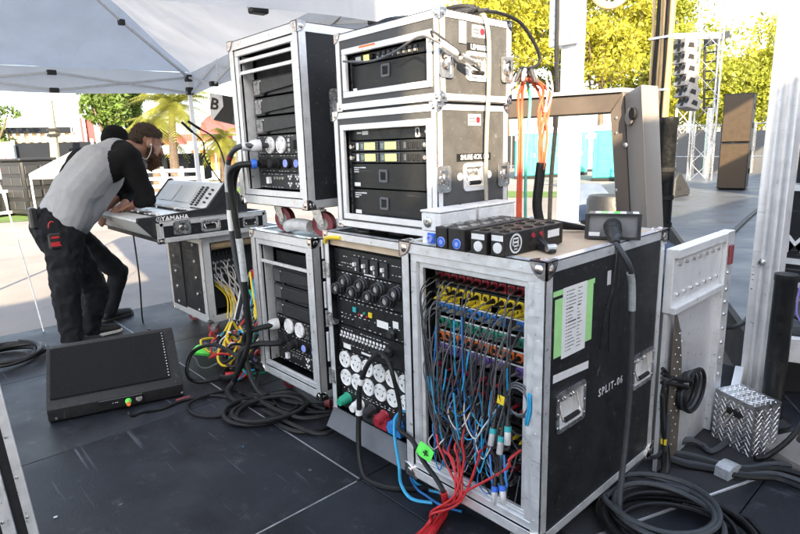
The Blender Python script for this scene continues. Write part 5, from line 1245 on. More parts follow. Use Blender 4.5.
cable('signal_cable', [Pz(128,412,.12), Pz(133,416,.09), Pz(145,412,.02), Pz(165,408,.008), Pz(186,400,.008), Pz(215,396,.008), Pz(235,402,.008), Pz(222,416,.008), Pz(196,415,.008), Pz(188,405,.012), Pz(205,396,.018), Pz(232,390,.01), Pz(250,396,.03), Pz(275,405,.03)], .0085, M['rubber'], 'black cable with a green plug and red band, from the floor monitor wedge', floor=0)
for k, pts in enumerate(([(272,400),(285,410),(320,412),(345,410)],[(275,396),(290,402),(318,405),(340,402)],[(268,394),(262,402),(300,418),(335,414)],[(284,418),(278,424),(300,432),(325,428),(355,418)],[(262,410),(300,428),(322,434),(345,426),(372,420)])):
    cable('floor_cable', [Pz(a,b,.016+.012*(k%3)) for a,b in pts], .0115, M['rubber'], 'black cable bent back under the lower amplifier rack and power rack', 'cables under the racks', floor=0, sub=10)
# bundle on the mat towards the mast
for k in range(4):
    w = .012*k
    cable('floor_cable', [Pz(664,452+k*2,.02+w), Pz(690,455+k*4,.02), Pz(715,462+k*3,.02), Pz(745,468+k*3,.02+.01*(k%2)), Pz(775,464+k*5,.02), Pz(802,468+k*7,.02)], .0112, M['rubber' if k % 2 else 'rubber_grey'], 'black cable in the taped bundle crossing the ribbed mat to the mast', 'taped bundle on the mat', floor=.009, sub=10)
tp = MB(); q = Pz(728,468,.04); MB(Matrix.Translation(q) @ Matrix.Rotation(-.2,4,'Z')).prism([(-.05,-.03),(.05,-.03),(.045,.012),(.02,.022),(-.02,.022),(-.045,.012)],'x',-.03,.03).build('bundle_tape', M['silver_tape'], bpy.data.objects['floor_cable.005'])
cable('floor_cable', [Pz(655,463,.02),Pz(672,446,.03),Pz(690,440,.05),Pz(702,446,.02),Pz(712,452,.02),(-.75,2.75,.02)], .014, M['rubber_grey'], 'grey cable curving on the mat at the foot of the folded wing', floor=.009)
# loops hung at the rear corner of the split rack
hc = Px(690,390,-.845)
for k in range(4):
    R1, R2 = .085+.008*k, .075+.006*k
    pts = [hc+Vector((.012*k-.02, R1*math.cos(t)-.02+.01*k, R2*math.sin(t))) for t in np.linspace(2.6, 2.6+6.0, 20)]
    pts = [Vector((-.875,2.235,.50-.02*k))]+pts+[Vector((-.87,2.25,.44)), Vector((-.865,2.26,.30-.03*k)), Vector((-.86,2.27+.012*k,.12)), Vector((-.85,2.24+.02*k,.02)), Vector((-.83,2.1,.025))]
    cable('hung_cable', pts, .0088, M['rubber' if k != 2 else 'rubber_grey'], 'black cable looped and hung at the rear corner of the split rack', 'cable loops at the rear corner', n=8, sub=3)
yt = MB().box(-.872,-.85,2.262,2.285,.155,.18).build('cable_tie_tag', M['yellow']); tag(yt, 'small yellow tag on the cables at the rear foot of the split rack', 'tag')
cable('stage_cable', [Pz(727,237,SZ+.03),Pz(740,226,SZ+.01),Pz(752,215,SZ+.01),Pz(764,206,SZ+.01)], .02, M['rubber'], 'black cable lying across the grey stage floor to the mast', floor=SZ)
cable('stage_cable', [Pz(722,327,SZ+.015),Pz(735,327,SZ+.015),Pz(746,320,SZ+.015),Pz(752,310,SZ+.015)], .013, M['rubber'], 'black cable on the stage just behind the folded wing', floor=SZ)
cable('mast_lead', [(-.475,2.955,.385),(-.478,2.95,.25),(-.50,2.93,.16),(-.56,2.94,.2),(-.6,2.97,.22)], .006, M['rubber'], 'thin black lead below the red-booted connector on the black post')
cable('purple_lead', [(-.70,3.62,.9),(-.705,3.55,.7),(-.70,3.48,.52),(-.66,3.4,.47),(-.60,3.3,.45),(-.50,2.9,.35),(-.47,2.8,.2),(-.45,2.75,.06),(-.40,2.7,.02)], .004, M['purple'], 'thin purple lead hanging behind and below the black stand post')
for k in range(9):
    x = -.74+.04*k; cable('stage_lead', [(x,3.62,SZ+.03+.012*k),(x+.1,3.6+.01*k,SZ+.02+.02*(k%4)),(x+.22,3.64,SZ+.05+.012*k),(x+.4,3.62,SZ+.04),(x+.8,3.7,SZ+.04)], .009, M['rubber'], 'black cable heaped on the stage edge behind the white mast', 'cables heaped behind the mast', n=7, floor=SZ)
cable('stand_cable', [Pz(800,440,.35),(-.46,2.80,.25),(-.52,2.74,.12),(-.585,2.70,.03),(-.62,2.66,.02)], .012, M['rubber'], 'black cable sloping down past the base plate to the mat', floor=.009)

# ------------------------------------------------------------------ tangle of coloured multicore tails beside the lower amplifier rack
TANG = [('green','green',7,.0085),('yellow','yellow',8,.008),('rubber','black',12,.009),('cyan','blue',5,.006),('whitecable','white',7,.005),('purple','purple',2,.009),('red','red',4,.008),('orange','orange',3,.008),('pvc','grey',8,.006)]
r9 = random.Random(5)
for m, cname, cnt, rad in TANG:
    for k in range(cnt):
        x = r9.uniform(-3.62,-3.08); y = r9.uniform(1.50,1.86); 
        rx = r9.uniform(.06,.17); ry = r9.uniform(.05,.12); a0 = r9.uniform(0,6.28); zb = r9.uniform(.01,.20)*(1-abs(x+3.3)*1.2); zb = max(zb,.01)
        pts = [Vector((x+rx*math.cos(a0+t)*(1+.12*math.sin(3*t+k)), y+ry*math.sin(a0+t), zb+.05*(1+math.sin(t*1.6+k))*r9.uniform(.5,1.3))) for t in np.linspace(0, r9.uniform(3.2,6.6), 9)]
        if k % 3 == 0: pts = [Vector((-3.62+r9.uniform(-.05,.2), 1.86+r9.uniform(0,.08), r9.uniform(.35,.62))), Vector((-3.55+r9.uniform(-.05,.2),1.78,.28))]+pts
        cable('multicore_tail', pts, rad, M[m], '%s cable tail in the tangle beside the amplifier racks' % cname, '%s tails in the tangle' % cname, n=6, sub=5, floor=0)
tb = MB(Matrix.Translation(Pz(205,352,.03)) @ Matrix.Rotation(.5,4,'Z') @ Matrix.Rotation(.35,4,'X')).prism(rrect(.17,.09,.03),'z',0,.028); 
o = tb.build('green_pouch', M['neon'], None, bevel=.006, seg=2); tag(o, 'neon green pouch lying in front of the coloured cable tangle', 'pouch')
rc = MB(Matrix.Translation(Pz(238,378,.012)) @ Matrix.Rotation(.9,4,'Z')).grid(lambda u,v: ((u-.5)*.17,(v-.5)*.08,.02+.018*math.sin(u*8)*math.cos(v*5)+.012*math.sin(v*9)), 12, 8).build('red_cloth', M['red'], None, smooth=60); tag(rc, 'crumpled red cloth on the deck beside the lower amplifier rack', 'cloth')
rc.modifiers.new('s','SOLIDIFY').thickness = .004
# big black loop round the tangle
o, sp = cable('loop_cable', [Pz(240,358,.2),Pz(215,345,.22),Pz(193,352,.16),Pz(187,372,.05),Pz(197,382,.02),Pz(222,378,.015),Pz(245,372,.02)], .012, M['rubber'], 'black cable loop circling the neon green pouch', floor=0)

# scraps of tape and dust on the deck
rs_ = random.Random(4)
for k, (px_, py_, m, lab) in enumerate(((56,517,'gaff','torn scrap of white tape on the open deck near the leaning lid'),(243,447,'cyan','tiny cyan scrap on the deck before the loose coil'),(411,489,'gaff','white tape scrap beside the front caster of the split rack'),(310,470,'pvc','small dull scrap near the deck joint'),(692,487,'paper','pale paper scrap on the ribbed mat'),(120,505,'pvc','dull grey tape scrap on the open deck'))):
    q = Pz(px_,py_,.0015 if px_ < 600 else .0105); n_ = rs_.randint(5,7); r_ = .012 if k != 1 else .005
    o = MB().prism([(q.x+r_*rs_.uniform(.4,1.2)*math.cos(t),q.y+r_*rs_.uniform(.4,1.2)*math.sin(t)) for t in [6.283*i/n_ for i in range(n_)]],'z',q.z,q.z+.0012).build('tape_scrap', M[m], None, smooth=0); tag(o, lab, 'scrap')
# ------------------------------------------------------------------ mixing console in its tray
M['conblk'] = mat('console_black', (.02,.021,.024), .45, .1, .15, 15); M['consurf'] = mat('console_silver', (.66,.68,.69), .4, .2, .06, 15); M['faderw'] = paint('fader_cap', (.7,.7,.7))
kx0, kx1 = -5.15, -4.02
con = thing('mixing_console', 'black and silver digital mixing console lettered YAMAHA, in a case tray', 'mixing console', ((kx0+kx1)/2,1.75,.80))
prof = [(1.38,.835),(1.275,.955),(1.28,.985),(1.40,.985),(1.78,1.012),(1.945,1.195),(1.975,1.195),(2.10,1.02),(2.10,.835)]
inn = [(1.385,.84),(1.285,.955),(1.29,.968),(1.40,.970),(1.775,.995),(1.935,1.175),(1.97,1.18),(2.095,1.015),(2.095,.84)]
MB().prism(prof,'x',kx1-.03,kx1).build('end_cheek', M['conblk'], con, bevel=.004); MB().prism(prof,'x',kx0,kx0+.03).build('end_cheek', M['conblk'], con, bevel=.004)
MB().prism(inn,'x',kx0+.031,kx1-.031).build('chassis', M['consurf'], con)
def surf_pt(x, s):   # s 0..1 on the flat part, 1..2 on the rising panel
    if s <= 1: y = 1.42+.35*s; return Vector((x, y, .970+.025*(y-1.40)/.375)), Vector((0,-.066,1)).normalized()
    t = s-1; return Vector((x, 1.775+.16*t, .995+.18*t)), Vector((0,-.75,.66)).normalized()
for b_, (xa, xb) in enumerate(((-5.08,-4.72),(-4.68,-4.32),(-4.29,-4.07))):
    bank = MB().box(xa,xb,1.43,1.60,.9735,.9755).build('fader_bank', M['conblk'], con)
    n_ = int((xb-xa)/.03)
    for k in range(n_):
        x = xa+.018+k*.03; y = 1.455+.11*((k*7 % 5)/5)
        MB().box(x-.008,x+.008,y-.011,y+.011,.977,.989).build('fader', M['faderw'], bank, bevel=.003)
    kn = MB().slab('z',.985,.987,(xa,xb),(1.63,1.74)); kn_ = kn.build('encoder_bank', M['conblk'], con)
    for k in range(n_):
        for q in range(2): MB().lathe([(.007,0),(.007,.012),(.005,.014),(.0005,.0142)], (xa+.018+k*.03,1.655+.055*q,.987), ZP, 10).build('encoder', M['faderw'] if q else M['rackgrey'], kn_)
nrm = Vector((0,-.747,.664)); 
for (xa, xb) in ((-5.05,-4.75),(-4.70,-4.40)):
    o, _ = surf_pt((xa+xb)/2, 1.5); MB(frame_M(o,(1,0,0),nrm)).prism(rrect(xb-xa,.16,.008),'z',.0012,.006).build('meter_panel', M['consil'], con)
for bi, xb in enumerate((-4.33,-4.25,-4.14)):
    for i in range(9 if bi < 2 else 4):
        o, _ = surf_pt(xb, 1.12+.085*i if bi < 2 else 1.25+.16*i)
        MB(frame_M(o,(1,0,0),nrm)).prism(rrect(.032,.013,.003),'z',.0012,.012).build('button', M['conblk'], con)
for k in range(5): MB().box(-4.3+.05*k,-4.265+.05*k,1.765,1.774,.997,1.004).build('button', M['conblk'], con)
text_part('lettering', 'YAMAHA', .046, M['letter'], con, (kx1,1.535,.964), (0,1,0), (1,0,0), 1.05, .001, .0003, 1.0)
lg = MB(frame_M((kx1,1.42,.963),(0,1,0),(1,0,0))); ring_plate(lg,[(.017*math.cos(2*math.pi*k/20),.017*math.sin(2*math.pi*k/20)) for k in range(20)],[(.014*math.cos(2*math.pi*k/20),.014*math.sin(2*math.pi*k/20)) for k in range(20)],.0004,.001)
for a_ in (90,210,330): lg.bar((0,0,.0008),(.014*math.cos(RAD(a_)),.014*math.sin(RAD(a_)),.0008),.002,.0008)
lg.build('round_logo', M['letter'], con)
# flight case tray under it
tr = thing('console_case_tray', 'black case tray with silver edges and handles under the mixing console', 'flight case', ((kx0+kx1)/2,1.75,.80))
tx1 = kx1+.03; ty0, ty1 = 1.40, 2.24
MB().slab('x',tx1-.012,tx1,(ty0+.002,ty1-.002),(.802,.95),[(1.72,1.84,.858,.915)]).build('side_panel', M['lam'], tr)
MB().box(kx0-.03,kx0-.018,ty0+.002,ty1-.002,.802,.95).build('side_panel', M['lam'], tr)
MB().box(kx0-.017,tx1-.0125,ty0,ty0+.012,.802,.832).build('front_panel', M['lam'], tr); MB().box(kx0-.017,tx1-.0125,ty1-.012,ty1,.802,.95).build('back_panel', M['lam'], tr)
MB().box(kx0-.017,tx1-.0125,ty0+.0125,ty1-.0125,.802,.814).build('base_panel', M['lam'], tr)
for z in (.8,.95): edge(tr,(tx1,ty0+.012,z),(tx1,ty1-.012,z),(1,0,0),(0,0,1 if z > .9 else -1),.034)
for y, s_ in ((ty0,-1),(ty1,1)): edge(tr,(tx1,y,.812),(tx1,y,.938),(1,0,0),(0,s_,0),.034,rivets=False)
for y, s_ in ((ty0,-1),(ty1,1)): put_corner(tr,tx1,y,.8,1,s_,-1)
recess_handle(tr,(tx1,1.78,.887),(0,1,0),(1,0,0),.12,.057,'steel')
butterfly(tr,(tx1+.003,1.565,.895),(0,1,0),(1,0,0),.10,.075,'steel')
recess_handle(tr,(tx1+.0005,2.10,.875),(0,1,0),(1,0,0),.10,.05,'steel',.004)
# rack under the desk
er = thing('desk_rack_case', 'open patch rack with white tails under the mixing console', 'flight case', (-4.3,2.05,0))
ex0, ex1, ey0, ey1, ez0, ez1 = -4.78, -4.07, 1.73, 2.5, .12, .798
shell(er, ex0, ex1, ey0, ey1, ez0, ez1, 'lam', [], right_holes=[(ey0+.07,ey1-.07,ez0+.06,ez1-.05)])
MB().box(ex0+.05,ex0+.30,ey0-.006,ey0-.0005,ez0+.05,ez1-.05).build('kick_panel', M['lam'], er)
for k in range(5):
    for j in range(2): MB().lathe([(.016,0),(.013,.005),(.001,.007)], (ex0+.15+.4*j,ey0-.0062,ez0+.08+k*.13), YN, 10).build('bolt', M['steel'], er)
box_edges(er, ex0, ex1, ey0, ey1, ez0, ez1, .06)
for x in (ex0+.1,ex1-.1):
    for y in (ey0+.1,ey1-.1): caster(er,x,y,ez0,(ez0-.04)/1.86,rng.uniform(0,6),'caster')
MB().box(ex1-.05,ex1-.013,ey0+.02,ey0+.06,ez0+.06,ez1-.05).build('rack_rail', M['alu'], er)
pn = MB().box(ex1-.20,ex1-.19,ey0+.08,ey1-.08,ez0+.05,.66).build('patch_panel', M['rackgrey'], er)
wd = MB().cyl((ex1-.06,ey0+.07,.71),(ex1-.06,ey1-.08,.715),.035,n=16).build('cardboard_tube', M['wood'], er)
stp = MB().box(ex1-.19,ex1-.17,ey0+.1,ey0+.42,.60,.645).build('breaker_strip', M['rackblk'], er)
for k in range(9): MB().box(ex1-.17,ex1-.155,ey0+.115+k*.034,ey0+.14+k*.034,.607,.638).build('breaker', M['rackgrey'], stp, bevel=.002)
for r_ in range(3):
    for k in range(9):
        p = Vector((ex1-.19,ey0+.12+k*.034,.55-r_*.05))
        c_ = MB().lathe([(.011,0),(.011,.01),(.007,.01)], p, XP, 12).build('socket', M['steel'], pn)
        if (k+r_) % 3 != 2: 
            q = p+Vector((.03,0,0)); cable('white_tail', [p+Vector((.008,0,0)), p+Vector((.05,0,-.005)), p+Vector((.08,.02*r9.uniform(-1,1),-.08)), Vector((ex1-.09+r9.uniform(-.02,.03), ey0+.22+.02*k+r9.uniform(-.05,.05), .33)), Vector((ex1-.03, ey0+.2+.015*k, .22)), Vector((ex1+.08,ey0+.12+.02*k,.12))], .005, M['whitecable'], 'white cable tail from the patch rack under the mixing console', 'white tails under the desk', n=6, sub=5)
for k in range(4): cable('yellow_tail', [(ex1-.18,ey0+.12+.02*k,.40),(ex1-.12,ey0+.13+.02*k,.38),(ex1-.05,ey0+.18+.02*k,.28),(ex1+.1,ey0+.1+.03*k,.16)], .0055, M['yellow'], 'yellow cable tail from the patch rack under the mixing console', 'yellow tails under the desk', n=6, sub=5)
mc2 = [(ex1-.1,ey0+.4,.45),(ex1+.02,ey0+.3,.40),(ex1+.15,ey0+.2,.30),(ex1+.28,ey0+.08,.18)]
for k in range(8): cable('multicore_cable', [Vector(p)+Vector((.0,.018*math.cos(k*.785),.018*math.sin(k*.785))) for p in mc2], .011, M['rubber' if k%3 else 'whitecable'], 'thick dark multicore cable spilling out of the patch rack', 'multicore cables', n=7)
# gooseneck lamps on the desk
for (a_, b_, m_, lab) in (((208,172),(187,127),(203,142),'gooseneck lamp on the mixing console with a pale tip'),((229,170),(194,125),(214,138),'longer gooseneck lamp on the mixing console')):
    x = -4.15 if a_[0] < 220 else -4.06
    p0, p2, p1 = Px(*a_,x), Px(*b_,x), Px(*m_,x); t = thing('gooseneck_lamp', lab, 'lamp', p0)
    p0.y = min(p0.y,2.0); base = Vector((p0.x,1.98,1.165))
    MB().tube(spline([base,p0.lerp(p1,.4),p1,p2.lerp(p1,.25),p2],8),.006,8).build('neck', M['blkplastic'], t)
    d = (p2-p1).normalized(); MB().cyl(p2-d*.05,p2+d*.05,.011,.009,12).build('lamp_head', M['blkplastic'], t)
cable('headphone_cord', [Px(132,218,-4.6),Px(133,232,-4.55),Px(137,260,-4.5),Px(140,285,-4.5),Pz(143,322,.01),Pz(150,330,.01)], .006, M['rubber'], 'thin black cord hanging from the console edge to the deck')
# paper and clips on the desk
for (x,y) in ((-4.35,1.45),(-4.25,1.66)): 
    o = MB(Matrix.Translation((x,y,.9905)) @ Matrix.Rotation(.4,4,'Z')).box(-.06,.06,-.012,.012,0,.006).build('marker_pen', M['blkplastic'], None, bevel=.003); tag(o, 'black marker pen lying on the mixing console' if y < 1.5 else 'second black marker pen near the rising panel of the console', 'pen')

# ------------------------------------------------------------------ floor monitor wedge
wa = Vector((-3.36,.515,0)); wb = Vector((-3.18,1.14,0)); wu = (wb-wa).normalized(); wv = Vector((-wu.y,wu.x,0)); WL = .66
if wv.x > 0: wv = -wv
Mw = Matrix(((wu.x,wv.x,0,wa.x),(wu.y,wv.y,0,wa.y),(0,0,1,0),(0,0,0,1)))
wed = thing('monitor_wedge', 'black floor monitor wedge with grille face, lying on the deck', 'speaker', tuple((wa+wb)/2+wv*.25))
M['wedge'] = mat('speaker_paint', (.009,.009,.010), .6, 0, .2, 40, .5, 300, .25, (.15,.15,.15), (20,100,20))
M['grille'] = mat('black_mesh', (.008,.0085,.010), .75, 0, .15, 60, .8, 700, spec=.2)
wp = [(.03,.0),(.0,.015),(-.012,.085),(.015,.118),(.35,.318),(.42,.318),(.50,.18),(.485,.0)]
def wprism(mb, poly, a, b): mb.prism([(p[0],p[1]) for p in poly],'x',a,b)
mb = MB(Mw); wprism(mb, wp, -.03, WL); mb.build('cabinet', M['wedge'], wed, bevel=.010, seg=2)
g0, g1 = Vector((0,.015,.118)), Vector((0,.35,.318)); gd = (g1-g0); gn = Vector((0,-gd.z,gd.y)).normalized()
mb = MB(Mw); A_ = g0+gd*.03; B_ = g0+gd*.97
vs = [Vector((x,p.y,p.z))+gn*h for h in (.002,.012) for p in (A_,B_) for x in (-.01,WL-.06)]
mb.add([vs[0],vs[1],vs[3],vs[2],vs[4],vs[5],vs[7],vs[6]], [(3,2,1,0),(4,5,6,7),(0,1,5,4),(1,2,6,5),(2,3,7,6),(3,0,4,7)])
gr = mb.build('grille', M['grille'], wed, bevel=.004)
sr = MB(Mw); 
for k in range(16): 
    p = A_.lerp(B_,.04+.92*k/15)+gn*.012; sr.lathe([(.0045,0),(.003,.002),(.0005,.0022)], (WL-.068,p.y,p.z), gn, 6)
so = sr.build('edge_studs', M['steel'], gr); so['kind'] = 'stuff'
pnl = MB(Mw).prism([(-.0145,.028),(-.010,.023),(-.0135,.083),(-.0175,.078)],'x',.22,.44).build('connector_plate', M['rackblk'], wed)
fn_ = (Mw.to_3x3() @ Vector((0,-1,.12))).normalized()
def wpt(x,y,z): return Mw @ Vector((x,y,z))
MB().lathe([(.017,0),(.017,.01),(.013,.014),(.013,.045),(.008,.05)], wpt(.365,-.014,.052), fn_, 16).build('green_plug', M['neon'], wed)
MB().lathe([(.011,.045),(.010,.075)], wpt(.365,-.014,.052), fn_, 12).build('orange_band', M['orange'], wed)
MB().lathe([(.017,0),(.017,.006),(.012,.006)], wpt(.42,-.012,.055), fn_, 16).build('socket', M['steel'], wed)
text_part('badge', 'M3', .026, M['letter'], wed, wpt(.30,-.0145,.064), wu, fn_, 1.0, .0005, .0003)
for x in (.01,WL-.01): MB(Mw).lathe([(.008,0),(.006,.004),(.0005,.005)], (x,-.003,.03), (0,-1,0), 8).build('screw', M['steel'], wed)
bd = MB().tube([Pz(176,401,.012),Pz(190,397,.012)], .0105, 8).build('red_band', M['caster'], bpy.data.objects['signal_cable'])

# ------------------------------------------------------------------ case lid leaning in the left foreground
lf = thing('leaning_case_lid', 'silver edged case lid leaning at the edge of the deck in the left foreground', 'case lid', (-2.3,.2,0))
b0 = Pz(52,580,.0); t0 = Px(-14,330,b0.x-.10); ed = (t0-b0).normalized()
# plate lies in the plane of its edge and the direction pointing away to the left
away = Vector((-.28,-.95,0)); n_ = ed.cross(away).normalized()
def lidbar(off, w, th, m, nm, dn=0):
    mb = MB(); vs = []
    for p in (b0, t0):
        for a_, h_ in ((off,dn),(off+w,dn),(off+w,dn+th),(off,dn+th)): vs.append(p+away*a_+n_*h_)
    mb.add(vs,[(0,1,2,3),(7,6,5,4),(0,4,5,1),(1,5,6,2),(2,6,7,3),(3,7,4,0)]); return mb.build(nm, M[m], lf, bevel=.001)
lidbar(0,.028,.012,'alu','edge_trim'); lidbar(.029,.03,.004,'dark','gasket'); lidbar(.060,.006,.010,'alu','inner_rail'); lidbar(.067,.03,.006,'alu','edge_trim'); lidbar(.098,.5,.004,'lam','panel')
for k in range(6):
    p = b0.lerp(t0,.12+.16*k); MB().lathe([(.006,0),(.005,.002),(.001,.003)], p+away*.02+n_*.012, n_, 8).build('rivet', M['steel'], lf)
    MB().lathe([(.006,0),(.005,.002),(.001,.003)], p+away*.09+n_*.006, n_, 8).build('rivet', M['steel'], lf)
# ------------------------------------------------------------------ people (one continuous body surface each; clothing and hair are children)
def capsule(mb, a, b, ra, rb, n=16):
    a = Vector(a); b = Vector(b); d = b-a; L = d.length
    d = d/L if L > 1e-6 else Vector((0,0,1))
    prof = []
    for k in range(6): t = math.pi/2*k/5; prof.append((max(ra*math.sin(t),1e-4), -ra*math.cos(t)))
    for k in range(6): t = math.pi/2*k/5; prof.append((max(rb*math.cos(t),1e-4), L+rb*math.sin(t)))
    mb.lathe(prof, a, d, n)
def organic(name, prims, mats, parent, voxel=.012, smooth=4, disp=0.0, dscale=9.0):
    """prims: (a, b, ra, rb, material index) capsules or ('e', centre, radii, matrix3, index) ellipsoids, merged into one skin"""
    org = ORG[parent.name]; mb = MB()
    for p in prims:
        if p[0] == 'e':
            c, rr, R3 = Vector(p[1]), p[2], p[3]; m0 = MB(); m0.ball((0,0,0), 1, 16, 12)
            mb.add([c + R3 @ Vector((v[0]*rr[0], v[1]*rr[1], v[2]*rr[2])) for v in m0.v], m0.f)
        else: capsule(mb, *p[:4])
    me = mb.mesh('tmp', smooth=0, org=org); ob = bpy.data.objects.new('tmp', me); COL.objects.link(ob)
    rm = ob.modifiers.new('r','REMESH'); rm.mode = 'VOXEL'; rm.voxel_size = voxel
    sm = ob.modifiers.new('s','SMOOTH'); sm.iterations = smooth; sm.factor = .5
    dg = bpy.context.evaluated_depsgraph_get(); dg.update(); nm = bpy.data.meshes.new_from_object(ob.evaluated_get(dg)); bpy.data.objects.remove(ob)
    nm.name = name; nm.materials.clear()
    for m in mats: nm.materials.append(m)
    co = np.zeros(len(nm.vertices)*3); nm.vertices.foreach_get('co', co); co = co.reshape(-1,3)
    if disp:
        no = np.zeros(len(nm.vertices)*3); nm.vertices.foreach_get('normal', no); no = no.reshape(-1,3)
        for i in range(len(co)):
            q = Vector(co[i]); h = (1-2.2*abs(mnoise.noise(q*dscale)))*.9+.45*mnoise.noise(q*dscale*2.3+Vector((3,1,7)))-.3
            co[i] += no[i]*disp*h
        nm.vertices.foreach_set('co', co.ravel())
    if len(mats) > 1:
        fc = np.zeros(len(nm.polygons)*3); nm.polygons.foreach_get('center', fc); fc = fc.reshape(-1,3)+np.array(org)
        best = np.full(len(fc), 1e9); idx = np.zeros(len(fc), int)
        for p in prims:
            if p[0] == 'e':
                Ri = np.array(p[3].inverted()); q = (fc-np.array(p[1])) @ Ri.T / np.array(p[2]); d = (np.linalg.norm(q,axis=1)-1)*min(p[2]); mi = p[4]
            else:
                a, b = np.array(p[0],float), np.array(p[1],float); ab = b-a; t = np.clip(((fc-a)@ab)/max(ab@ab,1e-9),0,1)
                d = np.linalg.norm(fc-a-np.outer(t,ab),axis=1)-(p[2]+(p[3]-p[2])*t); mi = p[4]
            u = d < best; best[u] = d[u]; idx[u] = mi
        nm.polygons.foreach_set('material_index', idx.astype(np.int32))
    nm.polygons.foreach_set('use_smooth', [True]*len(nm.polygons)); nm.update()
    o = bpy.data.objects.new(name, nm); COL.objects.link(o); o.parent = parent; ORG[o.name] = org
    return o
M['skin'] = mat('skin', (.42,.22,.15), .55, 0, .12, 20, .15, 300); M['hair'] = mat('dark_hair', (.055,.033,.022), .8, 0, .3, 90, .8, 300); M['beard'] = mat('brown_beard', (.12,.06,.032), .85, 0, .35, 80, 1.0, 260)
M['tee'] = mat('heather_grey_cotton', (.34,.35,.37), .95, 0, .05, 25, .12, 250); M['teeblk'] = mat('black_cotton', (.008,.008,.009), .95, 0, .2, 60, .3, 250, spec=.15)
M['jeans'] = mat('black_denim', (.011,.012,.015), .9, 0, .35, 14, .5, 300, dirt=.6, dcol=(.03,.033,.04), dscale=9, spec=.2); M['shoe'] = mat('shoe_black', (.014,.014,.015), .6); M['sole'] = paint('shoe_sole', (.6,.6,.58), .6)
I3 = Matrix.Identity(3)
def RX(a): return Matrix.Rotation(RAD(a),3,'X')
def shoe(parent, heel, d, s=1.0, dark=False):
    h = Vector(heel); d = Vector((d[0],d[1],0)).normalized(); r = Vector((-d.y,d.x,0))
    organic('shoe', [(h+Vector((0,0,.05)),h+d*.10+Vector((0,0,.05)),.043*s,.042*s,0),(h+d*.1+Vector((0,0,.045)),h+d*.21+Vector((0,0,.036)),.042*s,.034*s,0),(h+Vector((0,0,.06)),h+d*.03+Vector((0,0,.11)),.045*s,.045*s,0)], [M['shoe']], parent, .012, 3)
    MB(Matrix(((d.x,r.x,0,h.x),(d.y,r.y,0,h.y),(0,0,1,h.z),(0,0,0,1)))).prism([(-.045,-.03),(-.02,-.042),(.12,-.046),(.21,-.04),(.25,-.015),(.25,.015),(.21,.04),(.12,.046),(-.02,.042),(-.045,.03)],'z',.002,.026).build('sole', M['shoe' if dark else 'sole'], parent, bevel=.004)

def finger(prims, base, d, up, L, r, curl=.5, idx=0):
    base = Vector(base); d = Vector(d).normalized(); up = Vector(up).normalized(); p = base; a = 0
    for k, f in enumerate((.45,.32,.25)):
        q = p + (d*math.cos(a)+up*math.sin(a))*L*f
        prims.append((p, q, r*(1-.1*k), r*(1-.1*(k+1)), idx)); p = q; a += curl

# --- man leaning on the desk
RXX, LXX = -4.53, -4.92
man = thing('person', 'man in a grey and black raglan shirt and black jeans leaning on the mixing console', 'person', (-4.7,1.0,0))
pel = Vector((-4.72,.955,.93)); mid = Vector((-4.72,1.09,1.14)); che = Vector((-4.72,1.27,1.325)); shl = Vector((-4.72,1.40,1.42))
shR = Vector((-4.535,1.44,1.385)); shL = Vector((-4.905,1.42,1.37))
elR = Px(148,199,-4.47); wrR = Vector((-4.66,1.50,1.035)); elL = Vector((-5.03,1.58,1.06)); wrL = Vector((-4.84,1.46,1.03))
hd = Px(147,143,-4.71); 
nk = Vector((-4.715,1.50,1.46))
hipR, hipL = Vector((-4.62,.95,.90)), Vector((-4.82,.97,.90))
knR, anR = Px(66,294,-4.60), Vector((-4.60,.90,.09)); knL, anL = Px(97,290,-4.83), Vector((-4.83,1.09,.09))
hx = Matrix.Rotation(RAD(-24),3,'X')                                     # head tipped forward
HS = 1.13
def hp(x,y,z): return hd + hx @ (Vector((x,y,z))*HS)
body = [(pel,mid,.13,.12,0),(mid,che,.12,.13,0),(che,nk,.10,.06,0),(nk,hp(0,-.02,-.04),.062,.06,0),(shR,elR,.05,.042,0),(elR,wrR,.042,.028,0),(shL,elL,.05,.042,0),(elL,wrL,.042,.028,0),(che,shR,.07,.045,0),(che,shL,.07,.045,0),
        (hipR,knR,.08,.055,0),(knR,anR,.055,.04,0),(hipL,knL,.08,.055,0),(knL,anL,.055,.04,0),(pel,hipR,.1,.08,0),(pel,hipL,.1,.08,0),
        ('e',hp(0,-.012,.035),(.086,.116,.102),hx,0),('e',hp(0,.03,-.035),(.069,.078,.094),hx,0),(hp(0,.072,-.085),hp(0,.06,-.09),.034,.034,0),
        (hp(0,.092,.012),hp(0,.118,-.03),.013,.017,0),(hp(-.03,.088,.03),hp(.03,.088,.03),.016,.016,0),(hp(-.02,.09,-.062),hp(.02,.09,-.062),.012,.012,0),
        ('e',hp(.081,-.01,-.012),(.012,.022,.034),hx,0),('e',hp(-.081,-.01,-.012),(.012,.022,.034),hx,0)]
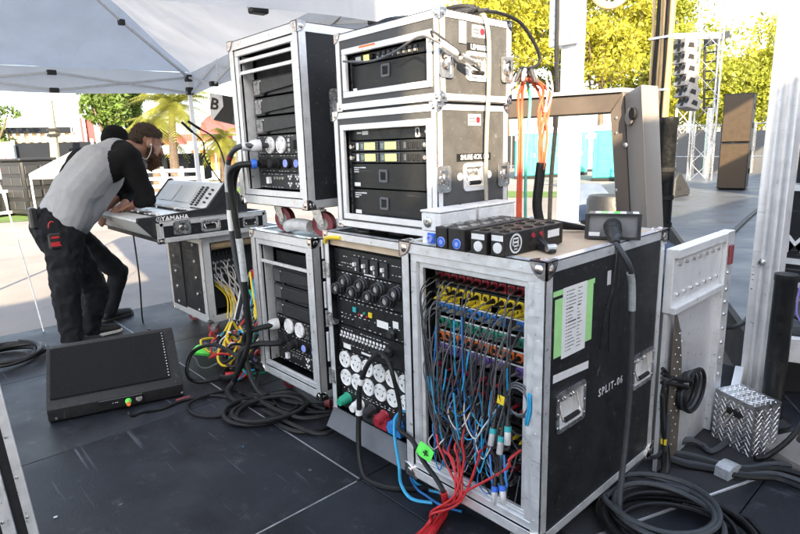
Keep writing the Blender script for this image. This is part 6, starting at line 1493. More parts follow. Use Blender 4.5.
# hands: the right over the left, fingers hanging off the console edge
hR = Vector((-4.72,1.435,1.005)); hL = Vector((-4.80,1.41,1.0))
for w, h, s in ((wrR,hR,1),(wrL,hL,-1)):
    d = (h-w).normalized(); side = d.cross(Vector((0,0,1))).normalized(); up = side.cross(d)
    body.append((w,h,.026,.03,0))
    for k in range(4):
        body.append((w.lerp(h,.5)+side*(k-1.5)*.012, h+d*.03+side*(k-1.5)*.019, .014,.0115,0))
        finger(body, h+d*.035+side*(k-1.5)*.0195, d+side*(k-1.5)*.05+Vector((0,-.25,-.15)), Vector((0,-.2,-1)), (.085,.095,.09,.07)[k], .0095, .55)
    finger(body, w.lerp(h,.45)-side*.03*s, d-side*.7*s, Vector((0,0,-1)), .075, .0105, .3)
bo = organic('body', body, [M['skin']], man, .006, 3)
shirt = [(pel+Vector((0,.045,.045)),mid,.175,.168,0),(mid,che,.168,.172,0),(che,shl,.165,.12,0),(mid+Vector((0,.10,-.10)),che+Vector((0,.05,-.08)),.09,.12,0),(mid+Vector((.06,0,0)),che+Vector((.07,0,0)),.135,.13,0),(mid+Vector((-.06,0,0)),che+Vector((-.07,0,0)),.135,.13,0),(pel+Vector((.06,.03,.02)),mid+Vector((.06,0,0)),.14,.13,0),(pel+Vector((-.06,.03,.02)),mid+Vector((-.06,0,0)),.14,.13,0),
         (pel+Vector((.0,.13,-.04)),mid+Vector((0,.11,-.08)),.07,.1,0),
         (che+Vector((.07,.03,-.02)),shR,.115,.09,1),(shl+Vector((.05,.03,.0)),shR,.105,.092,1),(shl+Vector((-.05,.03,0)),shL,.105,.088,1),(shR,shR.lerp(elR,.55),.088,.073,1),(shR.lerp(elR,.55),elR,.073,.062,1),(elR,elR.lerp(wrR,.75),.062,.05,1),(shL,elL,.085,.06,1),(elL,elL.lerp(wrL,.75),.06,.048,1),(shl+Vector((0,.03,.03)),nk+Vector((0,-.01,-.015)),.08,.07,1)]
organic('raglan_shirt', shirt, [M['tee'],M['teeblk']], man, .0085, 4, .0075, 7)
jean = [(pel+Vector((.05,-.035,-.02)),pel+Vector((.06,.0,-.14)),.145,.135,0),(pel+Vector((-.05,-.035,-.02)),pel+Vector((-.06,.0,-.14)),.145,.135,0),(pel+Vector((0,.0,.03)),pel+Vector((0,.02,-.08)),.145,.14,0),(hipR+Vector((0,.0,-.06)),knR,.128,.094,0),(knR,anR+Vector((0,0,.0)),.092,.074,0),(hipL+Vector((0,0,-.06)),knL,.125,.09,0),(knL,anL,.088,.07,0),(knR+Vector((0,-.012,-.05)),anR+Vector((0,-.01,.2)),.074,.066,0),(anR+Vector((0,0,.02)),anR+Vector((0,0,-.04)),.07,.066,0),(anL+Vector((0,0,.02)),anL+Vector((0,0,-.04)),.067,.064,0)]
organic('jeans', jean, [M['jeans']], man, .0095, 3, .011, 12)
hair = [('e',hp(0,-.018,.05),(.088,.116,.094),hx,0),('e',hp(0,-.062,.012),(.076,.07,.07),hx,0),('e',hp(0,.022,.086),(.07,.062,.042),hx,0)]
organic('hair', hair, [M['hair']], man, .008, 2, .003, 70)
beard = [(hp(.052,.02,-.07),hp(.02,.085,-.105),.026,.028,0),(hp(-.052,.02,-.07),hp(-.02,.085,-.105),.026,.028,0),(hp(-.02,.09,-.10),hp(.02,.09,-.10),.03,.03,0),(hp(0,.085,-.11),hp(0,.075,-.155),.04,.024,0),(hp(.063,.01,-.03),hp(.055,.025,-.08),.018,.024,0),(hp(-.063,.01,-.03),hp(-.055,.025,-.08),.018,.024,0),(hp(-.028,.098,-.052),hp(.028,.098,-.052),.011,.011,0)]
organic('beard', beard, [M['beard']], man, .007, 2, .004, 60)
def strands(obj, n, L, w, m, seed, comb):
    rr = np.random.RandomState(seed); me = obj.data; nv = len(me.vertices)
    co = np.zeros(nv*3); me.vertices.foreach_get('co', co); no = np.zeros(nv*3); me.vertices.foreach_get('normal', no); co = co.reshape(-1,3); no = no.reshape(-1,3)
    i = rr.randint(0,nv,n); P = co[i]+rr.normal(size=(n,3))*.0025; D = no[i]*.5+np.array(comb)+rr.normal(size=(n,3))*.28; D /= np.linalg.norm(D,axis=1)[:,None]; S_ = np.cross(D, rr.normal(size=(n,3))); S_ /= np.linalg.norm(S_,axis=1)[:,None]
    l = L*rr.uniform(.5,1.2,(n,1)); vs = np.stack([P-S_*w,P+S_*w,P+D*l],1).reshape(-1,3)
    mb = MB(); mb.v = [tuple(v) for v in vs]; mb.f = [(3*k,3*k+1,3*k+2) for k in range(n)]; o = mb.build('hair_strands', m, obj, smooth=0, local=True); o['kind'] = 'stuff'
strands(bpy.data.objects['hair'], 5000, .013, .0011, M['hair'], 3, (0,-.35,-.3)); strands(bpy.data.objects['beard'], 4500, .022, .0011, M['beard'], 5, (0,.1,-.7))
for s in (-1,1):
    MB().ball(hp(.031*s,.081,.008), .0125, 12, 8).build('eye', M['white'], man); MB().tube(spline([hp(.014*s,.102,.027),hp(.032*s,.1,.033),hp(.05*s,.084,.026)],4), .0045, 6).build('eyebrow', M['hair'], man)
MB().tube(spline([hp(-.022,.102,-.066),hp(0,.108,-.069),hp(.022,.102,-.066)],4), .0045, 6).build('lips', M['caster'], man)
MB().tube(spline([hp(.088,.004,-.018),hp(.09,.012,-.06),hp(.085,.0,-.12),Vector((-4.60,1.53,1.40)),Vector((-4.62,1.56,1.26))],6), .0028, 6).build('earphone_cord', M['white'], man)
MB().ball(hp(.089,.0,-.014), .009, 8, 6).build('earphone', M['white'], man)
shoe(man, (-4.60,.87,.0), (-.05,1)); shoe(man, (-4.83,1.06,.0), (.06,1))
# belt gear: radio, red carabiner and pouch
MB().box(-4.70,-4.60,.765,.815,.92,1.07).build('radio', M['blkplastic'], man, bevel=.012)
MB().tube([Vector((-4.545+.0*t,.875+.022*math.cos(t),.93+.04*math.sin(t))) for t in np.linspace(0,6.28,18)[:-1]], .005, 7, closed=True).build('carabiner', M['red'], man)
pch = MB().box(-4.545,-4.50,.835,.915,.78,.89).build('belt_pouch', M['blkplastic'], man, bevel=.008)
MB().box(-4.4995,-4.497,.842,.908,.80,.83).box(-4.4995,-4.497,.85,.90,.855,.87).build('pouch_print', M['red'], pch)
MB().box(-4.52,-4.515,.905,.917,.70,.80).build('key_tag', M['whitecable'], man)
MB().tube([Vector((-4.70+.034*math.cos(t),1.475+.006*math.sin(t),1.02+.034*math.sin(t))) for t in np.linspace(0,6.28,16)[:-1]], .006, 6, closed=True).build('wristband', M['redplug'], man)

# --- second person behind him
per = thing('person', 'person in a black beanie and black clothes, half hidden behind the leaning man', 'person', (-5.3,1.15,0))
p2 = Vector((-5.30,1.10,.93)); m2 = Vector((-5.30,1.22,1.14)); c2_ = Vector((-5.30,1.34,1.32)); h2 = Px(117,143,-5.28); n2 = Vector((-5.29,(c2_.y+h2.y)/2+.02,1.43))
k2R, a2R = Px(119,272,-5.18), Vector((-5.20,Px(112,328,-5.2).y,.09)); k2L, a2L = Vector((-5.42,1.32,.48)), Vector((-5.42,1.2,.09))
s2R, s2L = Vector((-5.12,1.40,1.37)), Vector((-5.49,1.38,1.37)); e2R = Vector((-5.06,1.50,1.08)); w2R = Vector((-5.0,1.36,.99)); e2L = Vector((-5.6,1.5,1.08)); w2L = Vector((-5.4,1.45,1.02))
hy_ = Matrix.Rotation(RAD(-15),3,'X')
def hq(x,y,z): return h2 + hy_ @ Vector((x,y,z))
b2 = [(p2,m2,.12,.11,0),(m2,c2_,.11,.12,0),(c2_,n2,.09,.058,0),(n2,hq(0,-.02,-.04),.058,.056,0),(c2_,s2R,.08,.05,0),(c2_,s2L,.08,.05,0),(s2R,e2R,.048,.04,0),(e2R,w2R,.04,.028,0),(s2L,e2L,.048,.04,0),(e2L,w2L,.04,.028,0),(p2,k2R,.08,.055,0),(k2R,a2R,.052,.04,0),(p2,k2L,.08,.055,0),(k2L,a2L,.052,.04,0),
      ('e',hq(0,-.012,.035),(.076,.1,.09),hy_,0),('e',hq(0,.03,-.035),(.06,.068,.082),hy_,0),(hq(0,.09,.01),hq(0,.113,-.03),.013,.016,0),(hq(0,.07,-.085),hq(0,.06,-.09),.034,.034,0),('e',hq(.079,-.01,-.012),(.012,.022,.034),hy_,0)]
for w, h, s in ((w2R,w2R+Vector((.06,-.04,-.05)),1),(w2L,w2L+Vector((.06,-.05,-.03)),-1)):
    d = (h-w).normalized(); side = d.cross(Vector((0,0,1))).normalized(); b2.append((w,h,.026,.029,0))
    for k in range(4): finger(b2, h+side*(k-1.5)*.0185, d+Vector((0,-.1,-.3)), Vector((0,-.2,-1)), (.08,.09,.085,.065)[k], .009, .5)
    finger(b2, w.lerp(h,.4)-side*.028*s, d-side*.7*s, Vector((0,0,-1)), .07, .010, .3)
organic('body', b2, [M['skin']], per, .0095, 3)
organic('black_shirt', [(p2+Vector((0,.03,0)),m2,.16,.155,0),(m2,c2_,.155,.16,0),(c2_,n2+Vector((0,-.03,-.03)),.14,.08,0),(m2+Vector((.06,0,0)),c2_+Vector((.07,0,0)),.12,.12,0),(m2+Vector((-.06,0,0)),c2_+Vector((-.07,0,0)),.12,.12,0),(c2_+Vector((0,.03,.05)),s2R,.1,.08,0),(c2_+Vector((0,.03,.05)),s2L,.1,.08,0),(s2R,e2R,.08,.058,0),(s2L,e2L,.08,.058,0)], [M['teeblk']], per, .012, 4, .006, 9)
organic('trousers', [(p2+Vector((.05,-.02,-.02)),p2+Vector((.07,0,-.12)),.13,.12,0),(p2+Vector((-.05,-.02,-.02)),p2+Vector((-.07,0,-.12)),.13,.12,0),(p2+Vector((.09,.0,-.1)),k2R,.115,.08,0),(k2R,a2R,.078,.06,0),(p2+Vector((-.09,0,-.1)),k2L,.115,.08,0),(k2L,a2L,.078,.06,0)], [M['jeans']], per, .012, 3, .006, 13)
organic('beanie', [('e',hq(0,-.02,.055),(.086,.108,.095),hy_,0),('e',hq(0,-.045,.02),(.084,.088,.085),hy_,0),('e',hq(0,.0,.03),(.086,.105,.03),hy_,0)], [M['teeblk']], per, .009, 3, .003, 30)
shoe(per, (-5.20,a2R.y-.03,.0), (-.3,1), dark=True); shoe(per, (-5.42,1.18,.0), (.1,1), dark=True)
MB().tube([w2R+Vector((.03*math.cos(t),.012*math.sin(t),.034*math.sin(t))) for t in np.linspace(0,6.28,16)[:-1]], .007, 6, closed=True).build('wristband', M['redplug'], per)
# ------------------------------------------------------------------ background: trees
def leafmat(name, c, tr=.4): return mat(name, c, .6, 0, .45, 1.3, tr=tr)
M['leaf_sun'] = leafmat('sunlit_leaf', (.38,.37,.04), .5); M['leaf_mid'] = leafmat('green_leaf', (.26,.29,.035), .45); M['leaf_deep'] = leafmat('deep_leaf', (.10,.16,.03), .4); M['leaf_palm'] = leafmat('palm_leaf', (.2,.21,.035), .45)
M['bark'] = mat('bark', (.11,.08,.06), .9, 0, .3, 6, .8, 20)
def vnoise(P, f, seed):
    a = np.sin(P*f*1.0+seed)@np.array([1.0,1.3,.9]); b = np.sin(P[:,[1,2,0]]*f*1.9+seed*1.7)@np.array([.8,1.1,1.0]); c = np.sin((P[:,0]+P[:,2])*f*2.7+seed)*np.sin((P[:,1]-P[:,2])*f*2.3)
    return (a+b)*.22+c*.4
def crown(seed, blobs, nleaf, size, name, m, parent, gap=.10):
    rr = np.random.RandomState(seed); allv = []
    tot = sum(b[1][0]*b[1][1]*b[1][2] for b in blobs)
    for c, r in blobs:
        n = int(nleaf*r[0]*r[1]*r[2]/tot); u = rr.normal(size=(n,3)); u /= np.linalg.norm(u,axis=1)[:,None]
        rad = rr.uniform(.3,1.05,n)**.55; P = np.array(c)+u*rad[:,None]*np.array(r)
        P = P[vnoise(P,1.1,seed)+.6*vnoise(P,2.9,seed+3) > -gap]; n = len(P)
        s = size*rr.uniform(.4,1.6,(n,1)); a = rr.normal(size=(n,3)); a[:,2] -= .4; a /= np.linalg.norm(a,axis=1)[:,None]; b = np.cross(a, rr.normal(size=(n,3))); b /= np.linalg.norm(b,axis=1)[:,None]
        allv.append(np.stack([P-a*s, P+b*s*.45, P+a*s, P-b*s*.45],1).reshape(-1,3))
    v = np.concatenate(allv)-np.array(ORG[parent.name]); nq = len(v)//4
    me = bpy.data.meshes.new(name); me.vertices.add(len(v)); me.vertices.foreach_set('co', v.ravel()); me.loops.add(nq*4); me.loops.foreach_set('vertex_index', np.arange(nq*4,dtype=np.int32))
    me.polygons.add(nq); me.polygons.foreach_set('loop_start', np.arange(0,nq*4,4,dtype=np.int32)); me.update(); me.validate(); me.materials.append(m)
    o = bpy.data.objects.new(name, me); COL.objects.link(o); o.parent = parent; ORG[o.name] = ORG[parent.name]; return o
def tree(label, base, h, rx, seed, m, n=20000, size=.15, tall=1.0):
    rr = random.Random(seed); b = Vector(base); t = thing('leafy_tree', label, 'tree', b, group='trees beyond the stage')
    th = h*.42; tk = MB(); tk.tube(spline([b,b+Vector((.1,0,th*.4)),b+Vector((-.1,.1,th)),b+Vector((.1,.1,h*.75))],4), .2, 9, rad=[.26-.2*i/12 for i in range(13)]); tk_ = tk.build('trunk', M['bark'], t)
    blobs = []
    for k in range(9):
        a = k*2.4+seed; f = rr.uniform(.2,.75); c = b+Vector((rx*f*math.cos(a), rx*f*math.sin(a), h*rr.uniform(.42,.86))); q = rx*rr.uniform(.35,.58); blobs.append((c,(q,q,q*.8*tall)))
        MB().tube(spline([b+Vector((0,0,th*rr.uniform(.6,1.1))), b.lerp(c,.6)+Vector((0,0,.5)), c],4), .07, 6, rad=[.09-.006*i for i in range(9)]).build('limb', M['bark'], t)
    blobs.append((b+Vector((0,0,h*.62)),(rx*.6,rx*.6,h*.3)))
    crown(seed, blobs, n, size, 'crown', m, t)
    return t
def G(px, dist): q = Pd(px, 200, dist); return Vector((q.x, q.y, GZ))
for i, (px_, d, h, rx, m, lab) in enumerate(((505,40,13.5,5.2,'leaf_sun','broad yellow-green tree behind the turquoise toilets, beside the stacked cases'),(552,46,15,5.5,'leaf_mid','tall green tree directly behind the white square mast'),(596,40,14,5.0,'leaf_sun','bright yellow-green tree above the window of the steel arm'),(640,44,12.5,5,'leaf_mid','green tree behind the steel mast'),(716,52,9.5,5.5,'leaf_sun','yellow-green tree behind the lattice tower'),(752,48,8.0,4.8,'leaf_mid','low green tree behind the tall black speaker'),(690,60,9.0,5,'leaf_deep','dark green tree far behind the hanging speakers'),(800,50,8.5,5,'leaf_sun','yellow-green tree behind the white aluminium mast'))):
    tree(lab, G(px_,d), h, rx, 11+i, M[m])
# tall hedge tree and palms on the left
tree('tall dark green hedge tree behind the seated palm, above the leaning man', G(120,31), 7.2, 1.15, 41, M['leaf_deep'], 9000, .11, 1.5)
tree('tall green hedge tree next to the palm', G(141,33), 6.8, 1.0, 43, M['leaf_deep'], 12000, .11, 1.5)
tree('bushy green tree at the far left behind the fence', G(-2,46), 5.2, 2.2, 47, M['leaf_deep'], 8000, .14)
def palm(label, base, h, L, seed, nf=30):
    rr = random.Random(seed); b = Vector(base); t = thing('palm_tree', label, 'tree', b, group='palm trees on the left')
    tp = b+Vector((.1,.1,h)); MB().tube(spline([b,b+Vector((.08,0,h*.5)),tp],6), .16, 10, rad=[.2-.008*i for i in range(13)]).build('trunk', M['bark'], t)
    for k in range(nf):
        a = k*2.399+rr.uniform(-.2,.2); el = rr.uniform(-.5,1.2); Lf = L*rr.uniform(.8,1.1); d = Vector((math.cos(a),math.sin(a),0)); mb = MB(); rib = []
        for s in range(11):
            f = s/10; rib.append(tp+d*(Lf*f*math.cos(el*(1-f*.6)))+Vector((0,0,Lf*(math.sin(el)*f-.75*f*f))))
        for s in range(1,11):
            p = rib[s]; w = Lf*.30*math.sin(math.pi*min(1,.15+.8*s/10)); tdir = (rib[s]-rib[s-1]).normalized(); sd = tdir.cross(Vector((0,0,1))).normalized()
            for sg in (-1,1):
                for e in range(3):
                    o = rib[s-1].lerp(rib[s],e/3); tip = o+sd*sg*w+tdir*w*.55+Vector((0,0,-w*.45)); mb.add([o,o+tdir*.05,tip],[(0,1,2)])
        fr = mb.build('frond', M['leaf_palm'], t, smooth=0)
    return t
palm('sunlit palm tree with drooping fronds behind the tent leg', G(178,23), 3.3, 1.9, 3)
palm('smaller sunlit palm tree beside the hedge', G(160,25), 2.7, 1.5, 7)
palm('palm tree half hidden behind the upper amplifier rack', G(226,25), 2.2, 1.4, 9, 22)

# ------------------------------------------------------------------ portable toilets
M['teal'] = mat('turquoise_plastic', (.045,.36,.335), .5, 0, .05, 4); M['palewhite'] = mat('pale_plastic', (.75,.78,.76), .5, 0, .04, 4)
def toilet(label, px, dist, yaw, m='teal'):
    b = G(px,dist); t = thing('portable_toilet', label, 'toilet', b, (0,0,yaw), group='portable toilets'); L = dict(local=True)
    MB().box(-.55,.55,-.55,.55,.12,1.95).build('cabin', M[m], t, bevel=.03, **L)
    MB().box(-.57,.57,-.57,.57,.0,.119).build('skid', M['dark'], t, bevel=.02, **L)
    MB().prism([(-.60,1.951),(.60,1.951),(.5,2.12),(0,2.24),(-.5,2.12)],'y',-.6,.6).build('roof', M['palewhite'], t, bevel=.03, **L)
    d = MB().box(-.36,.36,-.575,-.551,.16,1.85).build('door', M[m], t, bevel=.01, **L)
    for z in (.3,.85,1.4): MB().box(-.3,.3,-.585,-.5755,z,z+.42).build('door_panel', M[m], d, bevel=.01, **L)
    MB().box(.26,.32,-.60,-.5755,.95,1.1).build('door_latch', M['palewhite'], d, **L)
    for s in (-1,1):
        for k in range(3): MB().box(s*.551 if s > 0 else -.575, .575 if s > 0 else -.551,-.4+.3*k,-.2+.3*k,.3,1.75).build('side_rib', M[m], t, bevel=.01, **L)
    for s in (-1,1): MB().box(s*.5-.06,s*.5+.06,-.562,-.5505,1.68,1.86).build('vent', M['palewhite'], t, **L)
YT = -YAW
for (px_, d, yw, lab, m) in ((527,26.5,.62,'turquoise portable toilet nearest the stacked cases','teal'),(549,27.5,.62,'turquoise portable toilet between its neighbour and the white square mast','teal'),(574,29.0,.5,'turquoise portable toilet right behind the white square mast','teal'),(592,32,.5,'pale portable toilet set farther back behind the others','palewhite'),(607,24.5,.35,'turquoise portable toilet beside the post of the steel arm','teal')): toilet(lab,px_,d,yw,m)
fz = thing('far_fence', 'dark fence line running behind the portable toilets', 'fence', G(590,36))
a, b = G(480,37), G(700,37)
for k in range(14):
    p = a.lerp(b,k/13); MB().cyl(p,p+Vector((0,0,2.1)),.04,n=8).build('post', M['steel'], fz)
    if k < 13:
        q = a.lerp(b,(k+1)/13); MB().bar((p+q)/2+Vector((0,0,.2)),(p+q)/2+Vector((0,0,2.0)),(q-p).length*.98,.02,up=(p-q).normalized().cross(Vector((0,0,1)))).build('screen', M['skirt'], fz)

# ------------------------------------------------------------------ on and behind the stage
def S(px, py): return Pz(px, py, SZ)
q0, q1, q2 = S(716,190), S(745,190.5), S(757,188)
sf = thing('sidefill_speaker', 'tall black speaker stack standing on the grey stage', 'speaker', tuple((q0+q1)/2))
u = (q1-q0); w = u.length; u.normalize(); v = Vector((-u.y,u.x,0)); dep = .75; Ms = Matrix(((u.x,v.x,0,q0.x),(u.y,v.y,0,q0.y),(0,0,1,SZ),(0,0,0,1))); Hs = 1.78
M['gloss'] = mat('sun_tinted_grille', (.04,.025,.011), .5, .0, .03, 20);  # warm tint put into the black grille so the sun patch reads orange
MB(Ms).box(0,w,.03,dep,.02,Hs/2-.01).build('lower_cabinet', M['wedge'], sf, bevel=.01); MB(Ms).box(0,w,.03,dep,Hs/2,Hs).build('upper_cabinet', M['wedge'], sf, bevel=.01)
for z0, z1 in ((.04,Hs/2-.03),(Hs/2+.02,Hs-.02)): MB(Ms).box(.015,w-.015,0,.029,z0,z1).build('grille', M['gloss'], sf, bevel=.004)
for z in (.3,.65,1.15,1.5): MB(Ms).box(w+.0005,w+.02,dep*.35,dep*.65,z,z+.10).build('handle', M['dark'], sf, bevel=.01)
for x in (.05,w-.1):
    for y in (.05,dep-.1): MB(Ms).box(x,x+.05,y,y+.05,0,.0195).build('foot', M['dark'], sf)
wq = S(674,198); wr = S(709,191.5)
wg = thing('stage_wedge', 'grey-black monitor wedge lying on the far part of the stage', 'speaker', tuple((wq+wr)/2))
u = (wr-wq); u.normalize(); v = Vector((-u.y,u.x,0)); Mw2 = Matrix(((u.x,v.x,0,wq.x),(u.y,v.y,0,wq.y),(0,0,1,SZ),(0,0,0,1)))
M['wedgegrey'] = mat('dusty_speaker_paint', (.018,.0185,.02), .6, 0, .15, 20, .4, 200)
MB(Mw2).prism([(0,.0),(.02,.32),(.14,.42),(.24,.42),(.64,.12),(.66,.02),(.62,0)],'y',0,.6).build('cabinet', M['wedgegrey'], wg, bevel=.02)
MB(Mw2).prism([(.12,.13),(.26,.11),(.25,.17),(.14,.2)],'y',-.006,-.0005).build('handle_recess', M['dark'], wg)
MB(Mw2).box(.665,.70,.05,.4,.0,.03).build('foot', M['dark'], wg)
def truss(name, label, base, h, w, yaw, chords=4, r=.025, step=.5, m='alu_white'):
    t = thing(name, label, 'tower', base, (0,0,yaw)); c = [(-w/2,-w/2),(w/2,-w/2),(w/2,w/2),(-w/2,w/2)]
    for p in c: MB().cyl((p[0],p[1],0),(p[0],p[1],h),r,n=8).build('chord', M[m], t, local=True)
    for i in range(4):
        a_, b_ = c[i], c[(i+1) % 4]; z = 0; k = 0
        while z+step <= h:
            (s0, s1) = (a_, b_) if k % 2 == 0 else (b_, a_)
            MB().cyl((s0[0],s0[1],z),(s1[0],s1[1],z+step),r*.5,n=6).build('lacing', M[m], t, local=True); z += step; k += 1
    return t
tw_b = G(697,15.5); truss('lattice_tower', 'white lattice tower carrying the hanging line of speakers', tuple(tw_b), 11.0, .46, .5, r=.018, m='steel')
MB().box(-.5,.5,-.5,.5,.0,.06).build('base_plate', M['steel'], bpy.data.objects['lattice_tower'], local=True)
truss('lattice_tower', 'slimmer lattice tower farther back behind the far wedge', tuple(G(677,21)), 2.6, .4, .3, r=.02)
la = thing('line_array', 'curved hanging column of speaker boxes beside the lattice tower', 'speaker', (tw_b.x,tw_b.y,1.5))
ARR = [(684.5,46),(684.5,57.5),(685,69),(685.5,80.5),(686.5,92),(688,103)]
M['arraygrey'] = mat('speaker_light_grey', (.22,.21,.2), .6, 0, .1, 10)
for k, (x_, y_) in enumerate(ARR):
    p = Pd(x_,y_,15.0); dv = Vector((-.42,-.75,0)).normalized(); sdv = Vector((-dv.y,dv.x,0)); tilt = Matrix.Rotation(-RAD(3+k*3.5),3,sdv)
    R3 = Matrix((dv,sdv,Vector((0,0,1)))).transposed(); Mx = Matrix.Translation(p) @ (tilt @ R3).to_4x4()
    bx_ = MB(Mx).prism([(-.2,-.12),(.14,-.15),(.14,.15),(-.2,.12)],'y',-.19,.19).build('array_box', M['arraygrey'], la, bevel=.012)
    for s in (-1,1): MB(Mx).lathe([(.06,0),(.06,.006),(.035,.004),(.0003,.004)], (.141,s*.115,0), (1,0,0), 16).build('driver', M['dark'], bx_)
    MB(Mx).box(.1405,.15,-.045,.045,-.12,.12).build('horn', M['dark'], bx_)
    MB(Mx).prism([(-.1,-.05),(.06,-.05),(.04,.05),(-.08,.05)],'y',.1905,.198).build('side_handle', M['dark'], bx_)
pt = Pd(684.5,36,15.0); MB().bar(pt+Vector((-.3,-.4,0)),pt+Vector((.5,.7,0)),.1,.12).build('fly_frame', M['steel'], la)
MB().bar(pt+Vector((0,0,.0)),Vector((tw_b.x,tw_b.y,pt.z+.05)),.08,.08).build('hang_arm', M['steel'], la)
rg = thing('rigging_ladder', 'dark rigging ladder with a short top beam beside the lattice tower', 'rigging', tuple(G(712,16.5)))
A0, A1 = Pd(710,112,16.5), Pd(711,38,16.5)
for dx_ in (-.14,.14): MB().cyl((A0.x+dx_,A0.y,A0.z),(A1.x+dx_,A1.y,A1.z),.03,n=8).build('rail', M['rackblk'], rg)
for k in range(8): p = A0.lerp(A1,(k+.5)/8); MB().cyl((p.x-.14,p.y,p.z),(p.x+.14,p.y,p.z),.02,n=6).build('rung', M['rackblk'], rg)
B0 = Pd(706,43,16.4); B1 = Pd(728,34,17.0); MB().bar(B0,B1,.12,.16).build('top_beam', M['rackgrey'], rg)
MB().cyl((A0.x,A0.y,GZ),(A0.x,A0.y,A0.z+.1),.06,n=10).build('stand_pole', M['steel'], rg)
cf = thing('crowd_fence', 'dark mesh fence with metal posts behind the stage', 'fence', G(715,22))
a, b = G(655,21), G(840,19.5)
for k in range(10):
    p = a.lerp(b,k/9); MB().cyl(p,p+Vector((0,0,2.0)),.035,n=8).build('post', M['steel'], cf)
    if k < 9:
        q = a.lerp(b,(k+1)/9); n_ = (q-p).normalized(); MB().bar(p.lerp(q,.5)+Vector((0,0,.1)),p.lerp(q,.5)+Vector((0,0,1.75)),(q-p).length-.1,.015,up=n_.cross(Vector((0,0,1)))).build('mesh_panel', mat('fence_mesh', (.09,.095,.10), .8) if k == 0 else bpy.data.materials['fence_mesh'], cf)
        MB().cyl(p+Vector((0,0,1.95)),q+Vector((0,0,1.95)),.02,n=6).build('rail', M['steel'], cf)
        MB().cyl(p+Vector((0,0,1.0)),q+Vector((0,0,1.0)),.02,n=6).build('rail', M['steel'], cf)
# cross pipe with a hanging hose coil
cp = MB().cyl((-1.81,4.14,2.9),(-.82,3.36,2.9),.03,n=12).build('cross_pipe', M['steel']); tag(cp, 'steel pipe spanning between the steel mast and the white mast', 'pipe')
hcn = Pd(610,-14,4.05); 
for k in range(3):
    R_ = .125-.012*k; o = MB().tube([hcn+Vector((RI[0]*R_*math.cos(t),RI[1]*R_*math.cos(t),R_*math.sin(t)))+Vector((0,.01*k,0)) for t in np.linspace(0,6.283,30)[:-1]], .013, 8, closed=True).build('hose_coil', M['tansteel']); tag(o, 'tan hose coil hung high above the steel arm', 'hose', 'hose coils')
hk = MB().tube(spline([hcn+Vector((0,0,.12)),hcn+Vector((.1,.1,.25)),Vector((-1.6,3.97,2.93))],4), .008, 6).build('hang_rope', M['rubber']); tag(hk, 'black rope from the hose coils up to the steel pipe', 'rope')
# slanted equipment cover and rounded case seen through the window of the arm
e0, e1 = Pz(581,214,GZ+.0), Pz(607,212,GZ)
bc = Pd(592,200,9.2); bc.z = GZ; tcv = thing('tarp_covered_case', 'blue-grey slanted equipment cover seen through the window of the steel arm', 'case', tuple(bc), (0,0,-.6))
M['bluetarp'] = mat('blue_grey_tarp', (.10,.13,.18), .5, 0, .15, 5, .3, 12)
MB().prism([(-.45,.0),(.45,.0),(.45,.35),(.1,.72),(-.45,.95)],'y',-.35,.35).build('cover', M['bluetarp'], tcv, bevel=.03, local=True); MB().prism([(-.43,.2),(-.1,.2),(-.1,.7),(-.43,.85)],'y',-.37,-.351).build('flap', M['blkplastic'], tcv, local=True)
rdc = Pd(609,205,8.4); rdc.z = GZ; rc2 = thing('drum_case', 'round dark drum case beside the slanted equipment cover', 'case', tuple(rdc))
MB().lathe([(.28,.002),(.3,.03),(.3,.80),(.27,.86),(.001,.88)], tuple(rdc), ZP, 24).build('shell', M['blkplastic'], rc2); MB().lathe([(.305,.4),(.305,.45)], tuple(rdc), ZP, 24).build('strap', M['rackgrey'], rc2)

# ------------------------------------------------------------------ left background
def wallbox(name, px0, px1, dist, z0, z1, m, parent, th=.15, d1=None):
    a, b = G(px0,dist), G(px1,d1 or dist); c = (a+b)/2; n = (b-a).normalized().cross(Vector((0,0,1))); w = (b-a).length
    return MB().bar(c+Vector((0,0,z0-GZ)), c+Vector((0,0,z1-GZ)), w, th, up=n).build(name, M[m] if isinstance(m,str) else m, parent, smooth=0)
M['fencepanel'] = mat('blue_grey_fence', (.014,.017,.023), .9, 0, .1, 2, spec=.1); M['wallpale'] = mat('pale_wall', (.32,.36,.37), .8, 0, .08, 1); M['maroon'] = mat('maroon_wall', (.28,.05,.055), .8, 0, .1, 1); M['stallorange'] = mat('orange_counter', (.75,.30,.08), .7, 0, .2, 3)
fe = thing('panel_fence', 'long blue-grey panel fence on the far side of the lot', 'fence', G(60,33))
for k, (a_, b_) in enumerate(((24,59),(61,100),(100.5,104))): wallbox('fence_panel', a_, b_, 33, GZ, 2.05, 'fencepanel', fe, .1)
for x in (22.5,60,100.2): p = G(x,33); MB().cyl(p,p+Vector((0,0,2.4)),.09,n=8).build('post', M['wallpale'], fe)
lgm = thing('painted_board', 'colourful painted board at the end of the panel fence', 'mural', G(10,32.5))
wallbox('board', -12, 22, 32.6, GZ+.4, 2.1, 'palewhite', lgm, .1)
mr = random.Random(3); bp0, bp1 = G(-12,32.5), G(22,32.5)
M['leafpaint'] = paint('paint_green',(.2,.4,.12)); M['pinkpaint'] = paint('paint_pink',(.7,.25,.3)); M['ochre'] = paint('paint_ochre',(.7,.4,.1))
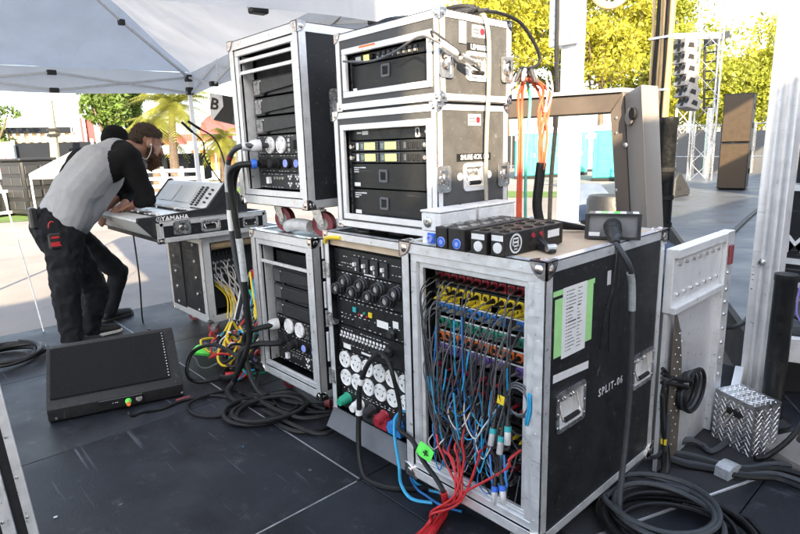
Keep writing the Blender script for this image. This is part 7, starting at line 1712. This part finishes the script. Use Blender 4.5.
for k in range(22):
    p = bp0.lerp(bp1,mr.uniform(.1,.92)); zz = mr.uniform(.7,1.5); n_ = (bp1-bp0).normalized().cross(Vector((0,0,1)))
    MB(frame_M(p+Vector((0,0,zz-GZ))+n_*.06,(bp1-bp0).normalized(),n_)).prism([(mr.uniform(.7,1)*mr.uniform(.1,.28)*math.cos(t),mr.uniform(.7,1)*.2*math.sin(t)) for t in np.linspace(0,6.28,9)[:-1]],'z',.001*k,.001*k+.004).build('painted_shape', M[mr.choice(['leafpaint','pinkpaint','ochre','redplug','orange'])], lgm)
bl = thing('low_building', 'long pale low building with an open colonnade behind the panel fence', 'building', G(40,48))
wallbox('wall', -40, 104, 49, GZ, 2.4, 'wallpale', bl, .3); wallbox('roof', -42, 82, 48, 3.0, 3.35, 'fencepanel', bl, 2.0)
for k in range(16): p = G(-35+8*k,47.4); MB().box(p.x-.12,p.x+.12,p.y-.12,p.y+.12,GZ,3.0).build('column', M['wood'], bl)
up = thing('utility_pole', 'leaning pale utility pole rising in front of the panel fence', 'pole', G(61,31))
p0 = G(60,31); p1 = Pd(50,100,31); MB().tube([p0,p0.lerp(p1,.5),p1], .15, 10, rad=[.24,.19,.1]).build('pole', mat('weathered_pole',(.19,.2,.165),.8,0,.2,3), up)
for f in (.62,.68): q = p0.lerp(p1,f); MB().box(q.x-.22,q.x+.22,q.y-.22,q.y+.22,q.z-.06,q.z+.06).build('band', M['dark'], up)
rs = thing('red_sign', 'tall red sign with a white post behind the fence', 'sign', G(96,34))
wallbox('board', 91, 104, 34.5, 1.3, 3.3, 'maroon', rs, .15); wallbox('white_band', 93.5, 96, 34.3, 1.3, 3.3, 'palewhite', rs, .16); wallbox('post', 97, 98.5, 34.6, GZ, 1.3, 'steel', rs, .2); wallbox('small_plate', 78, 85.5, 36, 3.0, 3.6, 'wood', rs, .1); wallbox('post', 81, 82, 36.1, GZ, 3.0, 'steel', rs, .1)
# small pyramid tent
st = thing('small_tent', 'small white pyramid tent standing out on the lot', 'tent', G(78,18))
c = G(83,18); u_ = Vector((RI[0],RI[1],0)).normalized(); w_ = Vector((-u_.y,u_.x,0)); zc0, zc1 = Pd(50,172,18).z, Pd(84,149,18).z; hwid = .82
qs = [c+u_*a_*hwid+w_*b_*hwid for a_, b_ in ((-1,-1),(1,-1),(1,1),(-1,1))]
MB().add([Vector((q.x,q.y,zc0)) for q in qs]+[Vector((c.x,c.y,zc1))]+[Vector((q.x,q.y,zc0-.16)) for q in qs], [(0,1,4),(1,2,4),(2,3,4),(3,0,4),(0,5,6,1),(1,6,7,2),(2,7,8,3),(3,8,5,0)]).build('canopy', M['canopy'], st, smooth=0)
for q in qs: MB().cyl((q.x,q.y,GZ),(q.x,q.y,zc0-.02),.025,n=8).build('leg', M['tentwhite_sunlit'], st)
# black wheeled bin and pale road cases
bn = G(33,19.0); bin_ = thing('storage_bin', 'large black ribbed plastic storage bin on the lot', 'bin', bn, (0,0,.3))
MB().prism([(-.55,.06),(.55,.06),(.58,1.5),(-.58,1.5)],'y',-.45,.45).build('body', M['blkplastic'], bin_, bevel=.04, local=True); MB().box(-.62,.62,-.5,.5,1.501,1.58).build('lid', M['blkplastic'], bin_, bevel=.03, local=True)
for i in range(2):
    for j in range(4): MB().box(-.48+.5*i,-.02+.5*i,-.47,-.451,.2+.32*j,.42+.32*j).build('rib_panel', M['rackgrey'], bin_, bevel=.01, local=True); MB().box(.5815,.6,-.38+.4*i,-.04+.4*i,.2+.32*j,.42+.32*j).build('rib_panel', M['rackgrey'], bin_, bevel=.01, local=True)
for x in (-.45,.45):
    for y in (-.35,.35): MB().lathe([(.02,-.03),(.07,-.03),(.07,.03),(.02,.03)], (x,y,.07), (0,1,0), 12).build('wheel', M['rubber'], bin_, local=True)
for (px_, d, lab) in ((10,19.4,'pale silver edged road case beside the black storage bin, nearer the verge'),(25,19.6,'pale silver edged road case touching the black storage bin'),(-4,19.2,'pale silver edged road case at the end of its row')):
    b = G(px_,d); t = thing('far_road_case', lab, 'flight case', b, (0,0,.55), group='road cases on the lot')
    MB().box(-.24,.24,-.3,.3,.1,.72).build('body', M['lam'], t, local=True)
    for (a0,a1,b0_,b1_,c0,c1) in ((-.26,.26,-.315,-.301,.66,.74),(-.26,.26,-.315,-.301,.08,.16),(-.26,-.2,-.315,-.301,.161,.659),(.2,.26,-.315,-.301,.161,.659),(.241,.255,-.3,.3,.66,.74),(.241,.255,-.3,.3,.08,.16)): MB().box(a0,a1,b0_,b1_,c0,c1).build('edge_trim', M['alu_white'], t, local=True)
    MB().box(-.09,.09,-.312,-.302,.35,.48).build('handle', M['alu_white'], t, local=True)
    MB().box(-.2,.2,-.25,.25,.0,.099).build('dolly', M['dark'], t, local=True)
tb = G(5,21); tbl = thing('black_draped_table', 'black draped table behind the pale road cases', 'table', tb, (0,0,.4)); MB().box(-1.3,.9,-.4,.4,0,.95).build('drape', M['skirt'], tbl, bevel=.02, local=True); MB().box(-1.32,.92,-.42,.42,.951,.98).build('table_top', M['rackblk'], tbl, local=True)
# white crowd barrier and bins
wb_ = thing('white_barrier', 'white barrier of five horizontal rails behind the mixing console', 'barrier', G(172,16))
a, b = G(143,16.4), G(202,15.6)
for k in range(5): z = .05+.2*k; MB().bar(a+Vector((0,0,z+.3)),b+Vector((0,0,z+.3)),.05,.085).build('rail', M['white'], wb_, bevel=.01)
for f in (0,.33,.66,1): p = a.lerp(b,f); MB().bar(p+Vector((.06,.06,.0)),p+Vector((.06,.06,1.25)),.06,.06).build('post', M['white'], wb_)
for (px_, lab) in ((152,'dark blue-grey utility trailer behind the white barrier'),(187,'dark utility trailer nearer the tent leg')):
    b = G(px_,26); t = thing('utility_trailer', lab, 'trailer', b, (0,0,.9), group='dark trailers'); MB().box(-1.0,1.0,-.7,.7,.45,1.55).build('body', M['fencepanel'], t, bevel=.06, local=True)
    for x in (-.5,.5): MB().lathe([(.1,-.1),(.26,-.1),(.26,.1),(.1,.1)], (x,-.72,.26), (0,1,0), 18).build('wheel', M['rubber'], t, local=True)
    MB().box(-.6,.6,-.9,.9,.3,.449).build('chassis', M['dark'], t, local=True); MB().cyl((1.0,0,.4),(1.7,0,.4),.05,n=8).build('drawbar', M['steel'], t, local=True)
for (px_, lab) in ((168,'white propane bottle next to the dark trailers'),(184,'second white propane bottle beside the dark trailer')):
    b = G(px_,22); o = MB().lathe([(.16,.0),(.17,.04),(.22,.1),(.22,.6),(.16,.72),(.06,.76),(.1,.78),(.1,.88),(.02,.88)], tuple(b), ZP, 18).build('propane_bottle', M['white']); tag(o, lab, 'bottle', 'propane bottles')
# maroon building with arch and orange stall
mb_ = thing('maroon_building', 'maroon building with a round arch top behind the palms', 'building', G(200,42))
wallbox('wall', 140, 238, 43, GZ, 2.6, 'maroon', mb_, .4); wallbox('white_fascia', 168, 240, 42.5, 1.0, 1.9, 'palewhite', mb_, .3)
ar = G(226,42.2); n_ = Vector((-RI[0],-RI[1],0)); MB(frame_M(ar+Vector((0,0,2.6-GZ)),(RI[0],RI[1],0),(-FW[0],-FW[1],0))).prism([(1.3*math.cos(t),1.3*math.sin(t)) for t in np.linspace(0,math.pi,16)],'z',0,.3).build('arch', M['maroon'], mb_)
stl = thing('food_stall', 'orange food stall with posts in front of the maroon building', 'stall', G(212,34))
wallbox('back_board', 196, 234, 34.5, .3, 1.5, 'stallorange', stl, .1); wallbox('counter', 195, 235, 33.6, GZ, .35, 'palewhite', stl, .4); wallbox('awning', 193, 238, 33.4, 1.55, 1.95, 'palewhite', stl, 1.2)
for x in (196,204,212,220,228): p = G(x,33.4); MB().cyl(p,p+Vector((0,0,1.8)),.05,n=6).build('post', M['white'], stl)
# small hanging sign with a letter under the tent edge
hg = tpt(TL_*.30,-.04,0); hs = Pd(221,108,5.9); sg = thing('hanging_sign', 'small black and white tilted sign with a bold letter, hanging at the tent edge', 'sign', tuple(hs))
uu = Vector((RI[0],RI[1],-.25)).normalized(); nn = Vector((-FW[0],-FW[1],.1)); nn = (nn-uu*nn.dot(uu)).normalized(); Mh = frame_M(hs,uu,nn)
MB(Mh).prism([(-.13,.12),(.12,.13),(.13,-.12),(-.07,-.12)],'z',-.14,-.001).build('box', M['blkplastic'], sg, bevel=.004)
MB(Mh).prism([(-.13,.12),(-.01,.12),(.02,.02),(-.05,-.12),(-.08,-.12)],'z',.0,.004).build('white_face', M['white'], sg)
text_part('lettering', 'B', .15, M['ink'], sg, hs+uu*-.06+nn*.004+Vector((0,0,.02)), uu, nn, 1, .004, .0005)
MB().cyl(hs+Vector((0,0,.1)),hs+Vector((0,0,.45)),.004,n=6).build('hook', M['steel'], sg)
